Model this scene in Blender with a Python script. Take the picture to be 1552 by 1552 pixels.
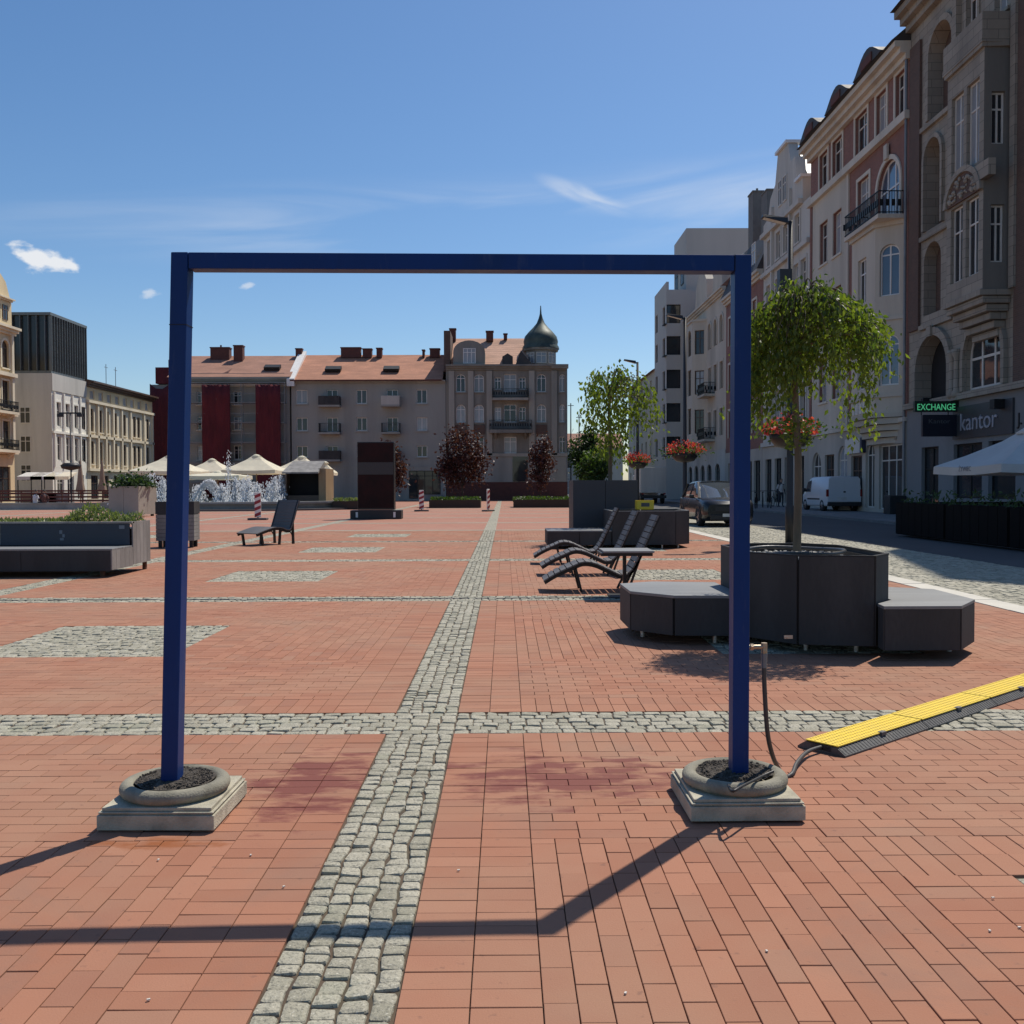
import bpy, bmesh, math, random
import numpy as np
from mathutils import Vector, Matrix

random.seed(7); RNG = np.random.default_rng(7)
for o in list(bpy.data.objects): bpy.data.objects.remove(o)
SC = bpy.context.scene; COL = SC.collection
R = math.radians

# ------------------------------------------------------------------ camera
CAM_H, FPX, IMG = 1.42, 1480.0, 1552.0
YAW, PITCH, ROLL = R(0.426), R(1.47), R(-0.2)
cam = bpy.data.cameras.new('camera'); camo = bpy.data.objects.new('camera', cam); COL.objects.link(camo)
cam.angle = 2*math.atan(IMG/2/FPX); cam.clip_start = 0.05; cam.clip_end = 3000
CM = Matrix.Rotation(-YAW, 3, 'Z') @ Matrix.Rotation(R(90)-PITCH, 3, 'X') @ Matrix.Rotation(ROLL, 3, 'Z')
camo.matrix_world = Matrix.Translation((0, 0, CAM_H)) @ CM.to_4x4()
SC.camera = camo
def ray(px, py): return CM @ Vector(((px-IMG/2)/FPX, (IMG/2-py)/FPX, -1.0))
def onZ(px, py, z=0.0):                       # photo pixel -> point at height z
    d = ray(px, py); t = (z-CAM_H)/d.z; return Vector((d.x*t, d.y*t, z))
def onY(px, py, Y):
    d = ray(px, py); t = Y/d.y; return Vector((d.x*t, Y, CAM_H+d.z*t))
def onX(px, py, X):
    d = ray(px, py); t = X/d.x; return Vector((X, d.y*t, CAM_H+d.z*t))

# ------------------------------------------------------------------ sky and sun
SUN_EL, SUN_AZ = R(58.0), R(37.5)             # azimuth to the right of +Y
W = bpy.data.worlds.new('World'); SC.world = W; W.use_nodes = True
nt = W.node_tree; N = nt.nodes; L = nt.links; N.clear()
wo = N.new('ShaderNodeOutputWorld'); bg = N.new('ShaderNodeBackground'); L.new(bg.outputs[0], wo.inputs[0])
sky = N.new('ShaderNodeTexSky'); sky.sky_type = 'NISHITA'; sky.sun_disc = False
sky.sun_elevation = SUN_EL; sky.sun_rotation = SUN_AZ; sky.altitude = 200; sky.air_density = 1.0; sky.dust_density = 0.7; sky.ozone_density = 3.5
bg.inputs[1].default_value = 0.114
def wmath(op, a, b=None, c=None):
    n = N.new('ShaderNodeMath'); n.operation = op
    for i, v in enumerate((a, b, c)):
        if v is None: continue
        if isinstance(v, (int, float)): n.inputs[i].default_value = v
        else: L.new(v, n.inputs[i])
    return n.outputs[0]
tc = N.new('ShaderNodeTexCoord'); sx = N.new('ShaderNodeSeparateXYZ'); L.new(tc.outputs['Generated'], sx.inputs[0])
az = wmath('ARCTAN2', sx.outputs[0], sx.outputs[1]); el = wmath('ARCSINE', sx.outputs[2])
def wnoise(sa, se, rot=0.0, detail=6, dist=0.0, seed=0.0):
    a2 = wmath('ADD', wmath('MULTIPLY', az, math.cos(rot)), wmath('MULTIPLY', el, math.sin(rot)))
    e2 = wmath('ADD', wmath('MULTIPLY', az, -math.sin(rot)), wmath('MULTIPLY', el, math.cos(rot)))
    cb = N.new('ShaderNodeCombineXYZ'); L.new(wmath('MULTIPLY', a2, sa), cb.inputs[0]); L.new(wmath('MULTIPLY', e2, se), cb.inputs[1]); cb.inputs[2].default_value = seed
    n = N.new('ShaderNodeTexNoise'); n.inputs['Scale'].default_value = 1; n.inputs['Detail'].default_value = detail; n.inputs['Distortion'].default_value = dist
    L.new(cb.outputs[0], n.inputs['Vector']); return n.outputs['Fac']
def wramp(v, a, b):
    n = N.new('ShaderNodeMapRange'); n.interpolation_type = 'SMOOTHSTEP'; L.new(v, n.inputs[0]); n.inputs[1].default_value = a; n.inputs[2].default_value = b; return n.outputs[0]
def wblob(ca, ce, ra, re, rot=0.0):            # soft elliptical patch of sky
    da = wmath('SUBTRACT', az, ca); de = wmath('SUBTRACT', el, ce)
    a2 = wmath('ADD', wmath('MULTIPLY', da, math.cos(rot)/ra), wmath('MULTIPLY', de, math.sin(rot)/ra))
    e2 = wmath('ADD', wmath('MULTIPLY', da, -math.sin(rot)/re), wmath('MULTIPLY', de, math.cos(rot)/re))
    return wmath('SUBTRACT', 1.0, wmath('SQRT', wmath('ADD', wmath('MULTIPLY', a2, a2), wmath('MULTIPLY', e2, e2))))
cir = wmath('MULTIPLY', wramp(wnoise(2.6, 22, 0.07, 8, 0.9), 0.40, 0.80), wramp(wblob(0.02, 0.268, 0.66, 0.050, 0.06), 0.0, 0.9))
wisp = wmath('MULTIPLY', wramp(wblob(0.082, 0.287, 0.062, 0.012, -0.36), 0.0, 0.9), wramp(wnoise(14, 60, -0.36, 6, 0.5, 3.1), 0.32, 0.72))
puff = wramp(wmath('ADD', wblob(-0.438, 0.207, 0.036, 0.015, -0.18), wmath('MULTIPLY', wmath('SUBTRACT', wnoise(45, 80, 0, 6, 0.0, 5.0), 0.5), 1.7)), 0.22, 0.62)
pf2 = wramp(wmath('ADD', wblob(-0.345, 0.184, 0.013, 0.006, 0.1), wmath('MULTIPLY', wmath('SUBTRACT', wnoise(70, 110, 0, 5, 0.0, 8.0), 0.5), 2.0)), 0.25, 0.9)
pf3 = wramp(wmath('ADD', wblob(-0.255, 0.196, 0.010, 0.005, 0.1), wmath('MULTIPLY', wmath('SUBTRACT', wnoise(70, 110, 0, 5, 0.0, 11.0), 0.5), 2.0)), 0.25, 0.9)
cl = wmath('MINIMUM', 0.97, wmath('ADD', wmath('ADD', wmath('MULTIPLY', cir, 0.50), wmath('MULTIPLY', wisp, 0.55)), wmath('ADD', puff, wmath('MULTIPLY', wmath('ADD', pf2, pf3), 0.5))))
mx = N.new('ShaderNodeMix'); mx.data_type = 'RGBA'; L.new(cl, mx.inputs[0])
hsv = N.new('ShaderNodeHueSaturation'); hsv.inputs['Saturation'].default_value = 1.18; hsv.inputs['Hue'].default_value = 0.5; L.new(sky.outputs[0], hsv.inputs['Color'])
L.new(hsv.outputs[0], mx.inputs[6]); mx.inputs[7].default_value = (7.2, 7.4, 7.7, 1); L.new(mx.outputs[2], bg.inputs[0])
sun = bpy.data.lights.new('sun', 'SUN'); sun.energy = 4.7; sun.angle = R(0.55); sun.color = (1.0, 0.93, 0.82)
suno = bpy.data.objects.new('sun', sun); COL.objects.link(suno); suno.location = (30, 40, 60)
SUND = Vector((math.sin(SUN_AZ)*math.cos(SUN_EL), math.cos(SUN_AZ)*math.cos(SUN_EL), math.sin(SUN_EL)))
suno.rotation_euler = SUND.to_track_quat('Z', 'Y').to_euler()
SC.view_settings.view_transform = 'Standard'; SC.view_settings.look = 'None'; SC.view_settings.gamma = 1
SC.view_settings.use_curve_mapping = False; SC.view_settings.exposure = 0.0
SC.render.engine = 'CYCLES'; SC.cycles.max_bounces = 6; SC.cycles.transparent_max_bounces = 12

# ------------------------------------------------------------------ helpers
def tag(o, label=None, cat=None, group=None, kind=None):
    if label: o['label'] = label
    if cat: o['category'] = cat
    if group: o['group'] = group
    if kind: o['kind'] = kind
    return o
def empty(name, loc=(0, 0, 0), rz=0.0, label=None, cat=None, group=None, parent=None):
    o = bpy.data.objects.new(name, None); COL.objects.link(o); o.location = loc; o.rotation_euler = (0, 0, rz); o.empty_display_size = .2
    if parent: o.parent = parent
    return tag(o, label, cat, group)
def link(name, me, parent=None, loc=None, rot=None, scale=None):
    o = bpy.data.objects.new(name, me); COL.objects.link(o)
    if parent: o.parent = parent
    if loc is not None: o.location = loc
    if rot is not None: o.rotation_euler = rot
    if scale is not None: o.scale = scale
    return o
def copy_tree(o, parent=None):
    c = o.copy(); COL.objects.link(c)
    if parent: c.parent = parent
    for ch in list(o.children): copy_tree(ch, c)
    return c
def fast_mesh(name, V, faces, mats, rnd=None, smooth=False, mi=None):
    """V (n,3) array; faces = list of (m,k) int arrays."""
    me = bpy.data.meshes.new(name); V = np.asarray(V, dtype=np.float32)
    me.vertices.add(len(V)); me.vertices.foreach_set('co', V.ravel())
    faces = [np.asarray(f, dtype=np.int32) for f in faces if len(f)]
    lv = np.concatenate([f.ravel() for f in faces]); lt = np.concatenate([np.full(len(f), f.shape[1], dtype=np.int32) for f in faces])
    ls = np.concatenate([[0], np.cumsum(lt)[:-1]]).astype(np.int32)
    me.loops.add(len(lv)); me.loops.foreach_set('vertex_index', lv)
    me.polygons.add(len(lt)); me.polygons.foreach_set('loop_start', ls)
    me.polygons.foreach_set('use_smooth', np.full(len(lt), bool(smooth)))
    if mi is not None: me.polygons.foreach_set('material_index', np.asarray(mi, dtype=np.int32))
    for m in (mats if isinstance(mats, (list, tuple)) else [mats]): me.materials.append(m)
    if rnd is not None:
        a = me.attributes.new('rnd', 'FLOAT', 'POINT'); a.data.foreach_set('value', np.asarray(rnd, dtype=np.float32))
    me.update(calc_edges=True); me.validate(); return me
class MB:
    def __init__(s): s.v = []; s.f = []; s.m = []; s.sm = []
    def add(s, vs, fs, m=0, smooth=False):
        b = len(s.v); s.v += [tuple(v) for v in vs]
        for f in fs: s.f.append(tuple(i+b for i in f)); s.m.append(m); s.sm.append(smooth)
        return s
    def box(s, x0, x1, y0, y1, z0, z1, m=0):
        return s.add([(x0,y0,z0),(x1,y0,z0),(x1,y1,z0),(x0,y1,z0),(x0,y0,z1),(x1,y0,z1),(x1,y1,z1),(x0,y1,z1)],
                     [(3,2,1,0),(4,5,6,7),(0,1,5,4),(1,2,6,5),(2,3,7,6),(3,0,4,7)], m)
    def obox(s, c, d, mat3=None, m=0):          # oriented box: centre, dims, 3x3
        M = mat3 or Matrix.Identity(3); c = Vector(c); h = Vector(d)/2
        vs = [c + M @ Vector((sx*h.x, sy*h.y, sz*h.z)) for sz in (-1,1) for sx,sy in ((-1,-1),(1,-1),(1,1),(-1,1))]
        return s.add(vs, [(3,2,1,0),(4,5,6,7),(0,1,5,4),(1,2,6,5),(2,3,7,6),(3,0,4,7)], m)
    def beam(s, p, q, w, h, m=0, up=(0,0,1)):   # bar with rectangular section
        p = Vector(p); q = Vector(q); d = (q-p); l = d.length; d.normalize(); up = Vector(up)
        if abs(d.dot(up)) > .99: up = Vector((0, 1, 0))
        sd = d.cross(up).normalized(); u2 = sd.cross(d)
        M = Matrix((sd, d, u2)).transposed(); return s.obox((p+q)/2, (w, l, h), M, m)
    def cyl(s, p, q, r0, r1=None, n=10, m=0, cap=True, smooth=True):
        p = Vector(p); q = Vector(q); r1 = r0 if r1 is None else r1; d = (q-p).normalized()
        a = d.orthogonal().normalized(); b = d.cross(a)
        vs = []
        for c, r in ((p, r0), (q, r1)):
            for i in range(n): t = 2*math.pi*i/n; vs.append(c + a*(r*math.cos(t)) + b*(r*math.sin(t)))
        s.add(vs, [(i, (i+1)%n, n+(i+1)%n, n+i) for i in range(n)], m, smooth)
        if cap: s.add(vs[:n], [tuple(range(n-1,-1,-1))], m); s.add(vs[n:], [tuple(range(n))], m)
        return s
    def tube(s, pts, r, n=8, m=0, cap=True):
        pts = [Vector(p) for p in pts]; k = len(pts); rs = r if isinstance(r, (list, tuple)) else [r]*k
        vs = []; a = None
        for i, p in enumerate(pts):
            d = (pts[min(i+1,k-1)]-pts[max(i-1,0)]).normalized()
            a = d.orthogonal().normalized() if a is None else (a - d*a.dot(d)).normalized()
            b = d.cross(a)
            for j in range(n): t = 2*math.pi*j/n; vs.append(p + a*(rs[i]*math.cos(t)) + b*(rs[i]*math.sin(t)))
        fs = [(i*n+j, i*n+(j+1)%n, (i+1)*n+(j+1)%n, (i+1)*n+j) for i in range(k-1) for j in range(n)]
        s.add(vs, fs, m, True)
        if cap: s.add(vs[:n], [tuple(range(n-1,-1,-1))], m); s.add(vs[-n:], [tuple(range(n))], m)
        return s
    def lathe(s, prof, n=24, c=(0,0,0), m=0, smooth=True, a0=0.0):
        vs = []; k = len(prof)
        for r, z in prof:
            for j in range(n): t = a0+2*math.pi*j/n; vs.append((c[0]+r*math.cos(t), c[1]+r*math.sin(t), c[2]+z))
        return s.add(vs, [(i*n+j, i*n+(j+1)%n, (i+1)*n+(j+1)%n, (i+1)*n+j) for i in range(k-1) for j in range(n)], m, smooth)
    def prism(s, poly, z0, z1, m=0):            # poly counter-clockwise
        n = len(poly); vs = [(x,y,z0) for x,y in poly]+[(x,y,z1) for x,y in poly]
        return s.add(vs, [tuple(range(n-1,-1,-1)), tuple(range(n,2*n))]+[(i,(i+1)%n,n+(i+1)%n,n+i) for i in range(n)], m)
    def prismY(s, poly, y0, y1, m=0):           # poly in x,z, extruded along y
        n = len(poly); vs = [(x,y0,z) for x,z in poly]+[(x,y1,z) for x,z in poly]
        return s.add(vs, [tuple(range(n)), tuple(range(2*n-1,n-1,-1))]+[((i+1)%n,i,n+i,n+(i+1)%n) for i in range(n)], m)
    def mesh(s, name, mats):
        me = bpy.data.meshes.new(name); me.from_pydata(s.v, [], s.f)
        for m in (mats if isinstance(mats, (list, tuple)) else [mats]): me.materials.append(m)
        me.polygons.foreach_set('material_index', s.m); me.polygons.foreach_set('use_smooth', s.sm); me.update(); return me
    def build(s, name, mats, parent=None, loc=None, bevel=0.0, rot=None, fixn=True):
        me = s.mesh(name, mats)
        if fixn:
            bm = bmesh.new(); bm.from_mesh(me); bmesh.ops.recalc_face_normals(bm, faces=bm.faces); bm.to_mesh(me); bm.free()
        o = link(name, me, parent, loc, rot)
        if bevel > 0:
            b = o.modifiers.new('bevel', 'BEVEL'); b.width = bevel; b.segments = 2; b.limit_method = 'ANGLE'; b.angle_limit = R(40)
        return o
def B(x0, x1, y0, y1, z0, z1, m=0): return MB().box(x0, x1, y0, y1, z0, z1, m)

# ------------------------------------------------------------------ materials
MATS = {}
def nodes(name):
    m = bpy.data.materials.new(name); m.use_nodes = True; nt = m.node_tree; return m, nt, nt.nodes['Principled BSDF']
def nnew(nt, t, **kw):
    n = nt.nodes.new(t)
    for k, v in kw.items(): setattr(n, k, v)
    return n
def rgb(c): return (c[0], c[1], c[2], 1)
def mixc(nt, fac, a, b, blend='MIX'):
    n = nnew(nt, 'ShaderNodeMix', data_type='RGBA', blend_type=blend)
    for i, v in ((0, fac), (6, a), (7, b)):
        if hasattr(v, 'is_linked') or hasattr(v, 'links'): nt.links.new(v, n.inputs[i])
        elif isinstance(v, (int, float)): n.inputs[i].default_value = v
        else: n.inputs[i].default_value = rgb(v)
    return n.outputs[2]
def mrange(nt, v, a, b, c=0.0, d=1.0):
    n = nnew(nt, 'ShaderNodeMapRange'); nt.links.new(v, n.inputs[0])
    for i, x in zip((1,2,3,4), (a,b,c,d)): n.inputs[i].default_value = x
    return n.outputs[0]
def noise(nt, vec, scale, detail=4, rough=.55, dist=0.0):
    n = nnew(nt, 'ShaderNodeTexNoise'); n.inputs['Scale'].default_value = scale; n.inputs['Detail'].default_value = detail
    n.inputs['Roughness'].default_value = rough; n.inputs['Distortion'].default_value = dist
    if vec is not None: nt.links.new(vec, n.inputs['Vector'])
    return n.outputs['Fac']
def mapping(nt, vec, scale=(1,1,1), rot=(0,0,0), loc=(0,0,0)):
    n = nnew(nt, 'ShaderNodeMapping'); nt.links.new(vec, n.inputs[0]); n.inputs[1].default_value = loc; n.inputs[2].default_value = rot; n.inputs[3].default_value = scale
    return n.outputs[0]
def bumpn(nt, bs, h, strength=.3, dist=.01):
    n = nnew(nt, 'ShaderNodeBump'); n.inputs['Strength'].default_value = strength; n.inputs['Distance'].default_value = dist
    nt.links.new(h, n.inputs['Height']); nt.links.new(n.outputs[0], bs.inputs['Normal']); return n
def mat(name, col, rough=.7, var=.18, scale=2.0, fine=30.0, bump=.25, bdist=.01, metal=0.0, spec=.5, stretch=(1,1,1), dirt=None, dfac=.5, coat=0.0, coords='Object'):
    if name in MATS: return MATS[name]
    m, nt, bs = nodes(name); tcn = nnew(nt, 'ShaderNodeTexCoord')
    if coords == 'World': v = nnew(nt, 'ShaderNodeNewGeometry').outputs['Position']
    else: v = tcn.outputs['Object']
    v = mapping(nt, v, stretch)
    n1 = noise(nt, v, scale, 5); n2 = noise(nt, v, fine, 3)
    c = mixc(nt, mrange(nt, n1, .3, .7), tuple(x*(1-var) for x in col), tuple(min(1, x*(1+var)) for x in col))
    c = mixc(nt, mrange(nt, n2, .3, .7, 0, .5), c, tuple(x*(1-var*.8) for x in col))
    if dirt: c = mixc(nt, mrange(nt, noise(nt, v, scale*.6, 6, .65, .4), .48, .75, 0, dfac), c, dirt)
    nt.links.new(c, bs.inputs['Base Color'])
    nt.links.new(mrange(nt, n1, .2, .8, max(0.02, rough-.08), min(1, rough+.08)), bs.inputs['Roughness'])
    bs.inputs['Metallic'].default_value = metal; bs.inputs['Specular IOR Level'].default_value = spec
    if coat: bs.inputs['Coat Weight'].default_value = coat; bs.inputs['Coat Roughness'].default_value = .08
    if bump: bumpn(nt, bs, n2, bump, bdist)
    MATS[name] = m; return m
def leafmat(name, col, col2, trans=.45):
    m, nt, bs = nodes(name); g = nnew(nt, 'ShaderNodeAttribute', attribute_name='rnd')
    c = mixc(nt, g.outputs['Fac'], col, col2)
    nt.links.new(c, bs.inputs['Base Color']); bs.inputs['Roughness'].default_value = .5; bs.inputs['Specular IOR Level'].default_value = .35
    tr = nnew(nt, 'ShaderNodeBsdfTranslucent'); c2 = mixc(nt, 1.0, c, (1.7, 1.9, .7), 'MULTIPLY'); nt.links.new(c2, tr.inputs[0])
    ms = nnew(nt, 'ShaderNodeMixShader'); ms.inputs[0].default_value = trans
    nt.links.new(bs.outputs[0], ms.inputs[1]); nt.links.new(tr.outputs[0], ms.inputs[2])
    nt.links.new(ms.outputs[0], nt.nodes['Material Output'].inputs[0]); return m
def glassmat(name, col, rough=.05, spec=.6):
    m, nt, bs = nodes(name); v = nnew(nt, 'ShaderNodeTexCoord').outputs['Object']
    oi = nnew(nt, 'ShaderNodeObjectInfo'); n = noise(nt, v, .8, 2)
    c = mixc(nt, oi.outputs['Random'], tuple(x*.6 for x in col), tuple(x*1.25 for x in col)); c = mixc(nt, mrange(nt, n, .35, .65, 0, .4), c, tuple(x*.5 for x in col))
    nt.links.new(c, bs.inputs['Base Color']); bs.inputs['Roughness'].default_value = rough; bs.inputs['Specular IOR Level'].default_value = spec
    bumpn(nt, bs, noise(nt, v, 1.3, 1), .06, .05); return m
# ------------------------------------------------------------------ paving of the square
SX0, SW, SP = -0.69, 0.39, 6.40               # longitudinal sett strips: first edge, width, period
BY0, BW, BP = 5.60, 0.53, 6.57                # cross bands
YMAX_B, YMAX_C = 31.85, 31.86                  # bricks / setts built as geometry up to here
KERBX = 5.71
def inview(x, y, mg=1.7): return (y > 1.5) & (np.abs(x) < 0.57*y+mg)
def pieces_brick(src):
    m, nt, bs = nodes('red_paver_'+src)
    pos = nnew(nt, 'ShaderNodeNewGeometry').outputs['Position']
    rnd = nnew(nt, 'ShaderNodeAttribute', attribute_name='rnd').outputs['Fac'] if src == 'attr' else nnew(nt, 'ShaderNodeObjectInfo').outputs['Random']
    c = mixc(nt, rnd, (.300, .126, .073), (.374, .172, .104))
    c = mixc(nt, mrange(nt, rnd, .90, .93, 0, .40), c, (.20, .09, .06)); c = mixc(nt, mrange(nt, rnd, .0, .06, .5, 0), c, (.36, .22, .15))
    c = mixc(nt, mrange(nt, noise(nt, pos, .55, 5, .6), .42, .70, 0, .7), c, (.335, .203, .132))     # dusty patches
    c = mixc(nt, mrange(nt, noise(nt, pos, 2.3, 4), .5, .8, 0, .35), c, (.28, .115, .072))
    c = mixc(nt, mrange(nt, noise(nt, pos, 260, 2), .55, .75, 0, .4), c, (.30, .14, .10))           # grain
    c = mixc(nt, mrange(nt, noise(nt, pos, 18, 3), .66, .74, 0, .5), c, (.17, .09, .065))           # specks
    c = mixc(nt, mrange(nt, noise(nt, pos, 1.1, 6, .7, .8), .55, .68, 0, .30), c, (.22, .135, .10))
    # damp stains near the portal and a rust stain by its left foot
    def stain(cx, cy, rx, ry, sc, lo, hi):
        mp = mapping(nt, pos, (1/rx, 1/ry, 0), (0,0,0), (-cx/rx, -cy/ry, 0))
        d = nnew(nt, 'ShaderNodeVectorMath', operation='LENGTH'); nt.links.new(mp, d.inputs[0])
        a = nnew(nt, 'ShaderNodeMath', operation='SUBTRACT'); a.inputs[0].default_value = 1; nt.links.new(d.outputs['Value'], a.inputs[1])
        b = nnew(nt, 'ShaderNodeMath', operation='MULTIPLY_ADD'); nt.links.new(noise(nt, mapping(nt, pos, (1, 2.2, 1)), sc, 5, .6), b.inputs[0]); b.inputs[1].default_value = 2.6; b.inputs[2].default_value = -1.45
        s0 = nnew(nt, 'ShaderNodeMath', operation='ADD'); nt.links.new(a.outputs[0], s0.inputs[0]); nt.links.new(b.outputs[0], s0.inputs[1])
        s = nnew(nt, 'ShaderNodeMath', operation='MULTIPLY_ADD'); nt.links.new(rnd, s.inputs[0]); s.inputs[1].default_value = .35; nt.links.new(s0.outputs[0], s.inputs[2])
        return mrange(nt, s.outputs[0], lo, hi)
    st = [stain(-.90, 4.65, .46, .66, 4.5, .25, .7), stain(.32, 4.72, .95, .60, 4.0, .35, .8), stain(-.45, 4.95, .3, .35, 4, .3, .9)]
    mxm = st[0]
    for x in st[1:]:
        q = nnew(nt, 'ShaderNodeMath', operation='MAXIMUM'); nt.links.new(mxm, q.inputs[0]); nt.links.new(x, q.inputs[1]); mxm = q.outputs[0]
    h = nnew(nt, 'ShaderNodeMath', operation='MULTIPLY'); nt.links.new(mxm, h.inputs[0]); h.inputs[1].default_value = .92
    c = mixc(nt, h.outputs[0], c, (.165, .042, .03))
    c = mixc(nt, stain(-1.42, 3.88, .34, .12, 5, .3, .9), c, (.26, .085, .03))
    nt.links.new(c, bs.inputs['Base Color']); nt.links.new(mrange(nt, mxm, 0, 1, .86, .74), bs.inputs['Roughness'])
    bs.inputs['Specular IOR Level'].default_value = .3
    bumpn(nt, bs, noise(nt, pos, 160, 3), .25, .004); return m
def pieces_sett(src):
    m, nt, bs = nodes('granite_sett_'+src); pos = nnew(nt, 'ShaderNodeNewGeometry').outputs['Position']
    rnd = nnew(nt, 'ShaderNodeAttribute', attribute_name='rnd').outputs['Fac'] if src == 'attr' else nnew(nt, 'ShaderNodeObjectInfo').outputs['Random']
    c = mixc(nt, rnd, (.29, .27, .20), (.43, .40, .31))
    c = mixc(nt, mrange(nt, noise(nt, pos, 85, 3, .75), .5, .64, 0, .8), c, (.15, .142, .11))     # dark crystals
    c = mixc(nt, mrange(nt, noise(nt, pos, 70, 3, .75), .58, .7, 0, .8), c, (.62, .585, .48))        # pale crystals
    c = mixc(nt, mrange(nt, noise(nt, pos, 3.0, 4), .55, .8, 0, .35), c, (.30, .33, .22))           # green film
    nt.links.new(c, bs.inputs['Base Color']); bs.inputs['Roughness'].default_value = .75; bs.inputs['Specular IOR Level'].default_value = .4
    bumpn(nt, bs, noise(nt, pos, 55, 5, .7), .8, .010); return m
M_BR_O, M_BR_A, M_ST_O, M_ST_A = pieces_brick('single'), pieces_brick('attr'), pieces_sett('single'), pieces_sett('attr')
M_BED = mat('joint_sand', (.092, .064, .042), .95, .3, 6, 60, .3, coords='World', dirt=(.05, .055, .03), dfac=.6)

bricks = []                                    # x0,x1,y0,y1
def fill(x0, x1, y0, y1, mode):
    if x1-x0 < .03 or y1-y0 < .03: return
    if mode[0] == 'Y': A0, A1, B0, B1 = y0, y1, x0, x1      # long axis A, stacking axis B
    else: A0, A1, B0, B1 = x0, x1, y0, y1
    n = max(1, round((B1-B0)/.0985)); p = (B1-B0)/n
    for i in range(n):
        a = A0; first = True
        st = .2 if (mode.endswith('S') or i % 2 == 0) else .1
        while a < A1-.012:
            b = min(a+(st if first else .2), A1); first = False
            if A1-b < .035: b = A1
            if mode[0] == 'Y': bricks.append((B0+i*p, B0+(i+1)*p, a, b))
            else: bricks.append((a, b, B0+i*p, B0+(i+1)*p))
            a = b
setts = []                                     # corner quads (4,2)
def fill_sett(x0, x1, y0, y1, across='x', sz=.092):
    """courses run along the other axis; `across` is the axis a course spans."""
    if across == 'x': A0, A1, B0, B1 = x0, x1, y0, y1
    else: A0, A1, B0, B1 = y0, y1, x0, x1
    n = max(1, round((B1-B0)/sz)); p = (B1-B0)/n; k = max(1, round((A1-A0)/sz))
    edge = [B0+i*p for i in range(n+1)]
    off = RNG.normal(0, .006, (n+1, k+1)); off[0] = np.abs(off[0])*.7; off[-1] = -np.abs(off[-1])*.7
    for i in range(n):
        w = np.clip(RNG.normal(1, .17, k), .6, 1.5); c = np.concatenate([[0], np.cumsum(w)]); c = A0+(A1-A0)*c/c[-1]
        for j in range(k):
            g = RNG.uniform(.0015, .005, 4); a0, a1 = c[j]+g[0], c[j+1]-g[1]
            b0a, b0b = edge[i]+off[i, j]+g[2], edge[i]+off[i, j+1]+g[2]; b1a, b1b = edge[i+1]+off[i+1, j]-g[3], edge[i+1]+off[i+1, j+1]-g[3]
            q = [(a0, b0a), (a1, b0b), (a1+RNG.normal(0, .003), b1b), (a0+RNG.normal(0, .003), b1a)]
            if across != 'x': q = [(b, a) for a, b in q][::-1]
            setts.append(q)
nb = range(-1, 5)
for k in range(-4, 2):
    s0 = SX0+SP*k
    for n in nb:                                # strip between bands, and the band itself
        ya, yb = BY0+BP*(n-1)+BW, BY0+BP*n
        cx0, cx1 = s0-SP+SW, s0                  # the cell to the left of strip k
        if cx1 > KERBX+.1: continue
        yb_geo = min(yb, YMAX_C)
        if s0 < KERBX-.05 and ya < YMAX_C: fill_sett(s0, s0+SW, max(ya, 1.4), yb_geo, 'y', .074)
        if yb < YMAX_C: fill_sett(s0-SP+SW, min(s0+SW, KERBX), yb, yb+BW, 'x', .094)
        if ya >= YMAX_B: continue
        pc = (cx0+cx1)/2; py = (ya+yb)/2; px0, px1, py0, py1 = pc-.86, pc+.86, py-.93, py+.93
        if py1 < YMAX_C: fill_sett(px0, px1, py0, py1, 'x', .1)
        else: fill(px0, px1, py0, py1, 'X')
        fill(cx0, cx0+.4, ya, yb, 'XS'); fill(cx1-.4, cx1, ya, yb, 'XS')
        ix0, ix1 = cx0+.4, cx1-.4
        fill(ix0, ix1, ya, ya+.4, 'YS'); fill(ix0, ix1, yb-.4, yb, 'YS')
        rx0, rx1, ry0, ry1 = px0-.4, px1+.4, py0-.2, py1+.4
        fill(ix0, ix1, ya+.4, ry0, 'X'); fill(ix0, ix1, ry1+.1, yb-.4, 'X'); fill(ix0, ix1, ry1, ry1+.1, 'X')
        fill(ix0, rx0, ry0, ry1, 'Y'); fill(rx1, ix1, ry0, ry1, 'Y')
        fill(rx0, px0, ry0, py1, 'XS'); fill(px1, rx1, ry0, py1, 'XS')
        fill(px0, px1, ry0, py0, 'YS'); fill(rx0, rx1, py1, ry1, 'YS')
bricks = np.array(bricks); c = (bricks[:, 0]+bricks[:, 1])/2; d = (bricks[:, 2]+bricks[:, 3])/2
bricks = bricks[inview(c, d) & (d < YMAX_B) & (c < KERBX) & (bricks[:, 2] > 1.4)]
setts = np.array(setts); setts = setts[inview(setts[:, :, 0].mean(1), setts[:, :, 1].mean(1)) & (setts[:, :, 0].mean(1) < KERBX)]
paving = link('plaza_paving', B(-34, KERBX, -4, YMAX_B, -.3, -.010).mesh('plaza_paving', M_BED)); tag(paving, kind='structure')

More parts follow.
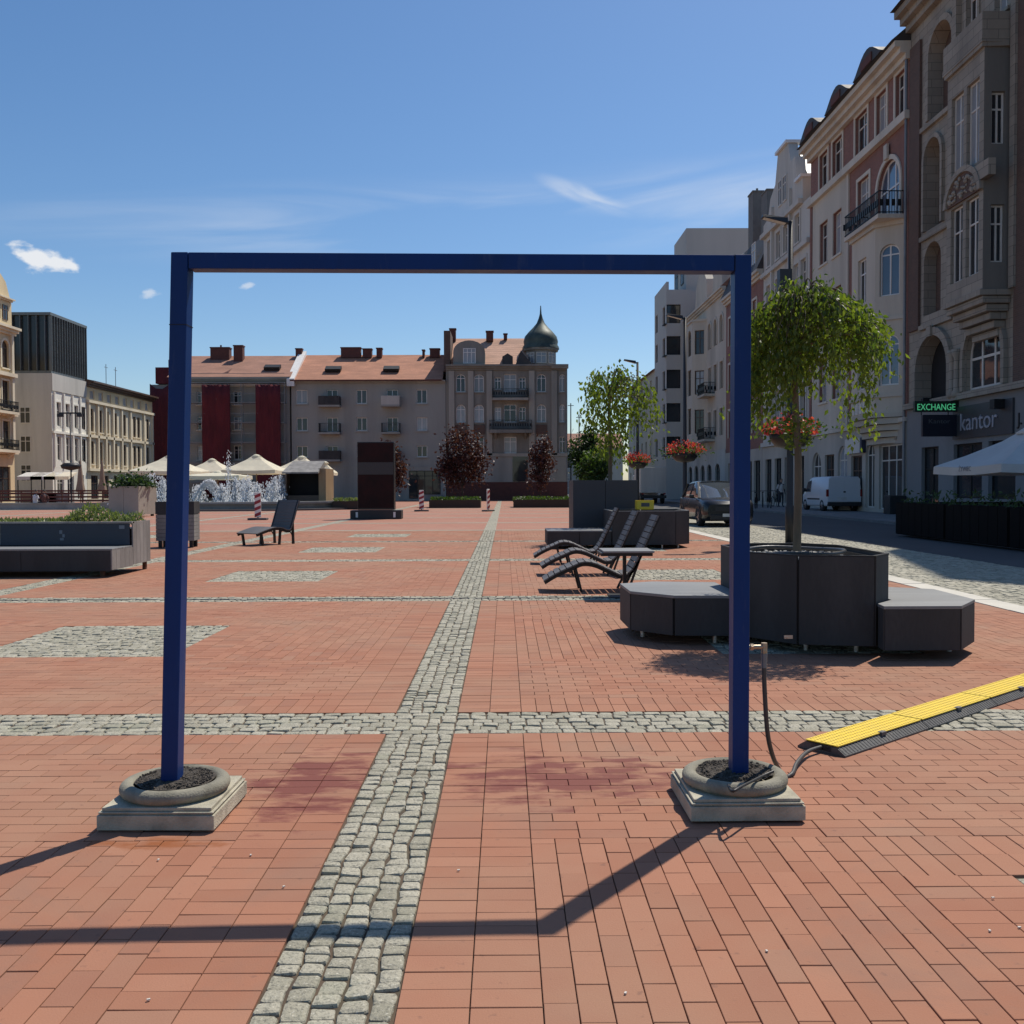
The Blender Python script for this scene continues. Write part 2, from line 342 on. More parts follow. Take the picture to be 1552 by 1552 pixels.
def brick_geo(bx, j=.0018, ch=.0014, zj=None, simple=False):
    n = len(bx); x0, x1, y0, y1 = (bx[:, i] for i in range(4)); x0 = x0+j; x1 = x1-j; y0 = y0+j; y1 = y1-j
    z = zj if zj is not None else RNG.normal(0, .0006, n); tx, ty = RNG.normal(0, .003, n), RNG.normal(0, .003, n)
    xc, yc = (x0+x1)/2, (y0+y1)/2
    def ring(i, dz, tilt=True):
        P = []
        for X, Y in ((x0+i, y0+i), (x1-i, y0+i), (x1-i, y1-i), (x0+i, y1-i)):
            P.append(np.stack([X, Y, z+dz+((X-xc)*tx+(Y-yc)*ty if tilt else 0)], 1))
        return P
    rings = [ring(0, -.02, False), ring(0, -ch), ring(ch, 0)] if not simple else [ring(0, -.014, False), ring(0, 0)]
    V = np.stack([p for r in rings for p in r], 1); k = V.shape[1]
    base = (np.arange(n)*k)[:, None, None]
    fs = [[r*4+i, r*4+(i+1) % 4, r*4+4+(i+1) % 4, r*4+4+i] for r in range(len(rings)-1) for i in range(4)]+[[k-4, k-3, k-2, k-1]]
    F = (base+np.array(fs)[None]).reshape(-1, 4)
    return V.reshape(-1, 3), F, k
def sett_geo(q, zt=None):
    n = len(q); c = q.mean(1, keepdims=True); z = RNG.normal(0, .0022, n) if zt is None else zt
    P = []
    for i in range(4):                           # each corner cut into two points
        a, b, d = q[:, i], q[:, (i+1) % 4], q[:, (i-1) % 4]; t = RNG.uniform(.04, .15, (n, 1))
        P += [a+(d-a)*t, a+(b-a)*RNG.uniform(.04, .15, (n, 1))]
    P = np.stack(P, 1); tl = RNG.normal(0, .03, (n, 1, 2))
    def ring(s, dz):
        xy = c+(P-c)*s; zz = z[:, None]+dz+((xy-c)*tl).sum(2) if dz > -.015 else np.full((n, 8), -.022)
        return np.concatenate([xy, zz[:, :, None]], 2)
    Rg = [ring(1, -.03), ring(.985, -.007), ring(.92, -.0015), ring(.6, .0012)]
    Rg[2] = Rg[2]+np.concatenate([np.zeros((n, 8, 2)), RNG.normal(0, .001, (n, 8, 1))], 2)
    V = np.concatenate(Rg, 1); k = 32; base = (np.arange(n)*k)[:, None, None]
    fs = [[r*8+i, r*8+(i+1) % 8, r*8+8+(i+1) % 8, r*8+8+i] for r in range(3) for i in range(8)]
    F4 = (base+np.array(fs)[None]).reshape(-1, 4); F8 = (np.arange(n)*k)[:, None]+np.arange(24, 32)[None]
    return V.reshape(-1, 3), F4, F8, k
bx = (bricks[:, 0]+bricks[:, 1])/2; by = (bricks[:, 2]+bricks[:, 3])/2
score = np.where((np.abs(bx-by*.0074) < .524*by+.05) & (by > 2.5), (bricks[:, 1]-bricks[:, 0])*(bricks[:, 3]-bricks[:, 2])/by**3, 0)
order = np.argsort(-score); single, rest = order[:300], order[300:]
cache = {}
for i in single:
    x0, x1, y0, y1 = bricks[i]; key = (round(x1-x0, 3), round(y1-y0, 3))
    if key not in cache:
        w, h = x1-x0, y1-y0; V, F, k = brick_geo(np.array([[-w/2, w/2, -h/2, h/2]]), zj=np.zeros(1)); cache[key] = fast_mesh('brick', V, [F], M_BR_O)
    link('brick', cache[key], paving, ((x0+x1)/2, (y0+y1)/2, RNG.normal(0, .0007)), (RNG.normal(0, .003), RNG.normal(0, .003), RNG.normal(0, .004)))
near = rest[by[rest] < 14]; far = rest[by[rest] >= 14]
V1, F1, k1 = brick_geo(bricks[near]); V2, F2, k2 = brick_geo(bricks[far], simple=True)
rn = np.concatenate([np.repeat(RNG.random(len(near)), k1), np.repeat(RNG.random(len(far)), k2)])
o = link('brick_paving', fast_mesh('brick_paving', np.concatenate([V1, V2]), [F1, F2+len(V1)], M_BR_A, rn), paving); tag(o, kind='stuff')
sc_ = setts.mean(1); score = np.where((np.abs(sc_[:, 0]) < .524*sc_[:, 1]) & (sc_[:, 1] > 2.5), 1/sc_[:, 1]**3, 0)
order = np.argsort(-score)
for i in order[:300]:
    q = setts[i]; cc = q.mean(0); V, F4, F8, k = sett_geo((q-cc)[None], np.zeros(1))
    link('sett', fast_mesh('sett', V, [F4, F8], M_ST_O, smooth=False), paving, (cc[0], cc[1], RNG.normal(0, .002)))
V, F4, F8, k = sett_geo(setts[order[300:]])
o = link('sett_paving', fast_mesh('sett_paving', V, [F4, F8], M_ST_A, np.repeat(RNG.random(len(order)-300), k)), paving); tag(o, kind='stuff')
# drain slots across the square
for yy in (12.43, 25.55):
    link('drain_slot', B(-20, KERBX, yy-.035, yy+.035, -.02, .004).mesh('drain_slot', mat('drain_iron', (.035, .035, .035), .6, metal=.6)), paving)

# far part of the square: one sheet, pattern left to the material
def far_brick():
    m, nt, bs = nodes('far_red_paving'); pos = nnew(nt, 'ShaderNodeNewGeometry').outputs['Position']
    b = nnew(nt, 'ShaderNodeTexBrick'); nt.links.new(pos, b.inputs[0]); b.inputs['Color1'].default_value = rgb((.305, .128, .082)); b.inputs['Color2'].default_value = rgb((.37, .166, .11))
    b.inputs['Mortar'].default_value = rgb((.2, .10, .07)); b.inputs['Scale'].default_value = 1; b.inputs['Brick Width'].default_value = .2; b.inputs['Row Height'].default_value = .1; b.inputs['Mortar Size'].default_value = .004
    c = mixc(nt, mrange(nt, noise(nt, pos, .4, 5), .42, .72, 0, .55), b.outputs[0], (.335, .195, .133))
    nt.links.new(c, bs.inputs['Base Color']); bs.inputs['Roughness'].default_value = .88; return m
def sett_sheet(name, c1, c2, mo, s=.1):
    m, nt, bs = nodes(name); pos = nnew(nt, 'ShaderNodeNewGeometry').outputs['Position']
    b = nnew(nt, 'ShaderNodeTexBrick'); nt.links.new(pos, b.inputs[0]); b.inputs['Color1'].default_value = rgb(c1); b.inputs['Color2'].default_value = rgb(c2)
    b.inputs['Mortar'].default_value = rgb(mo); b.inputs['Scale'].default_value = 1; b.inputs['Brick Width'].default_value = s*1.15; b.inputs['Row Height'].default_value = s; b.inputs['Mortar Size'].default_value = .008; b.inputs['Bias'].default_value = .1
    c = mixc(nt, mrange(nt, noise(nt, pos, .5, 6), .4, .75, 0, .5), b.outputs[0], tuple(x*.7 for x in c1))
    nt.links.new(c, bs.inputs['Base Color']); bs.inputs['Roughness'].default_value = .8; bumpn(nt, bs, b.outputs['Fac'], .4, .01).invert = True; return m
M_SETT_SHEET = sett_sheet('far_setts', (.28, .262, .2), (.36, .34, .265), (.16, .145, .1))
tag(link('ground', B(-900, 900, -300, 1500, -2, -.31).mesh('ground', mat('ground_soil', (.16, .14, .11), .95, coords='World'))), kind='structure')
tag(link('square_far_paving', B(-46, KERBX, YMAX_B+.002, 104, -.3, -.002).mesh('square_far_paving', far_brick())), kind='structure')
mb = MB()
for n in range(4, 12):
    y = BY0+BP*n
    if y > YMAX_B: mb.box(-40, KERBX, y, y+BW, -.1, .002)
for k in range(-5, 1):
    s0 = SX0+SP*k; y = YMAX_B+.003
    while y < 100:
        n = math.floor((y-BY0)/BP)+1; e = BY0+BP*n; mb.box(s0, s0+SW, y, min(e, 103), -.1, .0025); y = e+BW
tag(link('sett_bands_far', mb.mesh('sett_bands_far', M_SETT_SHEET)), kind='structure')
mb = MB(); mb.box(-46, KERBX, -200, -4.002, -.3, -.004); mb.box(-46, -34.002, -4, YMAX_B, -.3, -.004)
tag(link('square_outer_paving', mb.mesh('square_outer_paving', far_brick())), kind='structure')
# kerb line of pale slabs, setts beside it, road and pavement
kerb = empty('kerb_line', (KERBX, 0, 0)); kerb['kind'] = 'structure'
M_KERB = mat('pale_granite_slab', (.52, .49, .42), .7, .12, 2, 80, .2, coords='World')
y = 4.0; i = 0
while y < 100:
    o = link('kerbstone', B(.005, .345, y+.006, y+.994, -.2, .012 if i < 0 else RNG.uniform(.006, .012)).mesh('kerbstone', M_KERB), kerb); y += 1.0
q = []
EDGE = 8.9
setts = []; 
for j in range(9): fill_sett(KERBX+.36, EDGE, 6+j*3, 9+j*3, 'x', .125)
setts = np.array(setts); setts = setts[inview(setts[:, :, 0].mean(1), setts[:, :, 1].mean(1), 3)]
road_bed = link('sett_roadside', B(KERBX+.35, EDGE, -60, 33, -.3, -.012).mesh('sett_roadside', M_BED)); tag(road_bed, kind='structure')
V, F4, F8, k = sett_geo(setts); o = link('sett_paving', fast_mesh('sett_paving', V, [F4, F8], M_ST_A, np.repeat(RNG.random(len(setts)), k)), road_bed); tag(o, kind='stuff')
tag(link('roadside_far_setts', B(KERBX+.35, EDGE, 33.01, 140, -.3, -.001).mesh('roadside_far_setts', M_SETT_SHEET)), kind='structure')
M_ASPH = mat('asphalt', (.062, .062, .064), .85, .25, .7, 90, .3, coords='World', dirt=(.09, .085, .08), dfac=.5)
tag(link('road', B(EDGE+.003, 14.2, -200, 400, -.3, .0).mesh('road', M_ASPH)), kind='structure')
M_PAVE = sett_sheet('grey_pavement', (.17, .165, .16), (.21, .205, .2), (.08, .08, .08), .5)
tag(link('pavement', B(14.203, 40, -200, 400, -.3, .10).mesh('pavement', M_PAVE)), kind='structure')
tag(link('far_street', B(-60, EDGE, 104.01, 400, -.3, .001).mesh('far_street', M_ASPH)), kind='structure')
tag(link('left_pavement', B(-300, -46.003, -200, 400, -.3, .0).mesh('left_pavement', M_PAVE)), kind='structure')
# litter on the paving
mb = MB()
for px, py in ((430, 1346), (225, 1518), (380, 1298), (695, 1321), (1162, 1444), (948, 1508), (1505, 1363), (1500, 1413), (1545, 1408), (240, 1305)):
    p = onZ(px, py); s = .006; mb.obox((p.x, p.y, .006), (s*1.6, s, .004), Matrix.Rotation(random.random()*3, 3, 'Z'))
o = mb.build('litter_scraps', mat('pale_scrap', (.6, .55, .48), .8)); tag(o, kind='stuff')
# ------------------------------------------------------------------ blue portal on its two stone feet
def paint(name, col, rough=.35):
    m, nt, bs = nodes(name); v = nnew(nt, 'ShaderNodeTexCoord').outputs['Object']
    n1 = noise(nt, mapping(nt, v, (1, 1, .25)), 2.2, 6, .65, .6); n2 = noise(nt, v, 55, 3)
    c = mixc(nt, mrange(nt, n1, .35, .7), tuple(x*.8 for x in col), tuple(x*1.2 for x in col))
    c = mixc(nt, mrange(nt, noise(nt, mapping(nt, v, (3, 3, .6)), 4, 6, .7), .58, .8, 0, .35), c, (.12, .14, .18))
    nt.links.new(c, bs.inputs['Base Color']); nt.links.new(mrange(nt, n1, .3, .7, rough-.08, rough+.14), bs.inputs['Roughness']); bs.inputs['Specular IOR Level'].default_value = .25; bumpn(nt, bs, n2, .05, .004); return m
M_BLUE = paint('blue_lacquer', (.002, .030, .145), .40)
pl_t, pl_b = Vector((-1.381, 4.235, 0)), Vector((-1.452, 4.225, 0)); pr_t, pr_b = Vector((1.040, 4.30, 0)), Vector((1.034, 4.30, 0))
TOP, TW, TD = 2.425, .072, .085
portal = empty('portal_frame', (0, 4.26, 0), 0, 'tall blue steel portal frame standing on two stone feet', 'frame')
def loc(v, z): return (v.x, v.y-4.26, z)
for t, b in ((pl_t, pl_b), (pr_t, pr_b)):
    mb = MB(); mb.beam(loc(b, .10), loc(t, TOP-.003), TW, TD, up=(0, 1, 0)) if False else None
    w, d = TW/2, TD/2; vs = []
    for v, z in ((b, .10), (t, TOP)):
        vs += [(v.x-w, v.y-4.26-d, z), (v.x+w, v.y-4.26-d, z), (v.x+w, v.y-4.26+d, z), (v.x-w, v.y-4.26+d, z)]
    mb = MB().add(vs, [(3,2,1,0),(4,5,6,7),(0,1,5,4),(1,2,6,5),(2,3,7,6),(3,0,4,7)]); mb.build('post', M_BLUE, portal, bevel=.004)
mb = MB(); x0, x1 = pl_t.x+TW/2+.0015, pr_t.x-TW/2-.0015; ya, yb = pl_t.y-4.26, pr_t.y-4.26; w, d = .07, TD/2-.0015
mb.add([(x0,ya-d,TOP-w),(x1,yb-d,TOP-w),(x1,yb+d,TOP-w),(x0,ya+d,TOP-w),(x0,ya-d,TOP-.001),(x1,yb-d,TOP-.001),(x1,yb+d,TOP-.001),(x0,ya+d,TOP-.001)],
       [(3,2,1,0),(4,5,6,7),(0,1,5,4),(1,2,6,5),(2,3,7,6),(3,0,4,7)]); mb.build('beam', M_BLUE, portal, bevel=.003)
v = pl_t.lerp(pl_b, .13); MB().box(-TW/2-.0012, TW/2+.0012, -TD/2-.0012, TD/2+.0012, 0, .004).build('weld_seam', mat('weld_seam', (.004, .006, .02), .6), portal, (v.x, v.y-4.26, 2.115))
MB().box(-.0015, .0005, -TD/2-.001, TD/2+.001, -.07, 0).build('weld_seam', MATS['weld_seam'], portal, (x1+.002, yb, TOP))
M_STONE = mat('cast_stone', (.47, .43, .325), .85, .25, 6, 120, .6, .006, dirt=(.12, .115, .085), dfac=.9)
M_SOIL = mat('dark_soil', (.12, .10, .08), .95, .5, 25, 130, 1.0, .03)
def foot(cx, cy, label, rz=0.0):
    e = empty('stone_pedestal', (cx, cy, 0), rz, label, 'pedestal', 'stone feet of the blue portal')
    mb = MB(); h = .243
    for s, z0, z1 in ((h, .008, .070), (h-.010, .0701, .0765), (h-.004, .0766, .083), (h-.016, .0831, .098)): mb.box(-s, s, -s, s, z0, z1)
    mb.build('plinth', M_STONE, e, bevel=.004)
    prof = [(.16, .0985), (.212, .0985)]
    prof += [(.197+.034*math.cos(t), .127+.030*math.sin(t)) for t in [R(a) for a in range(-70, 181, 18)]]+[(.163, .118), (.163, .0985)]
    MB().lathe(prof, 48).build('ring', mat('weathered_ring_stone', (.27, .25, .19), .85, .3, 7, 120, .6, .006, dirt=(.075, .07, .05), dfac=.9), e)
    n = 26; mb = MB(); rnd = random.Random(int(cx*100))
    vs = [(0, 0, .160)]; fs = []
    for k in range(1, 6):
        for j in range(n): t = 2*math.pi*j/n; r = .170*k/5; vs.append((r*math.cos(t), r*math.sin(t), .160-.007*(k/5)**2+rnd.gauss(0, .0035)))
    fs = [(0, 1+j, 1+(j+1) % n) for j in range(n)]+[(1+(k-1)*n+j, 1+k*n+j, 1+k*n+(j+1) % n, 1+(k-1)*n+(j+1) % n) for k in range(1, 5) for j in range(n)]
    mb.add(vs, fs)
    for _ in range(620):
        t, r = rnd.random()*6.283, .160*math.sqrt(rnd.random()); s = rnd.uniform(.003, .007)
        mb.obox((r*math.cos(t), r*math.sin(t), .156+s*.3), (s*1.3, s, s), Matrix.Rotation(rnd.random()*3, 3, 'Z') @ Matrix.Rotation(rnd.random(), 3, 'X'))
    tag(mb.build('soil', M_SOIL, e), kind='stuff'); return e
foot(-1.442, 4.245, 'left pale stone foot with soil filled ring holding the blue post', R(-1))
foot(1.020, 4.315, 'right pale stone foot with soil ring, the hose lying beside it', R(.5))
# tap, coupling and hose
M_BRASS = mat('worn_brass', (.40, .33, .24), .4, .2, 20, 90, .2, metal=.8)
M_HOSE = mat('dark_hose', (.06, .055, .05), .55, .2, 8, 60, .1)
px = pr_b.x+TW/2
t = empty('water_tap', (px, 4.30, .72), 0, 'small brass water tap fixed to the right blue post', 'tap')
MB().cyl((.001, 0, -.012), (.075, 0, -.012), .010, n=12).build('pipe', M_BRASS, t)
MB().cyl((.015, 0, -.012), (.028, 0, -.012), .016, n=6, smooth=False).build('nut', M_BRASS, t)
MB().cyl((.077, 0, .006), (.077, 0, -.04), .013, n=12).build('elbow', M_BRASS, t)
MB().cyl((.077, 0, -.041), (.077, 0, -.105), .014, .012, n=12).build('coupling', mat('grey_coupling', (.18, .2, .22), .4, metal=.5), t)
hx = px+.077
def spline(P, n=8):
    P = [Vector(p) for p in P]; out = []
    for i in range(len(P)-1):
        p0, p1, p2, p3 = P[max(i-1,0)], P[i], P[i+1], P[min(i+2,len(P)-1)]
        for j in range(n):
            u = j/n; out.append(.5*((2*p1)+(p2-p0)*u+(2*p0-5*p1+4*p2-p3)*u*u+(3*p1-p0-3*p2+p3)*u**3))
    return out+[P[-1]]
e1 = onZ(1212, 1142, .03); low = onZ(1192, 1176, .012)
hz = empty('garden_hose', (hx, 4.3, 0), 0, 'dark garden hose hanging from the tap into the yellow ramp', 'hose')
o_ = Vector((hx, 4.3, 0))
pts = spline([(0, 0, .618), (.003, .003, .52)]+[tuple(onY(x, y, Y)-o_) for x, y, Y in ((1163, 1108, 4.32), (1170, 1142, 4.38), (1179, 1163, 4.5))]+[tuple(onZ(1190, 1177, .012)-o_), tuple(onZ(1201, 1172, .013)-o_), tuple(onZ(1208, 1156, .025)-o_), tuple(e1+Vector((.05, .03, 0))-o_), tuple(e1+Vector((.16, .13, 0))-o_)])
MB().tube(pts, .0105, 8).build('tube', M_HOSE, hz)
cv = empty('cable', (1.02, 4.2, 0), 0, 'short black cable lying over the right stone foot', 'cable')
o_ = Vector((1.02, 4.2, 0)); MB().tube(spline([tuple(onZ(x, y, z)-o_) for x, y, z in ((1104, 1190, .156), (1110, 1199, .172), (1122, 1193, .178), (1140, 1184, .172), (1158, 1175, .168), (1172, 1169, .176))]), .0065, 6).build('sheath', mat('black_rubber', (.015, .015, .016), .5), cv)
# ------------------------------------------------------------------ cable ramp
pa, pb = onZ(1281, 1149), onZ(1552, 1057); dr = (pb-pa).normalized(); nrm = Vector((-dr.y, dr.x, 0))
ang = math.atan2(dr.y, dr.x); M_YEL = None
m, nt, bs = nodes('yellow_plastic'); v = nnew(nt, 'ShaderNodeTexCoord').outputs['Object']
c = mixc(nt, mrange(nt, noise(nt, v, 6, 5, .65), .35, .75), (.80, .56, .025), (.70, .50, .05)); c = mixc(nt, mrange(nt, noise(nt, mapping(nt, v, (2, 14, 14)), 8, 5, .7), .6, .8, 0, .4), c, (.32, .25, .1))
nt.links.new(c, bs.inputs['Base Color']); bs.inputs['Roughness'].default_value = .5; M_YEL = m
M_RUB = mat('black_ramp_rubber', (.085, .083, .08), .6, .25, 6, 90, .2, dirt=(.16, .14, .12), dfac=.4)
for i in range(5):
    o0 = pa+dr*(.91*i)
    e = empty('cable_ramp', o0, ang, ['yellow lidded black cable ramp section at the hose end', 'second yellow cable ramp section, up from the hose end', 'third yellow cable ramp section running out of the picture', 'fourth yellow cable ramp section beyond the picture edge', 'fifth yellow cable ramp section beyond the picture edge'][i], 'cable ramp', 'cable ramp sections joined in a row')
    L_ = .90; W_ = .285
    prof = [(0, .002), (0, .010), (.050, .043), (.056, .045), (.065, .040), (.082, .040), (.082, .014), (.128, .014), (.128, .036), (.157, .036), (.157, .014), (.203, .014), (.203, .040), (.220, .040), (.229, .045), (.235, .043), (.285, .010), (.285, .002)]
    n = len(prof); vs = [(0, a, b) for a, b in prof]+[(L_, a, b) for a, b in prof]; mb = MB()
    mb.add(vs, [(k, k+1, n+k+1, n+k) for k in range(n-1)]+[(n-1, 0, n, 2*n-1)])
    for lo in (0, L_):                           # end caps as bands
        for k in range(n//2): mb.add([(lo, *prof[k]), (lo, *prof[k+1]), (lo, *prof[n-2-k]), (lo, *prof[n-1-k])], [(0, 1, 2, 3)]) if k < 6 else None
    for k in range(30):                          # ribs on the two ramps
        x = .015+k*.03
        for s in (0, 1):
            a, b = ((.004, .0130), (.048, .042)) if s == 0 else ((.281, .0130), (.237, .042))
            mb.beam((x, a[0], a[1]), (x, b[0], b[1]), .009, .004)
    mb.build('base', M_RUB, e)
    mb = MB(); mb.box(.004, L_-.004, .044, .240, .0465, .053)
    for a in range(36):
        for b in range(6):
            x = .02+a*.0243+(b % 2)*.012; y = .058+b*.033
            if x < L_-.02: mb.obox((x, y, .0545), (.010, .010, .003), Matrix.Rotation(R(45), 3, 'Z'))
    mb.build('lid', M_YEL, e, bevel=.0015)
    for x in (.43,): B(x, x+.05, .030, .060, .036, .0575).build('latch', M_RUB, e, bevel=.003)

# ------------------------------------------------------------------ planters with benches
def slatewood(name, col):
    return mat(name, col, .75, .35, 2.4, 40, .35, .004, stretch=(1, 1, .3), dirt=tuple(x*2.0 for x in col), dfac=.6)
M_DARKP = slatewood('charcoal_panel', (.040, .038, .037)); M_BTOP = mat('weathered_grey_board', (.20, .205, .205), .55, .25, 1.4, 60, .3, .004, stretch=(.4, 2, 1), dirt=(.09, .09, .09), dfac=.5)
M_GREYP = slatewood('grey_board', (.20, .19, .18)); M_BLUEP = mat('dark_blue_panel', (.022, .035, .055), .5, .2, 2, 40, .1)
M_STEEL = mat('dark_steel', (.03, .03, .032), .45, metal=.7); M_SILV = mat('pale_metal', (.5, .5, .5), .35, metal=.9)
def wallring(mb, poly, z0, z1, th=.035, m=0):
    n = len(poly); P = [Vector(p) for p in poly]; cen = sum(P, Vector((0, 0)))/n; inn = [p+(cen-p).normalized()*th*1.4 for p in P]
    vs = [(p.x, p.y, z0) for p in P]+[(p.x, p.y, z1) for p in P]+[(p.x, p.y, z1) for p in inn]+[(p.x, p.y, z0) for p in inn]
    fs = []
    for i in range(n):
        j = (i+1) % n; fs += [(i, j, n+j, n+i), (n+i, n+j, 2*n+j, 2*n+i), (2*n+i, 2*n+j, 3*n+j, 3*n+i), (3*n+i, 3*n+j, j, i)]
    mb.add(vs, fs, m)
def panels(poly, z0, z1, parent, mt, name='panel', maxw=.62, th=.022, names=None):
    """clad a polygon (counter-clockwise) with upright board panels, joints open by 4 mm"""
    n = len(poly)
    for i in range(n):
        a, b = Vector(poly[i]), Vector(poly[(i+1) % n]); L_ = (b-a).length; d = (b-a)/L_; nr = Vector((d.y, -d.x)); k = max(1, round(L_/maxw)); w = L_/k
        for j in range(k):
            p = a+d*(w*(j+.5))-nr*(th/2)
            M = Matrix(((d.x, -d.y, 0), (d.y, d.x, 0), (0, 0, 1))); inset = .0 if th == 0 else th
            g = .004
            MB().obox((p.x, p.y, (z0+z1)/2), (w-g-(inset*.9 if k == 1 else inset*.45), th, z1-z0), M).build(name, mt, parent, bevel=.002)
def bench_block(poly, z0, z1, parent, lab=None):
    cx_, cy_ = sum(p[0] for p in poly)/len(poly), sum(p[1] for p in poly)/len(poly)
    e = MB().prism([(cx_+(x-cx_)*.93, cy_+(y-cy_)*.93) for x, y in poly], z0+.02, z1-.03).build('bench_core', M_STEEL, parent)
    panels(poly, z0, z1-.028, parent, M_DARKP, 'panel')
    t = MB().prism(poly, z1-.027, z1).build('bench_top', M_BTOP, parent, bevel=.004); return t
pe = empty('planter_bench', (2.65, 9.0, 0), 0, 'near charcoal planter with a bench on either side, a weeping tree in it', 'planter')
def rel(P, o=(2.65, 9.0)): return [(x-o[0], y-o[1]) for x, y in P]
oct_ = rel([(2.45, 8.14), (3.06, 8.02), (3.28, 8.3), (3.28, 9.55), (3.0, 9.9), (2.42, 9.9), (2.13, 9.62), (2.13, 8.58)])
mb = MB(); wallring(mb, [(x*.97, y*.97) for x, y in oct_], .12, .80); mb.build('tub', M_STEEL, pe)
panels(oct_, .09, .83, pe, M_DARKP, maxw=1.3)
mb = MB(); wallring(mb, [(x*1.0, y*1.0) for x, y in oct_], .831, .842, .03); mb.build('rim', M_STEEL, pe)
bench_block(rel([(1.16, 9.03), (1.5, 8.66), (2.125, 8.62), (2.125, 9.85), (1.5, 9.95), (1.15, 9.75)]), .09, .45, pe)
bench_block(rel([(3.05, 7.82), (3.68, 7.82), (4.0, 8.26), (4.02, 9.1), (3.62, 9.35), (3.285, 9.35), (3.285, 8.26), (3.07, 8.0)]), .09, .45, pe)
for x, y in ((1.3, 9.2), (1.3, 9.7), (1.9, 8.8), (2.6, 8.4), (3.0, 8.3), (3.8, 8.3), (3.8, 9.0), (2.3, 9.6), (3.1, 9.6)):
    MB().cyl((x-2.65, y-9, 0), (x-2.65, y-9, .11), .022, n=8).build('foot', M_SILV, pe)
p_ = onY(1196, 971, 8.05); B(p_.x-.036-2.65, p_.x+.036-2.65, 8.10-9-.03, 8.10-9-.015, .15, .18).build('name_plate', M_SILV, pe)
mb = MB().prism([(x*.95, y*.95) for x, y in oct_], .60, .745)
rnd = random.Random(3)
for _ in range(900):
    x, y = rnd.uniform(-.42, .52), rnd.uniform(-.78, .80); s = rnd.uniform(.015, .04)
    if x+y < -.72 or y-x > .95: continue
    mb.obox((x, y, .75+rnd.uniform(0, .02)), (s, s*.7, s*.5), Matrix.Rotation(rnd.random()*3, 3, 'Z') @ Matrix.Rotation(rnd.random(), 3, 'X'))
tag(mb.build('gravel', mat('pale_gravel', (.33, .32, .30), .85, .5, 30, 60, .3), pe), kind='stuff')
mb = MB(); mb.tube(spline([(-.35, -.25, .80), (-.1, -.45, .83), (.25, -.4, .82), (.45, -.1, .83), (.3, .3, .82), (-.1, .45, .83), (-.4, .2, .81), (-.35, -.25, .80)]), .018, 6)
mb.build('watering_pipe', mat('black_pipe', (.05, .05, .05), .35), pe)

# second planter further back, the tall planter box behind it
pe2 = empty('planter_bench', (3.0, 23.2, 0), 0, 'far charcoal planter bench behind the three loungers', 'planter')
o2 = (3.0, 23.2)
def rect(x0, x1, y0, y1, o): return [(x0-o[0], y0-o[1]), (x1-o[0], y0-o[1]), (x1-o[0], y1-o[1]), (x0-o[0], y1-o[1])]
P = rel([(2.45, 22.2), (3.9, 22.2), (4.28, 22.6), (4.28, 24.2), (2.45, 24.2)], o2)
mb = MB(); wallring(mb, [(x*.97, y*.97) for x, y in P], .1, .83); mb.build('tub', M_STEEL, pe2); panels(P, .09, .85, pe2, M_DARKP, maxw=1.0)
mb = MB().prism([(x*.96, y*.96) for x, y in P], .5, .78); mb.build('soil', M_SOIL, pe2)
mb = MB(); wallring(mb, P, .851, .866, .05); mb.build('rim', M_BTOP, pe2)
bench_block(rect(.97, 2.44, 22.25, 23.6, o2), .09, .42, pe2)
for x, y in ((4.0, 22.5), (3.6, 22.3), (4.2, 23.8), (1.1, 22.4), (1.1, 23.4), (2.5, 24.0)): MB().cyl((x-o2[0], y-o2[1], 0), (x-o2[0], y-o2[1], .1), .02, n=8).build('foot', M_SILV, pe2)
def tall_box(x, y, w, d, h, mts, label, rz=0.0):
    e = empty('planter_box', (x, y, 0), rz, label, 'planter'); P = [(-w/2, -d/2), (w/2, -d/2), (w/2, d/2), (-w/2, d/2)]
    mb = MB(); wallring(mb, [(a*.97, b*.97) for a, b in P], .1, h-.02); mb.build('tub', M_STEEL, e); panels(P, .1, h, e, mts, maxw=.9)
    MB().prism([(a*.94, b*.94) for a, b in P], h-.3, h-.08).build('soil', M_SOIL, e)
    for sx in (-1, 1):
        for sy in (-1, 1): B(sx*w*.4-.06, sx*w*.4+.06, sy*d*.4-.06, sy*d*.4+.06, 0, .1).build('foot', M_STEEL, e)
    return e
tall_box(2.52, 25.2, 1.62, 1.6, 1.58, mat('anthracite_panel', (.045, .047, .052), .6, .2, 1, 30, .1), 'tall anthracite planter box with the far weeping tree')
tall_box(-18.9, 49.8, 1.65, 1.65, 1.52, mat('beige_concrete', (.36, .33, .28), .8, .15, 1, 30, .1), 'tall beige concrete planter box with a dark shrub', R(-12))
p = onY(982, 760, 24.0)
e = empty('storage_crate', (4.0-.62, 23.6, .866), 0, 'small yellow crate standing on the far charcoal planter', 'crate')
mb = MB(); mb.box(-.2, .2, -.15, .15, 0, .02)
for s in (-1, 1): mb.box(-.2, .2, s*.15-.01, s*.15+.01, .02, .22); mb.box(s*.2-.01, s*.2+.01, -.139, .139, .02, .22)
mb.build('body', M_YEL, e); B(-.1, .1, -.165, -.161, .07, .16).build('grip', M_RUB, e)

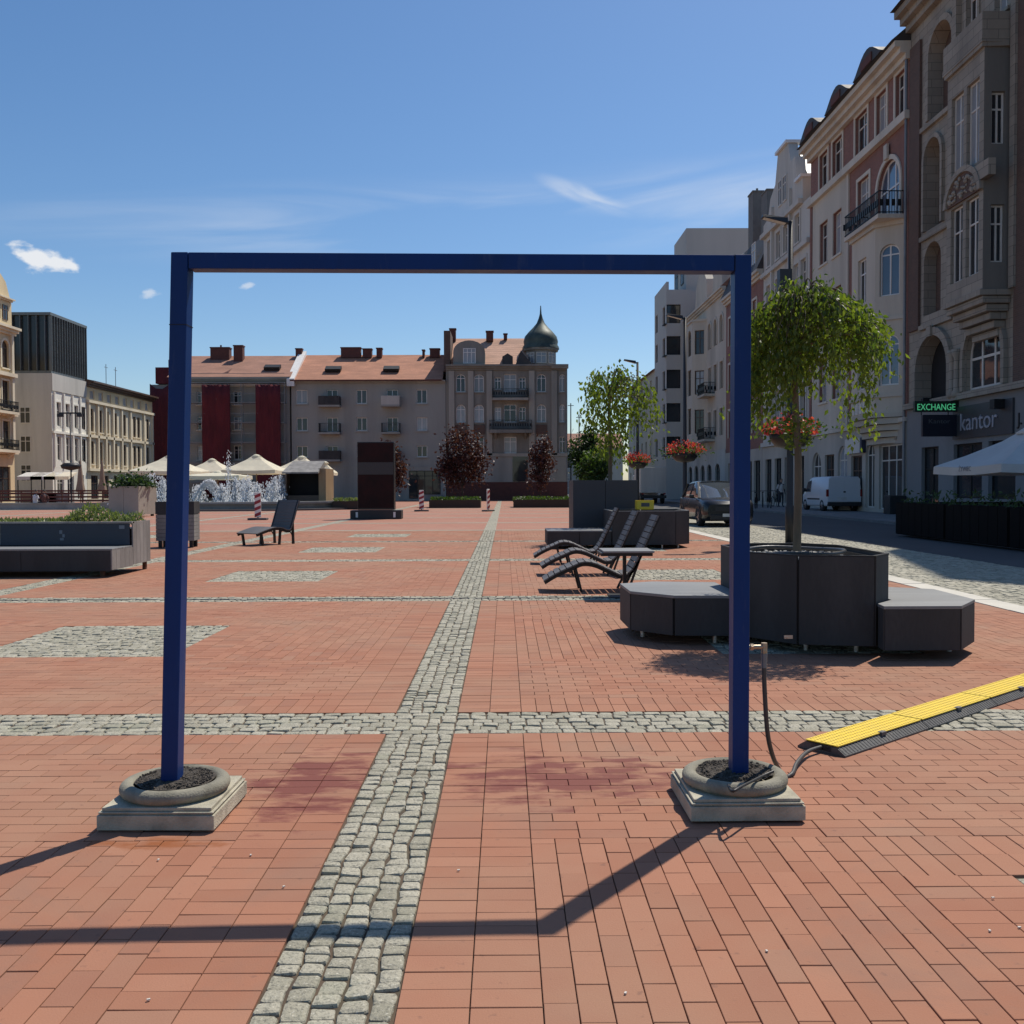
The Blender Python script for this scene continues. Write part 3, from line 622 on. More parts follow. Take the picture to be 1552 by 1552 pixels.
# left planter bench
pe3 = empty('planter_bench', (-8.6, 17, 0), 0, 'long grey planter bench with sedum and a dark blue back, at left', 'planter')
o3 = (-8.6, 17)
M_BLK = slatewood('blackened_board', (.028, .028, .03))
BX, BF, BB = -6.25, 16.45, 17.25              # right end, front of the planter, back of the planter
core = rect(-11.6, BX-.03, BF+.03, BB, o3)
mb = MB(); mb.prism(core, .14, .74); mb.build('tub', M_STEEL, pe3)
for k in range(5): B(BX-.022-o3[0], BX-o3[0], BF+k*.16-o3[1], BF+k*.16+.154-o3[1], .14, .86).build('board', M_GREYP, pe3, bevel=.002)
B(-8.45-o3[0], -6.30-o3[0], BF-.03-o3[1], BF-o3[1], .47, .83).build('back_panel', M_BLUEP, pe3, bevel=.004)
for k, (a, b) in enumerate(((-11.6, -10.0), (-9.995, -8.46))): B(a-o3[0], b-o3[0], BF-.03-o3[1], BF-o3[1], .47, .83).build('back_board', M_GREYP, pe3, bevel=.004)
for k, (a, b) in enumerate(((-11.6, -10.0), (-9.995, -8.46), (-8.455, -7.2), (-7.195, BX))): B(a-o3[0], b-o3[0], BF-.05-o3[1], BF+.06-o3[1], .831, .862).build('rim_board', M_GREYP, pe3, bevel=.003)
mb = MB().prism(rect(-11.6, BX-.03, 15.6, BF-.01, o3), .12, .43); mb.build('bench_core', M_STEEL, pe3)
for k, (a, b) in enumerate(((-11.6, -9.55), (-9.545, -7.7), (-7.695, BX-.024))): B(a-o3[0], b-o3[0], 15.56-o3[1], 15.585-o3[1], .10, .43).build('board', M_BLK, pe3, bevel=.003)
for k in range(5): B(BX-.022-o3[0], BX-o3[0], 15.56+k*.177-o3[1], 15.56+k*.177+.171-o3[1], .12, .43).build('board', M_GREYP, pe3, bevel=.002)
for k in range(6): B(-11.6-o3[0], BX-o3[0], 15.56+k*.143-o3[1], 15.56+k*.143+.137-o3[1], .431, .46).build('seat_board', M_BTOP, pe3, bevel=.003)
for x, y in ((-6.32, 17.15), (-6.5, 15.8), (-8.5, 15.8), (-10, 15.8), (-10, 17), (-8, 17)): B(x-o3[0]-.03, x-o3[0]+.03, y-o3[1]-.03, y-o3[1]+.03, 0, .14).build('foot', mat('rusty_steel', (.16, .08, .05), .8), pe3)
ex = -7.45-o3[0]; ey = BF-.034-o3[1]
mb = MB(); mb.box(ex-.02, ex+.03, ey, ey+.003, .66, .72); mb.box(ex+.03, ex+.07, ey, ey+.003, .60, .655); mb.box(ex-.01, ex+.05, ey, ey+.003, .55, .59); mb.build('emblem', mat('faded_print', (.16, .19, .22), .6), pe3)
B(-6.47-o3[0], -6.38-o3[0], ey, ey+.003, .74, .80).build('sticker', mat('faded_print', (.16, .19, .22), .6), pe3)

# ------------------------------------------------------------------ loungers
M_LSL = mat('weathered_slat', (.115, .108, .105), .6, .3, 3, 60, .3, .004, stretch=(1, .3, 1)); M_LFR = mat('black_frame', (.018, .018, .018), .5, metal=.3)
CURVE = spline([(0, 0, .16), (.16, 0, .255), (.36, 0, .345), (.52, 0, .405), (.68, 0, .385), (.86, 0, .305), (1.02, 0, .235), (1.14, 0, .27), (1.24, 0, .42), (1.36, 0, .67), (1.46, 0, .88), (1.54, 0, 1.05)], 6)
def lounger(loc, rz, label, group, W_=.62, curve=CURVE, mt=None):
    e = empty('sun_lounger', loc, rz, label, 'sun lounger', group)
    for s in (-1, 1):
        y = s*(W_/2-.05); mb = MB()
        for a, b in zip(curve[:-1], curve[1:]):
            mb.beam((a.x, y, a.z-.028), (b.x, y, b.z-.028), .03, .05)
        mb.build('side_rail', M_LFR, e)
        for p, q in (((.42, y, .33), (.50, y, 0)), ((1.34, y, .60), (1.04, y, 0)), ((1.30, y, .50), (1.12, y, 0.0))):
            MB().beam(p, q, .03, .03).build('leg', M_LFR, e)
    # slats at equal steps along the curve
    acc = 0; step = .088; nxt = .03
    for a, b in zip(curve[:-1], curve[1:]):
        l = (b-a).length
        while nxt <= acc+l:
            u = (nxt-acc)/l; p = a.lerp(b, u); d = (b-a).normalized(); M = Matrix((d, Vector((0, 1, 0)), d.cross(Vector((0, 1, 0))))).transposed()
            key = ('slat', W_, (mt or M_LSL).name)
            if key not in cache: cache[key] = MB().obox((0, 0, 0), (.076, W_, .018)).mesh('slat', mt or M_LSL)
            link('slat', cache[key], e, p+Vector((0, 0, .004)), M.to_euler()); nxt += step
        acc += l
    return e
G_L = 'wavy slatted sun loungers on the square'
lounger((.53, 13.35, 0), 0, 'nearest of three wavy slatted loungers, beside the small black table', G_L)
lounger((.58, 15.75, 0), R(1), 'middle one of three wavy slatted loungers in a row', G_L)
lounger((.54, 18.1, 0), R(-1), 'farthest of three wavy slatted loungers, in front of the charcoal bench', G_L)
C2 = spline([(0, 0, .30), (.25, 0, .37), (.55, 0, .43), (.80, 0, .42), (1.0, 0, .36), (1.12, 0, .40), (1.24, 0, .68), (1.34, 0, .95), (1.42, 0, 1.13)], 6)
def lounger2(loc, rz, label, mt=None):
    e = empty('sun_lounger', loc, rz, label, 'sun lounger', G_L); W_ = .74
    for s in (-1, 1):
        y = s*(W_/2-.04); mb = MB()
        for a, b in zip(C2[:-1], C2[1:]): mb.beam((a.x, y, a.z-.035), (b.x, y, b.z-.035), .035, .06)
        mb.build('side_rail', M_LFR, e)
        for p, q in (((.14, y, .33), (.2, y, 0)), ((.78, y, .40), (.74, y, 0)), ((1.2, y, .55), (1.22, y, 0))): MB().beam(p, q, .05, .05).build('leg', M_LFR, e)
        MB().tube(spline([(.76, y, .30), (.9, y, .36), (1.08, y, .34), (1.2, y, .2)], 4), .015, 6).build('brace', M_LFR, e)
    acc = 0; step = .084; nxt = .03; mt = mt or M_LSL
    for a, b in zip(C2[:-1], C2[1:]):
        l = (b-a).length
        while nxt <= acc+l:
            p = a.lerp(b, (nxt-acc)/l); d = (b-a).normalized(); M = Matrix((d, Vector((0, 1, 0)), d.cross(Vector((0, 1, 0))))).transposed(); key = ('slat2', mt.name)
            if key not in cache: cache[key] = MB().obox((0, 0, 0), (.078, W_, .02)).mesh('slat', mt)
            link('slat', cache[key], e, p+Vector((0, 0, .004)), M.to_euler()); nxt += step
        acc += l
    return e
lounger2((-6.30, 23.9, 0), R(57), 'lone dark slatted lounger with raised back, its foot towards the left')
e = empty('slatted_box', (-7.85, 23.5, 0), R(4), 'upright grey slatted box with a dark top, half hidden by the left blue post', 'box')
B(-.42, .42, -.24, .24, .17, 1.06).build('core', M_STEEL, e); B(-.45, .45, -.28, .28, .80, 1.10).build('dark_top', M_BLK, e, bevel=.004)
for k in range(7):
    for y in (-.272, .248): B(-.445, .445, y, y+.024, .17+k*.0895, .17+k*.0895+.083).build('slat', M_GREYP, e, bevel=.002)
    for x in (-.445, .421): B(x, x+.024, -.247, .247, .17+k*.0895, .17+k*.0895+.083).build('slat', M_GREYP, e, bevel=.002)
for sx in (-1, 1):
    for sy in (-1, 1): B(sx*.36-.04, sx*.36+.04, sy*.2-.04, sy*.2+.04, 0, .169).build('leg', M_STEEL, e)
e = empty('side_table', (1.56, 12.55, 0), 0, 'small square black table on one post beside the nearest lounger', 'table')
B(-.32, .32, -.32, .32, .585, .61).build('table_top', M_BTOP, e, bevel=.003); B(-.35, .3, -.3, .3, .545, .584).build('apron', M_LFR, e); B(-.04, .0, -.04, .04, .02, .545).build('post', M_LFR, e); B(-.22, .22, -.22, .22, 0, .019).build('base', M_LFR, e)

# ------------------------------------------------------------------ leaves and trees
def leaf_mesh(name, C, D, Nn, sz, mt, wid=.45, rnd=None):
    """kite-shaped folded leaves. C centres, D directions, Nn side vectors, sz lengths"""
    C = np.asarray(C); D = np.asarray(D); S = np.asarray(Nn); sz = np.asarray(sz)[:, None]; n = len(C)
    up = np.cross(S, D); P0 = C-D*sz*.5; P2 = C+D*sz*.5; mid = C-D*sz*.08
    Lp = mid+S*sz*wid*.5+up*sz*.08; Rp = mid-S*sz*wid*.5+up*sz*.08
    V = np.stack([P0, Rp, P2, Lp], 1).reshape(-1, 3); b = (np.arange(n)*4)[:, None]
    F = np.concatenate([b+np.array([[0, 1, 2]]), b+np.array([[0, 2, 3]])])
    r = RNG.random(n) if rnd is None else rnd
    return fast_mesh(name, V, [F], mt, np.repeat(r, 4))
def unit(v): return v/np.maximum(1e-6, np.linalg.norm(v, axis=1, keepdims=True))
M_LEAF = leafmat('weeping_leaf', (.055, .09, .022), (.16, .19, .035), .48); M_PURP = leafmat('purple_leaf', (.035, .012, .014), (.085, .028, .03), .25)
M_GRN = leafmat('green_leaf', (.03, .06, .018), (.075, .12, .03), .35); M_DGRN = leafmat('dark_green_leaf', (.02, .045, .018), (.045, .08, .03), .3); M_SEDUM = leafmat('sedum_leaf', (.10, .13, .05), (.20, .23, .10), .3)
M_BARK = mat('bark', (.15, .115, .075), .9, .35, 6, 40, .8, .02, stretch=(1, 1, .25)); M_BARKD = mat('dark_bark', (.07, .055, .045), .9, .3, 6, 40, .6, .02, stretch=(1, 1, .25))
M_RED = leafmat('red_petal', (.42, .03, .045), (.56, .09, .10), .3)
def weeping_tree(base, hbase, top, cx, cy, rx, ry, nstr, label, lsz=.075, lowf=None, group=None, trunk_r=.045, seed=1, dens=1.0, droop=.0, shoots=(), scat=.035):
    rr = random.Random(seed); e = empty('weeping_tree', (base[0], base[1], hbase), 0, label, 'tree', group)
    fork = top-.55*rx*1.0-hbase
    tp = spline([(0, 0, 0), (.01, .0, fork*.4), (-.02, .01, fork*.75), (.01, 0, fork)], 5)
    MB().tube(tp, [trunk_r*(1.15-.45*i/(len(tp)-1)) for i in range(len(tp))], 10).build('trunk', M_BARK, e)
    limb = MB(); Cs = []; Ds = []
    dx, dy = cx-base[0], cy-base[1]
    for i in range(nstr):
        th = rr.random()*6.283; rr_ = math.sqrt(rr.random()); f = (.22+.78*rr_)*(.90+.13*math.sin(3*th+seed)+.07*math.sin(7*th+2*seed))
        ex, ey = dx+rx*f*math.cos(th), dy+ry*f*math.sin(th)
        apex = top-hbase-.10*rx*(1+math.sin(5*th+1.3*seed))*f-(rr.random()*.16+.42*f**2.6)*rx*.9-max(0, ex-dx*.6)**1.4*droop
        low = (lowf(ex+base[0], f) if lowf else 1.9)-hbase+rr.gauss(0, .13)+(.35*rr.random() if rr.random() < .4 else 0)
        a = Vector((rr.gauss(0, .02), rr.gauss(0, .02), fork*rr.uniform(.86, 1.0))); mid = Vector((ex*.55, ey*.55, apex+.03)); out = Vector((ex, ey, apex-.10*rx)); end = Vector((ex+.10*rx*math.cos(th)+rr.gauss(0, rx*.12), ey+.10*ry*math.sin(th)+rr.gauss(0, ry*.12), max(low, .25)))
        if end.z > out.z-.15: end.z = out.z-.15
        L1 = spline([a, mid, out, out.lerp(end, .5)+Vector((rr.gauss(0, .03), rr.gauss(0, .03), 0)), end], 7)
        if i % 3 == 0: limb.tube(L1[:20], [max(.003, trunk_r*.33*(1-j/22)) for j in range(20)], 5, cap=False)
        seg = L1[9:] if i % 2 else L1[11:]
        for p, q in zip(seg[:-1], seg[1:]):
            m_ = max(1, int((q-p).length/.026*dens))
            for k in range(m_):
                if rr.random() < .12: continue
                pt = p.lerp(q, rr.random()); d = (q-p).normalized()+Vector((rr.gauss(0, .55), rr.gauss(0, .55), rr.gauss(-.35, .4)))
                Cs.append(pt+Vector((rr.gauss(0, scat), rr.gauss(0, scat), rr.gauss(0, scat)))); Ds.append(d)
    for zz, nn in shoots:
        for _ in range(nn):
            t = rr.random()*6.283; q = rr.random()**.6*.15; Cs.append(Vector((q*math.cos(t), q*math.sin(t), zz-hbase+rr.gauss(0, .10)))); Ds.append(Vector((math.cos(t), math.sin(t), rr.gauss(0, .7))))
    limb.build('limbs', M_BARK, e)
    C = np.array(Cs); D = unit(np.array(Ds)); S = unit(np.cross(D, RNG.normal(0, 1, D.shape)))
    o = link('crown', leaf_mesh('crown', C, D, S, RNG.uniform(.7, 1.3, len(C))*lsz, M_LEAF, .55), e); return e
def low1(x, f):
    if x < 2.62: return 2.10
    if x < 2.85: return 2.38
    if 3.20 < x < 3.25: return 1.95
    return 2.56 if x > 3.1 else 2.46
TBX, TBY = 2.745, 9.15
weeping_tree((TBX, TBY), .74, 3.32, 2.92, 9.12, .66, .64, 310, 'near weeping tree with bright green leaves growing in the charcoal planter', .056, low1, 'weeping trees in planters', .034, 5, 1.3, .36, ((1.93, 190),))
def low2(x, f): return 3.05 if x < 2.3 else (2.15 if 2.5 < x < 3.1 else 2.85)
weeping_tree((2.72, 25.2), 1.5, 4.45, 2.86, 25.2, 1.0, .98, 90, 'far loose weeping tree rising from the tall anthracite box', .12, low2, 'weeping trees in planters', .05, 9, .55, .15, (), .10)
def bushy(base, h0, h1, rx, ry, n, lsz, mt, label, cat='tree', name='bushy_tree', group=None, trunk=True, clumps=26, seed=2, shape=1.0, bark=None):
    e = empty(name, base, 0, label, cat, group); rg = np.random.default_rng(seed); cz, rz_ = (h0+h1)/2, (h1-h0)/2
    if trunk:
        MB().tube(spline([(0, 0, 0), (.03, 0, h0*.6), (0, .02, cz)], 5), [.07*(1.2-.08*i) for i in range(11)], 8).build('trunk', bark or M_BARKD, e)
        mb = MB()
        for i in range(7):
            t = rg.random()*6.283; mb.tube(spline([(0, 0, h0+.1+.1*i), (rx*.4*math.cos(t), ry*.4*math.sin(t), cz), (rx*.75*math.cos(t), ry*.75*math.sin(t), cz+rz_*.5)], 4), [.03*(1-i_/10) for i_ in range(9)], 5)
        mb.build('limbs', bark or M_BARKD, e)
    cc = unit(rg.normal(0, 1, (clumps, 3)))*np.power(rg.random((clumps, 1)), .4)*.85
    if shape != 1.0: cc[:, :2] *= np.clip(1-shape*np.clip(cc[:, 2:3]*.8, -.3, 1), .2, 1.4)
    cc = cc*np.array([rx, ry, rz_])+np.array([0, 0, cz])
    k = rg.integers(0, clumps, n); P = cc[k]+rg.normal(0, .20, (n, 3))*np.array([rx, ry, rz_])
    D = unit(rg.normal(0, 1, (n, 3))); S = unit(np.cross(D, rg.normal(0, 1, (n, 3))))
    link('crown', leaf_mesh('crown', P, D, S, rg.uniform(.7, 1.3, n)*lsz, mt, .6), e); return e
bushy((-8.3, 71, 0), .9, 4.7, 1.35, 1.3, 1900, .25, M_PURP, 'dark purple leaved tree just right of the red totem', seed=3, group='purple leaved trees before the far houses')
bushy((-3.1, 71, 0), 1.2, 5.4, 2.0, 1.7, 3400, .25, M_PURP, 'widest dark purple leaved tree in front of the domed house', seed=4, group='purple leaved trees before the far houses', clumps=34)
bushy((2.6, 72, 0), .9, 5.3, 1.15, 1.1, 1700, .23, M_PURP, 'slim dark purple leaved tree before the corner house', seed=6, group='purple leaved trees before the far houses', shape=.8)
bushy((8.6, 96, 0), .8, 5.0, 1.5, 1.5, 1800, .34, M_GRN, 'green tree at the mouth of the side street', seed=8)
bushy((9.6, 110, 0), 2, 8.5, 2.4, 2, 3000, .36, M_DGRN, 'dark green tree deeper in the side street', seed=18)
for k, (x, w, lb) in enumerate(((-3.4, 3.5, 'low planting trough with clipped green top under the widest purple tree'), (2.9, 4.6, 'longer low planting trough with clipped green top before the corner house'), (-9.3, 3.6, 'low planting trough with sunlit grass left of the red totem'))):
    e = empty('planting_trough', (x, 67.5 if k < 2 else 64, 0), 0, lb, 'planter', 'low planting troughs')
    mb = MB(); wallring(mb, [(-w/2, -1), (w/2, -1), (w/2, 1), (-w/2, 1)], 0, .55, .1); mb.build('trough', mat('dark_wood', (.05, .035, .025), .8), e)
    n = 900; P = np.stack([RNG.uniform(-w/2, w/2, n), RNG.uniform(-.95, .95, n), RNG.uniform(.42, .75, n)], 1); D = unit(RNG.normal(0, 1, (n, 3))+[0, 0, 1]); S = unit(np.cross(D, RNG.normal(0, 1, (n, 3))))
    tag(link('planting', leaf_mesh('planting', P, D, S, RNG.uniform(.12, .25, n), M_GRN if k < 2 else M_SEDUM, .5), e), kind='stuff')
# sedum in the left planter bench
n = 4200; P = np.stack([RNG.uniform(-11.6, -6.3, n), RNG.uniform(16.5, 17.2, n), np.zeros(n)], 1)
hgt = .06+.12*np.clip(np.sin(P[:, 0]*1.7)+np.sin(P[:, 0]*4.1+P[:, 1]*3)*.6, 0, 2)+.16*np.exp(-((P[:, 0]+7.05)/.35)**2)
P[:, 2] = .83+RNG.random(n)*hgt; P -= [o3[0], o3[1], 0]
D = unit(RNG.normal(0, .6, (n, 3))+[0, 0, 1]); S = unit(np.cross(D, RNG.normal(0, 1, (n, 3))))
tag(link('planting', leaf_mesh('planting', P, D, S, RNG.uniform(.05, .13, n), M_SEDUM, .35), pe3), kind='stuff')
# shrub in the beige box
n = 1500; P = RNG.normal(0, 1, (n, 3))*[.42, .4, .22]+[0, 0, .25]; P[:, 2] = np.abs(P[:, 2]); D = unit(RNG.normal(0, 1, (n, 3))); S = unit(np.cross(D, RNG.normal(0, 1, (n, 3))))
e = empty('planter_shrub', (-18.9, 49.8, 1.42), 0, 'dark shrub growing in the tall beige box', 'shrub'); link('foliage', leaf_mesh('foliage', P, D, S, RNG.uniform(.12, .3, n), M_DGRN, .5), e)
MB().tube([(0, 0, -.05), (.05, 0, .4)], .03, 6).build('stem', M_BARKD, e)
# ------------------------------------------------------------------ street lamps with flower bowls
M_POLE = mat('anthracite_pole', (.035, .035, .038), .5, metal=.4)
def lamp(x, y, h, label, box=False, bowl=.72, n=520):
    e = empty('street_lamp', (x, y, 0), 0, label, 'street lamp', 'street lamps along the kerb')
    MB().lathe([(.0, 0), (.11, 0), (.11, .9), (.085, .95), (.075, 3.0), (.06, h), (0, h)], 12).build('pole', M_POLE, e)
    MB().beam((0, 0, h-.06), (-.22, 0, h+.0), .07, .07).build('arm', M_POLE, e)
    mb = MB(); mb.add([(-.1, -.14, h-.08), (-.1, .14, h-.08), (-.72, .12, h+.08), (-.72, -.12, h+.08), (-.1, -.1, h+.06), (-.1, .1, h+.06), (-.70, .08, h+.15), (-.70, -.08, h+.15)], [(3,2,1,0),(4,5,6,7),(0,1,5,4),(1,2,6,5),(2,3,7,6),(3,0,4,7)]); hd = mb.build('lamp_head', M_POLE, e)
    mb = MB(); mb.add([(-.14, -.11, h-.076), (-.14, .11, h-.076), (-.68, .095, h+.066), (-.68, -.095, h+.066)], [(3, 2, 1, 0)]); mb.build('lens', mat('lamp_lens', (.55, .55, .52), .3), hd)
    if box: B(-.3, -.0, -.13, .13, h-1.75, h-1.2).build('loudspeaker', M_POLE, e)
    f = empty('flower_bowl', (x, y, 2.35), 0, label.replace('street lamp', 'flower bowl with red blooms on the lamp').split(',')[0], 'flower bowl', 'flower bowls hung on the lamp posts')
    MB().lathe([(.12, 0), (.35, .05), (.48, .2), (.52, .36), (.47, .36), (.3, .3), (.12, .3)], 20).build('bowl', M_POLE, f)
    P = RNG.normal(0, 1, (n, 3))*[.40, .40, .13]+[0, 0, .44]; D = unit(RNG.normal(0, 1, (n, 3))); S = unit(np.cross(D, RNG.normal(0, 1, (n, 3)))); tag(link('foliage', leaf_mesh('foliage', P, D, S, RNG.uniform(.08, .15, n), M_GRN, .6), f), kind='stuff')
    P = unit(RNG.normal(0, 1, (n, 3)))*[.62, .62, .25]+RNG.normal(0, .07, (n, 3))+[0, 0, .50]; P[:, 2] = np.maximum(P[:, 2], .36); D = unit(RNG.normal(0, 1, (n, 3))); S = unit(np.cross(D, RNG.normal(0, 1, (n, 3)))); tag(link('flowers', leaf_mesh('flowers', P, D, S, RNG.uniform(.07, .12, n), M_RED, .9), f), kind='stuff')
    return e
lamp(7.08, 24.2, 7.95, 'nearest street lamp, rising behind the near weeping tree', True)
lamp(7.0, 37.9, 7.95, 'second street lamp, beside the dark car')
lamp(7.0, 51.4, 7.95, 'farthest street lamp, above the far weeping tree')
# ------------------------------------------------------------------ building kit: local x along the facade, z up, facade plane y=0, street at -y
GL_DARK = glassmat('window_glass', (.035, .04, .045), .04, .55); GL_CURT = glassmat('curtained_glass', (.34, .36, .38), .12, .5); GL_BLUE = glassmat('sky_glass', (.10, .14, .2), .02, 1.0)
M_WHITE = mat('white_window_paint', (.76, .74, .70), .5, .08, 3, 30, .05); M_TRIMW = mat('old_white_paint', (.64, .61, .55), .6, .12, 3, 30, .1); M_BROWNF = mat('brown_window_paint', (.10, .06, .04), .5)
M_IRON = mat('wrought_iron', (.02, .022, .024), .55, metal=.5); M_ZINC = mat('zinc_sheet', (.22, .23, .24), .5, metal=.3, dirt=(.12, .12, .12)); M_DKROOF = mat('dark_slate_roof', (.05, .045, .045), .7, .3, 2, 20, .4, .03)
M_INT = mat('dark_interior', (.012, .012, .013), .9, bump=0)
def tileroof(name, c, s=.28):
    m, nt, bs = nodes(name); v = nnew(nt, 'ShaderNodeTexCoord').outputs['Object']
    w = nnew(nt, 'ShaderNodeTexWave', wave_type='BANDS', bands_direction='Z'); w.inputs['Scale'].default_value = 1.1/s*.5; w.inputs['Distortion'].default_value = .6; nt.links.new(v, w.inputs[0])
    k = mixc(nt, mrange(nt, noise(nt, mapping(nt, v, (.6, 1, 3)), .8, 6, .6), .35, .7), tuple(x*.78 for x in c), tuple(x*1.2 for x in c)); k = mixc(nt, mrange(nt, noise(nt, v, 6, 3), .4, .7, 0, .4), k, tuple(x*.65 for x in c))
    nt.links.new(k, bs.inputs['Base Color']); bs.inputs['Roughness'].default_value = .85; bumpn(nt, bs, w.outputs['Fac'], .5, .05); return m
M_TILE1 = tileroof('brown_red_tiles', (.34, .17, .115)); M_TILE2 = tileroof('orange_red_tiles', (.44, .20, .12)); M_TILE3 = tileroof('pale_red_tiles', (.50, .29, .20), .5)
M_CHIM = mat('chimney_brick', (.12, .045, .035), .85, .25, 4, 40, .3); M_CHIMG = mat('chimney_render', (.17, .16, .15), .85)
def plaster(name, col, dirt=None, dfac=.5, var=.14, scale=.35): return mat(name, col, .88, var, scale, 14, .25, .02, dirt=dirt or tuple(x*.5 for x in col), dfac=dfac, stretch=(1.3, 1.3, .2))
def brickwall(name, c1, c2, mo, dirt=None, bw=.26, bh=.077, ms=.006):
    m, nt, bs = nodes(name); v = nnew(nt, 'ShaderNodeTexCoord').outputs['Object']
    sep = nnew(nt, 'ShaderNodeSeparateXYZ'); nt.links.new(v, sep.inputs[0]); cb = nnew(nt, 'ShaderNodeCombineXYZ')
    ad = nnew(nt, 'ShaderNodeMath', operation='ADD'); nt.links.new(sep.outputs[0], ad.inputs[0]); nt.links.new(sep.outputs[1], ad.inputs[1]); nt.links.new(ad.outputs[0], cb.inputs[0]); nt.links.new(sep.outputs[2], cb.inputs[1])
    b = nnew(nt, 'ShaderNodeTexBrick'); nt.links.new(cb.outputs[0], b.inputs[0]); b.inputs['Scale'].default_value = 1; b.inputs['Brick Width'].default_value = bw; b.inputs['Row Height'].default_value = bh; b.inputs['Mortar Size'].default_value = ms
    b.inputs['Color1'].default_value = rgb(c1); b.inputs['Color2'].default_value = rgb(c2); b.inputs['Mortar'].default_value = rgb(mo)
    k = mixc(nt, mrange(nt, noise(nt, mapping(nt, v, (1, 1, .4)), .5, 6, .65), .45, .75, 0, .5), b.outputs[0], dirt or tuple(x*.55 for x in c1))
    nt.links.new(k, bs.inputs['Base Color']); bs.inputs['Roughness'].default_value = .9; bumpn(nt, bs, b.outputs['Fac'], .3, .01).invert = True; return m
WIN = {}
class Bld:
    def __init__(s, name, loc, rz, label, cat='building', group=None):
        s.e = empty(name, loc, rz, label, cat, group); s.M = Matrix.Translation(loc) @ Matrix.Rotation(rz, 4, 'Z'); s.I = s.M.inverted()
    def uv(s, px, py, y=0.0):                    # photo pixel -> (u, v) on the facade plane
        o = s.I @ Vector((0, 0, CAM_H)); d = s.I.to_3x3() @ ray(px, py); t = (y-o.y)/d.y; p = o+d*t; return p.x, p.z
    def rect(s, x0, y0, x1, y1, y=0.0):
        xm = (x0+x1)/2; a = s.uv(x0, y0, y)[0]; b = s.uv(x1, y1, y)[0]; return min(a, b), max(a, b), s.uv(xm, y1, y)[1], s.uv(xm, y0, y)[1]
    def part(s, name, mb, m, bevel=0.0, parent=None): return mb.build(name, m, parent or s.e, bevel=bevel)
    def wall(s, m, u0, u1, v0, v1, holes=(), depth=.28, y=0.0, name='wall', parent=None, xf=None):
        """front skin with real openings; holes (a,b,c,d[,arch rise])"""
        H = [tuple(h)+(0,)*(5-len(h)) for h in holes]; H = [h[:5] for h in H if h[0] > u0+.01 and h[1] < u1-.01]
        us = sorted(set([u0, u1]+[round(v, 4) for h in H for v in h[:2]])); vs = sorted(set([v0, v1]+[round(min(max(v, v0), v1), 4) for h in H for v in h[2:4]]))
        mb = MB(); V = lambda a, b, d=0.0: (a, y+d, b)
        for i in range(len(us)-1):
            for j in range(len(vs)-1):
                a, b, c, d = us[i], us[i+1], vs[j], vs[j+1]; mu, mv = (a+b)/2, (c+d)/2
                if any(h[0] < mu < h[1] and h[2] < mv < h[3] for h in H): continue
                mb.add([V(a, c), V(b, c), V(b, d), V(a, d)], [(0, 1, 2, 3)])
        for a, b, c, d, r in H:
            pts = [(a, c), (b, c)]
            if r > 0:
                n = 12; arc = [((a+b)/2+(b-a)/2*math.cos(math.pi*k/n), d-r+r*math.sin(math.pi*k/n)) for k in range(n+1)]; pts += arc
                for k in range(n//2): mb.add([V(b, d), V(*arc[k+1]), V(*arc[k])], [(0, 1, 2)])
                for k in range(n//2, n): mb.add([V(a, d), V(*arc[k+1]), V(*arc[k])], [(0, 1, 2)])
            else: pts += [(b, d), (a, d)]
            k = len(pts)
            for i in range(k):
                p, q = pts[i], pts[(i+1) % k]
                if p != q: mb.add([V(*p), V(*q), V(*q, depth), V(*p, depth)], [(0, 1, 2, 3)])
        o = link(name, mb.mesh(name, m), parent or s.e)
        if xf is not None: o.matrix_local = xf
        return o
    def window(s, a, b, c, d, arch=0.0, y=0.16, frame=None, glass=None, mull=1, trans=.66, bar=.07, parent=None, xf=None, name='window'):
        w, h = round(b-a, 2), round(d-c, 2); frame = frame or M_WHITE; glass = glass or random.choice((GL_DARK, GL_DARK, GL_CURT)); key = (w, h, round(arch, 2), frame.name, mull, trans, bar)
        if key not in WIN:
            mb = MB(); t = bar
            mb.box(0, t, -.03, .03, 0, h-arch); mb.box(w-t, w, -.03, .03, 0, h-arch); mb.box(t, w-t, -.03, .03, 0, t)
            def arcpt(k, n, ins): th = math.pi*k/n; return (w/2+(w/2-ins)*math.cos(th), h-arch+(max(arch, .01)-ins*(1 if arch else 0))*math.sin(th))
            if arch: 
                n = 12
                for k in range(n):
                    P = [arcpt(k, n, 0), arcpt(k+1, n, 0), arcpt(k+1, n, t), arcpt(k, n, t)]; mb.prismY([P[3], P[2], P[1], P[0]], -.03, .03)
            else: mb.box(t, w-t, -.03, .03, h-t, h)
            zt = (h-arch)*trans if not arch else h-arch-.06
            top = h-t
            if trans: mb.box(t, w-t, -.028, .028, zt, zt+bar*.9)
            for i in range(mull):
                x = w*(i+1)/(mull+1); hh = h-t if not arch else h-arch+arch*math.sqrt(max(0, 1-((x-w/2)/(w/2))**2))-t
                mb.box(x-bar*.5, x+bar*.5, -.032, .026, t, hh)
            fm = mb.mesh('window', frame); mb = MB()
            if arch: P = [(t/2, t/2), (w-t/2, t/2)]+[arcpt(k, 12, t/2) for k in range(13)]
            else: P = [(t/2, t/2), (w-t/2, t/2), (w-t/2, h-t/2), (t/2, h-t/2)]
            mb.add([(x, 0, z) for x, z in P]+[(x, .02, z) for x, z in P], [tuple(range(len(P))), tuple(range(2*len(P)-1, len(P)-1, -1))]+[((i+1) % len(P), i, len(P)+i, len(P)+(i+1) % len(P)) for i in range(len(P))])
            WIN[key] = (fm, mb.v, mb.f, {})
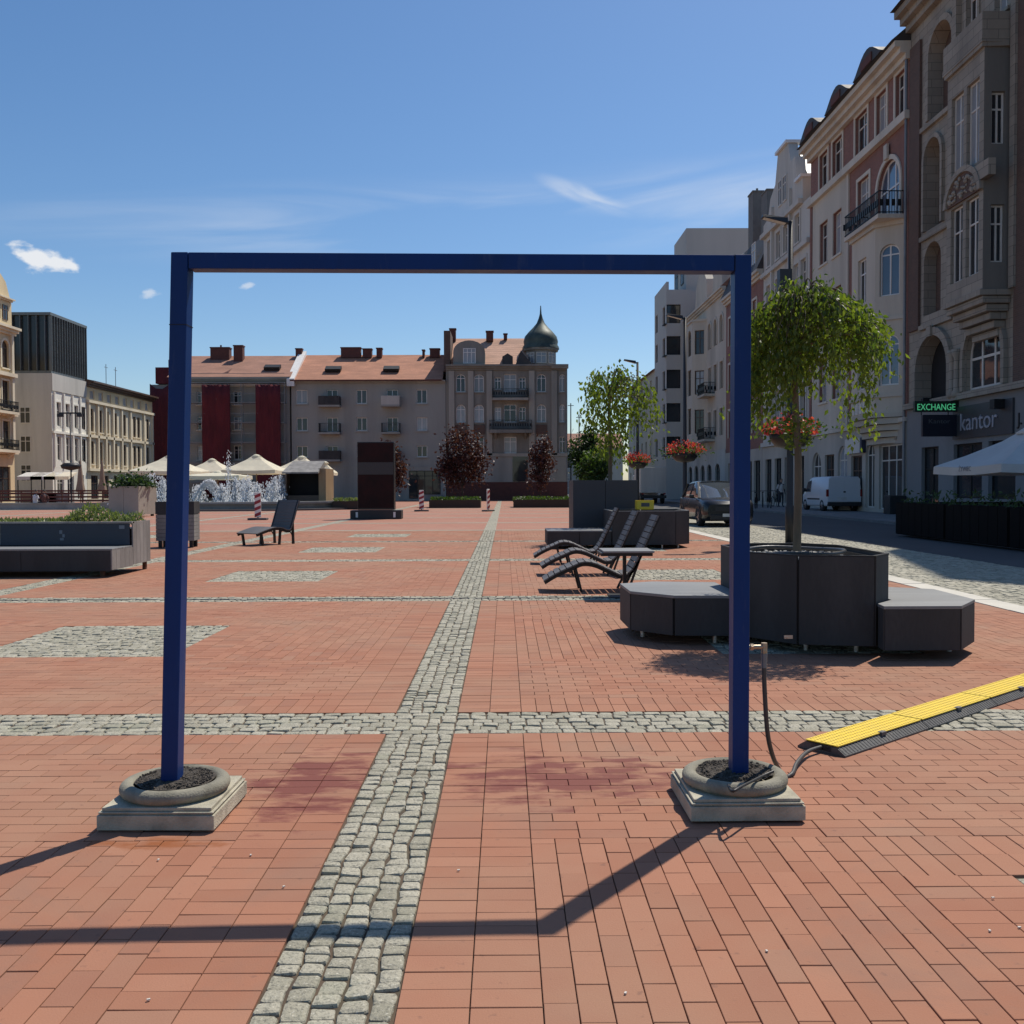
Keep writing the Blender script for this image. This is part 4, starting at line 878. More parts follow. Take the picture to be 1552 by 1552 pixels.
        fm, pv, pf, pm = WIN[key]
        if glass.name not in pm:
            me = bpy.data.meshes.new('pane'); me.from_pydata(pv, [], pf); me.materials.append(glass); pm[glass.name] = me
        o = link(name, fm, parent or s.e, (a, y, c)); 
        if xf is not None: o.matrix_local = xf @ Matrix.Translation((a, y, c))
        link('pane', pm[glass.name], o, (0, .006, 0)); return o
    def openings(s, m, u0, u1, v0, v1, wins, y=0.0, depth=.28, sill=None, surround=None, xf=None, name='wall', parent=None, **kw):
        """wall with windows; wins entries (a,b,c,d[,arch[,dict]])"""
        w = s.wall(m, u0, u1, v0, v1, [x[:5] for x in wins], depth, y, name, parent, xf)
        for x in wins:
            k = dict(kw); k.update(x[5] if len(x) > 5 else {})
            if k.pop('blind', False): continue
            sl = k.pop('sill', sill); sr = k.pop('surround', surround); ar = x[4] if len(x) > 4 else 0
            o = s.window(x[0]+.005, x[1]-.005, x[2]+.005, x[3]-.005, max(0, ar-.005) if ar else 0, y+min(.18, depth*.6), xf=xf, parent=parent, **k)
            wd, hh = x[1]-x[0], x[3]-x[2]; yo = -min(.18, depth*.6)-.005
            if sl: link('sill', B(-.12, wd+.12, yo-.13, yo-.0, -.14, -.02).mesh('sill', sl), o)
            if sr and not ar:
                mb = MB(); t = .18
                mb.box(-t, -.01, yo-.05, yo, -.02, hh+t); mb.box(wd, wd+t, yo-.05, yo, -.02, hh+t); mb.box(-.01, wd, yo-.05, yo, hh, hh+t); link('surround', mb.mesh('surround', sr), o)
            if sr and ar:
                mb = MB(); n = 12; t = .22
                for i in range(n):
                    P = []
                    for kk, rr_ in ((i, 0), (i+1, 0), (i+1, t), (i, t)): th = math.pi*kk/n; P.append((wd/2+(wd/2+rr_)*math.cos(th), hh-ar+(ar+rr_)*math.sin(th)))
                    mb.prismY(P, yo-.07, yo)
                mb.box(-t, -.005, yo-.07, yo, 0, hh-ar); mb.box(wd, wd+t, yo-.07, yo, 0, hh-ar); link('surround', mb.mesh('surround', sr), o)
        return w
    def body(s, m, u0, u1, v1, d, v0=0.0, y=.30):
        mb = MB().box(u0, u1, y, d, v0, v1); s.part('core', mb, m)
        for u in (u0, u1): s.part('side_wall', B(u-.012 if u == u0 else u-.3, u+.3 if u == u0 else u+.012, .002, y-.002, v0, v1), m)
    def cornice(s, m, u0, u1, v, h=.5, p=.5, name='cornice', y=0.0):
        mb = MB()
        for i in range(3): mb.box(u0-(p*(i+1)/3 if False else 0), u1, y-p*(i+1)/3, y-.004, v+h*i/3+.002, v+h*(i+1)/3)
        return s.part(name, mb, m)
    def band(s, m, u0, u1, v, h=.25, p=.1, y=0.0, name='string_course'): return s.part(name, B(u0, u1, y-p, y-.004, v, v+h), m)
    def balcony(s, m, u0, u1, v, p=1.0, h=1.0, slab=.18, solid=None, y=0.0, corbel=None, infill=True):
        o = s.part('balcony', B(u0, u1, y-p, y-.004, v-slab, v), m)
        mb = MB()
        if solid:
            for k, (a, b, c, d) in enumerate(((u0+.02, u1-.02, y-p+.02, y-p+.10), (u0+.02, u0+.10, y-p+.104, y-.01), (u1-.10, u1-.02, y-p+.104, y-.01))): mb.box(a, b, c, d, v+.002, v+h)
            mb.build('parapet', solid, o)
        else:
            P = [(u0+.04, y-.02), (u0+.04, y-p+.04), (u1-.04, y-p+.04), (u1-.04, y-.02)]
            for z in (v+.08, v+h): 
                for a, b in zip(P[:-1], P[1:]): mb.beam((*a, z), (*b, z), .05, .04)
            for a, b in zip(P[:-1], P[1:]):
                L_ = math.dist(a, b); n = max(2, int(L_/.13))
                for i in range(n): t = (i+.5)/n; mb.beam((a[0]+(b[0]-a[0])*t, a[1]+(b[1]-a[1])*t, v+.002), (a[0]+(b[0]-a[0])*t, a[1]+(b[1]-a[1])*t, v+h), .022, .022)
                if infill:
                    for i in range(0, n, 2): t = (i+1)/n; c = Vector((a[0]+(b[0]-a[0])*t, a[1]+(b[1]-a[1])*t, v+h*.5)); mb.obox(c, (.16, .05, .3) if a[1] == b[1] else (.05, .16, .3))
            mb.build('railing', M_IRON, o)
        if corbel:
            for k in (.15, .85):
                u = u0+(u1-u0)*k; MB().add([(u-.12, y-.004, v-slab), (u+.12, y-.004, v-slab), (u+.12, y-p*.8, v-slab), (u-.12, y-p*.8, v-slab), (u-.1, y-.004, v-slab-.6), (u+.1, y-.004, v-slab-.6)], [(0,1,2,3),(0,4,5,1),(3,2,5,4),(0,3,4),(1,5,2)]).build('corbel', corbel, o)
        return o
    def chimney(s, u, y, z0, z1, w=.8, d=.6, m=None, pots=2):
        o = s.part('chimney', MB().box(u-w/2, u+w/2, y-d/2, y+d/2, z0, z1).box(u-w/2-.06, u+w/2+.06, y-d/2-.06, y+d/2+.06, z1+.001, z1+.12), m or M_CHIM)
        for i in range(pots): x = u-w/2+w*(i+.5)/pots; MB().cyl((x, y, z1+.121), (x, y, z1+.4), .1, n=8).build('chimney_pot', m or M_CHIM, o)
    def roof(s, m, u0, u1, v, rise, d, over=.4, ridge=.45, name='roof', hip0=0.0, hip1=0.0):
        a, b = u0, u1; yr = d*ridge
        mb = MB().add([(a, -over, v), (b, -over, v), (b-hip1, yr, v+rise), (a+hip0, yr, v+rise), (a, d, v), (b, d, v)], [(0, 1, 2, 3), (3, 2, 5, 4), (0, 3, 4), (1, 5, 2), (0, 4, 5, 1)]); return s.part(name, mb, m)
    def drain(s, u, v0, v1, m=None, y=-.12, r=.055): return s.part('drainpipe', MB().cyl((u, y, v0), (u, y, v1), r, n=8), m or M_ZINC)
def lettering(text, m, parent, loc, size, ext=.02, rz=0.0, name='lettering', align='LEFT', sx=1.0):
    c = bpy.data.curves.new(name, 'FONT'); c.body = text; c.size = size; c.extrude = ext; c.align_x = align; c.resolution_u = 3; c.materials.append(m)
    t_ = bpy.data.objects.new(name, c); me = bpy.data.meshes.new_from_object(t_); bpy.data.objects.remove(t_)
    o = bpy.data.objects.new(name, me); COL.objects.link(o); o.parent = parent; o.location = loc; o.rotation_euler = (R(90), 0, rz); o.scale = (sx, 1, 1); return o
M_GREYST = plaster('grey_render', (.345, .342, .31)); M_GREYS2 = plaster('warm_grey_render', (.35, .34, .30)); M_STN = brickwall('weathered_sandstone', (.35, .31, .25), (.28, .25, .205), (.17, .15, .125), (.12, .108, .09), .85, .36, .012)
M_RBRK = brickwall('red_brown_brick', (.28, .125, .098), (.225, .10, .08), (.25, .20, .165)); M_DBRK = brickwall('dark_brown_brick', (.14, .082, .062), (.105, .068, .054), (.14, .12, .10))
M_CREAM = plaster('cream_plaster', (.57, .52, .43), (.30, .27, .22), .6); M_CRTRIM = plaster('cream_trim', (.62, .57, .48), (.32, .29, .24), .6); M_PALEG = plaster('pale_grey_plaster', (.56, .535, .48), (.28, .265, .235), .6); M_MODERN = plaster('light_grey_panel_render', (.50, .48, .44), (.4, .38, .35), .35, .06)
M_SHOP = plaster('pale_shopfront_render', (.46, .425, .365)); M_GREYSHOP = plaster('grey_shopfront', (.22, .22, .22), (.13, .13, .14), .4)
FX = 18.6
def right_bld(name, zfar, label, fx=FX): return Bld(name, (fx, zfar, 0), R(-90), label)

# ---- red brick house with the cream strip and the oriel
R1 = right_bld('brick_house', 59.45, 'red brick town house with a cream strip, stone balcony and arched window'); zf = 59.45; U = lambda Z: zf-Z
Lr = zf-44.9
W_ = []
for z0, z1 in ((57.75, 56.3), (55.5, 53.9), (51.9, 50.2), (49.0, 47.7), (46.6, 45.5)): W_.append((U(z0), U(z1), 18.75, 20.75, 0, dict(frame=M_TRIMW, surround=M_CRTRIM)))
dk = dict(frame=M_TRIMW, glass=GL_DARK)
for v0, v1 in ((14.3, 16.7), (10.3, 12.5), (6.3, 8.8)):
    for z0, z1 in ((57.6, 56.2), (55.3, 53.9)): W_.append((U(z0), U(z1), v0, v1, 0, dict(frame=M_TRIMW, sill=M_CRTRIM)))
W_ += [(U(51.5), U(49.9), 14.9, 17.3, 0, dict(frame=M_TRIMW, surround=M_CRTRIM)), (U(48.8), U(46.0), 13.9, 17.1, 1.3, dict(frame=M_WHITE, glass=GL_BLUE, mull=2, surround=M_CRTRIM, bar=.09))]
R1.openings(M_RBRK, 0, Lr, 4.4, 21.0, W_, depth=.3)
R1.part('cream_strip', B(0, 0.35, -.05, -.004, 4.6, 18.2), M_RBRK)
# cream render strip between the brick piers
cw = R1.wall(M_CREAM, U(58.9), U(53.0), 4.62, 18.2, [(a-.02, b+.02, c-.02, d+.02) for a, b, c, d, *_ in W_ if a < U(53.0) and d < 18.3], .06, -.055, 'cream_render')
R1.part('pier', B(U(53.0)+.002, U(52.75), -.09, -.004, 4.6, 18.2), M_CRTRIM)
R1.part('keystone', B(U(47.4)-.2, U(47.4)+.2, -.2, -.09, 17.15, 17.85), M_CRTRIM); R1.band(M_CRTRIM, 0, Lr, 18.2, .38, .28); R1.cornice(M_CRTRIM, 0, Lr, 20.9, .8, .75); R1.body(M_RBRK, 0, Lr, 21.4, 12)
R1.part('roof', MB().add([(0, -.9, 21.72), (Lr, -.9, 21.72), (Lr, 3.2, 25.2), (0, 3.2, 25.2), (Lr, 12, 25.2), (0, 12, 25.2), (0, 12, 21.72), (Lr, 12, 21.72)], [(0, 1, 2, 3), (3, 2, 4, 5), (0, 3, 5, 6), (1, 7, 4, 2), (0, 6, 7, 1)]), M_DKROOF)
for u in (2.6, 7.2, 11.6):                       # eyebrow dormers on the eaves
    mb = MB(); n = 10; P = [(u-1.9+3.8*k/n, 21.75+.85*math.sin(math.pi*k/n)**1.3) for k in range(n+1)]; mb.prismY(P, -.95, 2.2); R1.part('dormer', mb, M_DKROOF)
    R1.part('dormer_face', B(u-.7, u+.7, -1.0, -.952, 21.78, 22.2), M_CHIM)
# oriel: three storeys of canted bay with the balcony on top
def canted(b, u0, u1, p, c, v0, v1, m, wins_front, wins_side, name='oriel', frame=M_WHITE, glass=None, y0=0.0, sidem=None, **kw):
    """polygonal bay standing p in front of the facade, sides splayed by c"""
    par = b.part(name, MB().prism([(u0, y0-.01), (u0+c, y0-p+.3), (u1-c, y0-p+.3), (u1, y0-.01)], v0+.02, v1-.02) if False else B(u0+c+.35, u1-c-.35, y0-p+.32, y0-.01, v0+.02, v1-.02), M_INT)
    L_ = math.hypot(c, p); an = math.atan2(-p, c)
    fr = Matrix.Translation((u0+c, y0-p, 0)); b.openings(m, 0, u1-u0-2*c, v0, v1, [(x[0], x[1], x[2], x[3], *x[4:]) for x in wins_front], xf=fr, parent=par, frame=frame, name='front_face', **kw)
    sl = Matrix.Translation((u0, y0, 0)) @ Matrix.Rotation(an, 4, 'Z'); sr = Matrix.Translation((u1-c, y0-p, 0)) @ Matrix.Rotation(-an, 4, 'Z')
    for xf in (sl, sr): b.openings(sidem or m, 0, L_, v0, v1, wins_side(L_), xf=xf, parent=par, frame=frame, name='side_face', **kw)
    poly = [(u0, y0-.003), (u0+c, y0-p), (u1-c, y0-p), (u1, y0-.003)]
    g = .12; big = [(u0-g, y0-.003), (u0+c-g*.5, y0-p-g), (u1-c+g*.5, y0-p-g), (u1+g, y0-.003)]
    MB().prism(big, v1, v1+.2).build('cap', m, par); MB().prism(big, v0-.2, v0).build('base_slab', m, par); return par, poly
ub0, ub1 = 8.95, 13.95
front = []
for v in (6.15, 10.35): front += [(.85, 1.95, v, v+2.2, 0, dict(glass=GL_DARK))]
par, poly = canted(R1, ub0, ub1, 1.0, .95, 4.85, 13.6, M_CREAM, front, lambda L_: [(.22, L_-.22, v, v+2.4, .45, dict(glass=GL_BLUE)) for v in (6.15, 10.35)])
for v in (9.2, 5.6): R1.part('string_course', MB().prism([(x+(-.08 if x < (ub0+ub1)/2 else .08), y-.08 if y < -.1 else y) for x, y in poly], v, v+.16), M_CRTRIM, parent=par)
for i, u in enumerate((.35, .85, 1.35, 1.85, 2.3)): R1.part('apron_panel', B(ub0+.95+u-.2, ub0+.95+u+.2, -1.04, -1.002, 4.95, 5.5), M_TRIMW, parent=par)
for k in range(4): R1.part('corbel', MB().prism([(ub0+.2*k, -.004), (ub0+.95+.15*k, -1.0+.22*k), (ub1-.95-.15*k, -1.0+.22*k), (ub1-.2*k, -.004)], 4.62-.3*k-.27, 4.62-.3*k), M_CREAM, parent=par)
R1.balcony(M_CRTRIM, 9.55, 14.1, 14.0, 1.3, 1.05, .2)
R1.drain(Lr-.12, .1, 21, M_ZINC, -.16, .07)
# ground floor: rendered arches and shop doors
gw = [(.7, 2.3, .3, 3.4, .8, dict(frame=M_TRIMW, glass=GL_DARK)), (3.0, 4.6, .6, 3.2, .0, dict(frame=M_BROWNF, glass=GL_DARK)), (5.2, 6.7, .3, 3.6, .75, dict(frame=M_TRIMW, glass=GL_CURT)), (7.3, 8.9, .6, 3.0, 0, dict(frame=M_BROWNF, glass=GL_DARK)), (9.4, 10.6, .3, 3.6, .6, dict(frame=M_TRIMW, glass=GL_DARK)), (11.2, 14.0, .25, 3.4, 0, dict(frame=M_TRIMW, glass=GL_DARK, mull=2, trans=.75, name='shop_window'))]
R1.openings(M_SHOP, 0, Lr, 0, 4.38, gw, depth=.25, name='shopfront', y=-.06); R1.band(M_CRTRIM, 0, Lr, 4.385, .2, .2)
sg = R1.part('shop_sign', B(7.0, 9.2, -.30, -.07, 3.12, 3.9), M_TRIMW); R1.part('sign_end', B(9.201, 9.45, -.30, -.07, 3.12, 3.9), mat('dark_blue_sign', (.03, .04, .08), .5), parent=sg)
R1.part('shop_sign', B(11.8, 13.4, -.1, -.062, 3.6, 4.2), mat('beige_sign', (.3, .26, .2), .6))

# ---- brown stone corner house with the exchange office
zf = 44.88; R0 = right_bld('stone_house', zf, 'brown stone town house with oriel and the exchange office below'); Lr = 20.0
W_ = [(2.1, 4.3, 17.3, 21.0, 1.1, dict(blind=True)), (1.7, 3.3, 12.6, 16.4, .8, dict(blind=True)), (1.5, 3.2, 8.9, 12.0, .8, dict(blind=True)), (1.1, 4.2, 5.15, 7.9, 1.5, dict(blind=True)),
      (5.4, 6.3, 19.0, 21.6, 0, {}), (7.7, 8.7, 19.0, 21.6, 0, {}), (5.6, 8.6, 5.2, 7.9, 1.45, dict(frame=M_TRIMW, glass=GL_DARK, mull=2, bar=.11))]
for u in (11, 13.2, 15.4, 17.6):
    for v in (6.0, 10, 14.2, 18.6): W_.append((u, u+1.1, v, v+2.3, 0, {}))
R0.openings(M_STN, 0, Lr, 4.9, 22.4, W_, depth=.55, frame=M_TRIMW, sill=M_STN, surround=M_STN); R0.body(M_STN, 0, Lr, 22.4, 14, y=1.2)
for a, b, c, d in ((2.0, 4.4, 17.2, 21.1), (1.6, 3.4, 12.5, 16.5), (1.4, 3.3, 8.8, 12.1), (1.0, 4.3, 5.1, 8.0)):
    R0.part('niche_back', B(a, b, .556, .60, c, d), M_DBRK if c > 6 else M_INT)
R0.part('niche_door', MB().box(2.8, 4.0, .50, .553, 5.16, 7.0), M_INT)
R0.part('brick_pier', B(.15, 1.2, -.12, -.004, 8.4, 21.2), M_DBRK); R0.part('brick_pier', B(9.4, 10.6, -.12, -.004, 5.0, 21.2), M_DBRK)
for u in (4.55, 9.2): R0.part('pilaster', B(u, u+.35, -.22, -.004, 8.6, 22.3), M_STN)
for v in (8.3, 12.2, 17.0): R0.band(M_STN, 1.3, 4.5, v, .2, .15)
# oriel
u0, u1, p = 6.05, 9.0, 1.05
fw = []
for v, h in ((9.3, 2.9), (13.4, 3.1)): fw += [(.35, 1.35, v, v+h), (1.6, 2.6, v, v+h)]
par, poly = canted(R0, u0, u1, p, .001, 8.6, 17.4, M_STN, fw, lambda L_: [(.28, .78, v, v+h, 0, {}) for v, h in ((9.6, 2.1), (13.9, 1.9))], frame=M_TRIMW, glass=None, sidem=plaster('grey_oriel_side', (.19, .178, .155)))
rg = random.Random(4)
n_ = 16; ca, cw, ch = (u0+u1)/2, 1.3, 1.05
R0.part('carved_panel', MB().prismY([(ca+cw*math.cos(math.pi*k/n_), 12.28+ch*math.sin(math.pi*k/n_)) for k in range(n_+1)], -p-.08, -p-.002), M_DBRK, 0, par)
mb = MB()
for k in range(n_):
    P = [(ca+(cw+o_)*math.cos(math.pi*q/n_), 12.28+(ch+o_)*math.sin(math.pi*q/n_)) for q, o_ in ((k, -.02), (k+1, -.02), (k+1, .2), (k, .2))]; mb.prismY(P[::-1], -p-.16, -p-.003)
R0.part('arch_band', mb, M_STN, 0, par)
def archband(a, b, c, d, r, t=.28, q=.14, m=None):
    mb = MB(); n = 16; um = (a+b)/2; hw_ = (b-a)/2
    for k in range(n):
        P = [(um+(hw_+o_)*math.cos(math.pi*x/n), d-r+(r+o_)*math.sin(math.pi*x/n)) for x, o_ in ((k, .01), (k+1, .01), (k+1, t), (k, t))]; mb.prismY(P[::-1], -q, -.004)
    mb.box(a-t, a-.01, -q, -.004, c, d-r); mb.box(b+.01, b+t, -q, -.004, c, d-r); R0.part('arch_band', mb, m or M_STN)
archband(2.1, 4.3, 17.3, 21.0, 1.1); archband(1.7, 3.3, 12.6, 16.4, .8, .2); archband(1.1, 4.2, 5.15, 7.9, 1.5, .35, .2); archband(5.6, 8.6, 5.2, 7.9, 1.45, .25, .18)
for u in (4.78, 5.18): R0.part('column', MB().lathe([(.16, 5.0), (.20, 5.05), (.20, 5.2), (.13, 5.3), (.12, 6.6), (.19, 6.75), (.21, 6.95), (0, 6.95)], 12, (u, -.2, 0)), M_STN)
R0.part('keystone', B(2.45, 2.85, -.3, -.205, 7.85, 8.3), M_STN); R0.part('keystone', B(6.95, 7.25, -.28, -.185, 7.85, 8.1), M_STN)
mb = MB()
for i in range(70):                              # leafwork relief in rounded lumps
    q_ = rg.uniform(-1, 1); x, z, r = u0+1.475+q_*1.1, 12.36+.82*rg.random()*math.sqrt(1-q_*q_), rg.uniform(.05, .12); n_ = 8
    vs = [(x+r*rr_*math.cos(6.283*k/n_), -p-.1-d_, z+r*.8*rr_*math.sin(6.283*k/n_)) for rr_, d_ in ((1, .0), (.8, r*.4), (.35, r*.55)) for k in range(n_)]
    mb.add(vs, [(q*n_+k, q*n_+(k+1) % n_, (q+1)*n_+(k+1) % n_, (q+1)*n_+k) for q in range(2) for k in range(n_)]+[tuple(range(2*n_, 3*n_))], 0, True)
tag(R0.part('carving', mb, M_STN, 0, par), kind='stuff')
for k in range(5): R0.part('corbel', B(u0+.12*k, u1-.12*k, -p+.2*k, -.004, 8.38-.28*k-.26, 8.38-.28*k), M_STN, .03, par)
R0.balcony(M_STN, u0-.15, u1+.1, 17.75, 1.2, .9, .2, solid=M_STN)
R0.part('ledge_balcony', B(u1-.5, u1+.6, -p-.12, -.9, 12.6, 13.2), M_STN, parent=par)
R0.cornice(M_STN, 0, Lr, 22.0, .9, .8)
R0.part('roof', MB().add([(0, -1.0, 22.92), (Lr, -1.0, 22.92), (Lr, 3.4, 27), (0, 3.4, 27), (Lr, 14, 27), (0, 14, 27), (0, 14, 22.92), (Lr, 14, 22.92)], [(0, 1, 2, 3), (3, 2, 4, 5), (0, 3, 5, 6), (1, 7, 4, 2), (0, 6, 7, 1)]), M_DKROOF)
R0.part('unseen_gable', MB().prismY([(10.5, 22.0), (19.5, 22.0), (19.2, 26.5), (15, 30.5), (10.8, 26.5)], -.35, .5), M_STN)  # unseen gable added above the eaves to lengthen the shadow on the road
# shop zone
gw = [(1.6, 3.3, .15, 3.1, 0, dict(name='shop_door', mull=1)), (4.7, 7.1, .9, 3.1, 0, dict(name='shop_window', mull=1, trans=0)), (7.6, 9.6, .9, 3.1, 0, dict(name='shop_window', mull=0, trans=0)), (10.4, 13, .6, 3.1, 0, dict(name='shop_window')), (14, 17, .6, 3.1, 0, dict(name='shop_window'))]
R0.openings(M_GREYSHOP, 0, Lr, 0, 4.88, gw, depth=.3, y=-.08, name='shopfront', frame=M_IRON, glass=GL_DARK); R0.band(M_STN, 0, Lr, 4.885, .25, .3)
sg = R0.part('shop_sign', B(4.75, 9.5, -.16, -.085, 3.3, 4.6), mat('anthracite_sign', (.05, .052, .058), .5))
M_LET = mat('grey_letters', (.36, .36, .40), .5, bump=0)
lettering('kantor', M_LET, sg, (5.42, -.165, 3.62), 1.0, .03, sx=1.12)
lettering('J. K.', mat('dark_letters', (.02, .02, .022), .5), R0.e, (9.75, -.10, 3.6), .62, .02)
B(8.6, 8.95, -.55, -.165, 4.25, 4.6).build('floodlight', M_IRON, R0.e)
m, nt, bs = nodes('green_led'); bs.inputs['Base Color'].default_value = (.02, .2, .08, 1); bs.inputs['Emission Color'].default_value = (.12, .75, .36, 1); bs.inputs['Emission Strength'].default_value = .42; M_LED = m
e = empty('exchange_sign', (16.72, 39.75, 0), 0, 'projecting exchange board with green lit letters on the stone house', 'sign')
B(0, 1.80, 0, .16, 4.42, 4.86).build('board', mat('dark_green_board', (.012, .03, .02), .4), e); lettering('EXCHANGE', M_LED, e, (.08, -.012, 4.49), .37, .005, sx=.80)
for x in (.3, 1.4): MB().beam((x, .08, 4.30), (x, .08, 4.42), .03, .03).build('bracket', M_IRON, e)
e2 = empty('hanging_sign', (17.05, 39.75, 0), 0, 'dark blue hanging board below the exchange sign', 'sign')
B(0, 1.5, 0, .16, 3.42, 4.30).build('board', mat('navy_board', (.008, .011, .025), .35), e2); lettering('Kantor', mat('dim_letters', (.10, .11, .12), .6), e2, (.22, -.012, 3.95), .26, .004, sx=1.2)
e3 = empty('street_sign_plate', (17.0, 42.0, 0), 0, 'small grey wall lamp above the exchange board', 'wall lamp')
B(1.2, 1.59, 0, .12, 5.0, 5.2).build('arm', M_IRON, e3); B(1.0, 1.2, -.05, .17, 4.9, 5.2).build('head', M_IRON, e3)

# ---- white gabled house
zf = 70.2; R2 = right_bld('gabled_house', zf, 'pale grey house with stepped gable against the sky', FX); Lr = zf-59.46
W_ = []
for v in (5.6, 9.4, 13.2): 
    for u in (.9, 3.2, 4.9, 7.4, 8.9): W_.append((u, u+1.05, v, v+2.3, 0, {}))
for u in (1.1, 3.3, 5.0, 7.6): W_.append((u, u+1.0, 16.8, 18.6, 0, {}))
R2.openings(M_PALEG, 0, Lr, 4.2, 19.0, W_, frame=M_TRIMW, sill=M_PALEG, surround=M_PALEG); R2.body(M_PALEG, 0, Lr, 19.0, 11)
R2.part('gable', MB().prismY([(.0, 19.0), (9.2, 19.0), (9.2, 20.6), (8.0, 20.6), (7.6, 22.4), (6.6, 22.4), (6.0, 23.8), (3.6, 23.8), (3.0, 22.0), (1.8, 21.4), (1.2, 20.2), (.0, 20.0)], -.02, .6), M_PALEG)
R2.part('roof', MB().prismY([(.3, 19.01), (10.6, 19.01), (8.6, 20.6), (6.2, 23.2), (3.6, 23.2), (1.4, 20.4)], .62, 11), M_ZINC)
for u in (2.4, 6.6): R2.part('pilaster', B(u, u+.3, -.2, -.004, 4.3, 20.6), M_PALEG)
R2.window(3.9, 4.7, 20.2, 21.9, 0, -.06, M_TRIMW, GL_DARK); R2.window(5.0, 5.8, 20.2, 21.9, 0, -.06, M_TRIMW, GL_DARK)
R2.band(M_PALEG, 0, Lr, 16.2, .3, .25); R2.band(M_PALEG, 0, 9.2, 19.0, .3, .3)
R2.part('gable_cap', B(3.5, 6.1, -.2, .8, 23.81, 24.0), M_WHITE); R2.part('gable_cap', B(7.5, 9.3, -.2, .8, 22.41, 22.6) if False else B(7.9, 9.3, -.2, .8, 20.61, 20.8), M_WHITE)
gw = [(u, u+1.6, .3, 3.3, 0, dict(name='shop_window', mull=1)) for u in (.8, 3.2, 5.6, 8.2)]
R2.openings(M_SHOP, 0, Lr, 0, 4.18, gw, depth=.3, y=-.05, name='shopfront', frame=M_IRON, glass=GL_DARK); R2.band(M_PALEG, 0, Lr, 4.19, .3, .2)
# ---- dark roofed house and grey ornate house
zf = 82.0; R3 = right_bld('mansard_house', zf, 'house with dark mansard roof and red brick below, behind the portal post'); Lr = zf-70.25
W_ = [(u, u+1.1, v, v+2.2, 0, {}) for v in (5.4, 9.2, 13.0) for u in (1.0, 3.6, 6.2, 8.8)]
R3.openings(M_RBRK, 0, Lr, 4.2, 16.6, W_, frame=M_TRIMW, surround=M_CRTRIM); R3.body(M_RBRK, 0, Lr, 16.6, 10); R3.cornice(M_CRTRIM, 0, Lr, 16.4, .6, .5)
R3.part('roof', MB().add([(0, -.5, 17.0), (Lr, -.5, 17.0), (Lr, 1.2, 20.6), (0, 1.2, 20.6), (Lr, 10, 21.8), (0, 10, 21.8), (0, 10, 17), (Lr, 10, 17)], [(0, 1, 2, 3), (3, 2, 4, 5), (0, 3, 5, 6), (1, 7, 4, 2), (0, 6, 7, 1)]), M_DKROOF)
for u in (2, 5.4, 8.8): R3.window(u, u+1.1, 17.6, 19.4, 0, -.1, M_TRIMW)
R3.chimney(8.6, 3.4, 20.2, 24.4, .9, .8, M_CHIMG, 0); R3.chimney(1.5, 3.2, 20.2, 25.4, 1.7, .9, M_CHIMG, 0)
R3.openings(M_SHOP, 0, Lr, 0, 4.18, [(u, u+1.8, .3, 3.3, 0, dict(name='shop_window')) for u in (1, 4, 7, 9.4)], depth=.3, y=-.05, name='shopfront', frame=M_IRON, glass=GL_DARK)
zf = 99.5; R4 = right_bld('ornate_house', zf, 'grey ornate house with bay and arched top windows, left of the portal post'); Lr = zf-82.05
W_ = [(u, u+1.2, v, v+2.3, (.6 if v > 13 else 0), {}) for v in (5.8, 9.8, 13.8) for u in (1.2, 3.4, 10.4, 12.8, 15.2)]
R4.openings(M_CREAM, 0, Lr, 4.6, 18.0, W_, frame=M_BROWNF, glass=GL_DARK, surround=M_CREAM); R4.body(M_CREAM, 0, Lr, 18.0, 10); R4.cornice(M_CRTRIM, 0, Lr, 17.7, .5, .5)
canted(R4, 5.4, 9.6, 1.2, .7, 5.6, 16.6, M_CREAM, [(.5, 2.3, v, v+2.4, (.8 if v > 13 else 0), {}) for v in (6.3, 9.9, 13.6)], lambda L_: [(.25, L_-.25, v, v+2.2, 0, {}) for v in (6.3, 9.9, 13.6)], frame=M_BROWNF, glass=GL_DARK)
R4.part('gable', MB().prismY([(4.6, 18.2), (10.4, 18.2), (9.8, 20.4), (8.4, 21.6), (6.6, 21.6), (5.2, 20.4)], -.1, .6), M_CREAM)
R4.part('gable', MB().prismY([(12.4, 18.2), (16.6, 18.2), (16.0, 20.2), (14.5, 21.2), (13.0, 20.2)], -.1, .6), M_CREAM)
R4.part('roof', MB().add([(0, -.4, 18.22), (Lr, -.4, 18.22), (Lr, 4, 22.4), (0, 4, 22.4), (Lr, 10, 18.22), (0, 10, 18.22)], [(0, 1, 2, 3), (3, 2, 4, 5), (0, 3, 5), (1, 4, 2), (0, 5, 4, 1)]), M_TILE1)
R4.chimney(14.6, 3.2, 19.8, 26.6, 1.6, .9, M_CHIMG, 2); R4.chimney(16.6, 5, 19.8, 24.6, .9, .8, M_CHIMG, 1)
R4.balcony(M_CREAM, 10.2, 13.2, 9.6, 1, 1, .2); R4.balcony(M_CREAM, 10.2, 13.2, 5.6, 1, 1, .2)
R4.openings(M_PALEG, 0, Lr, 0, 4.58, [(u, u+2.0, .3, 3.4, .7, dict(name='shop_window')) for u in (1, 4, 7, 10, 13.4)], depth=.35, y=-.05, name='shopfront', frame=M_IRON, glass=GL_DARK)
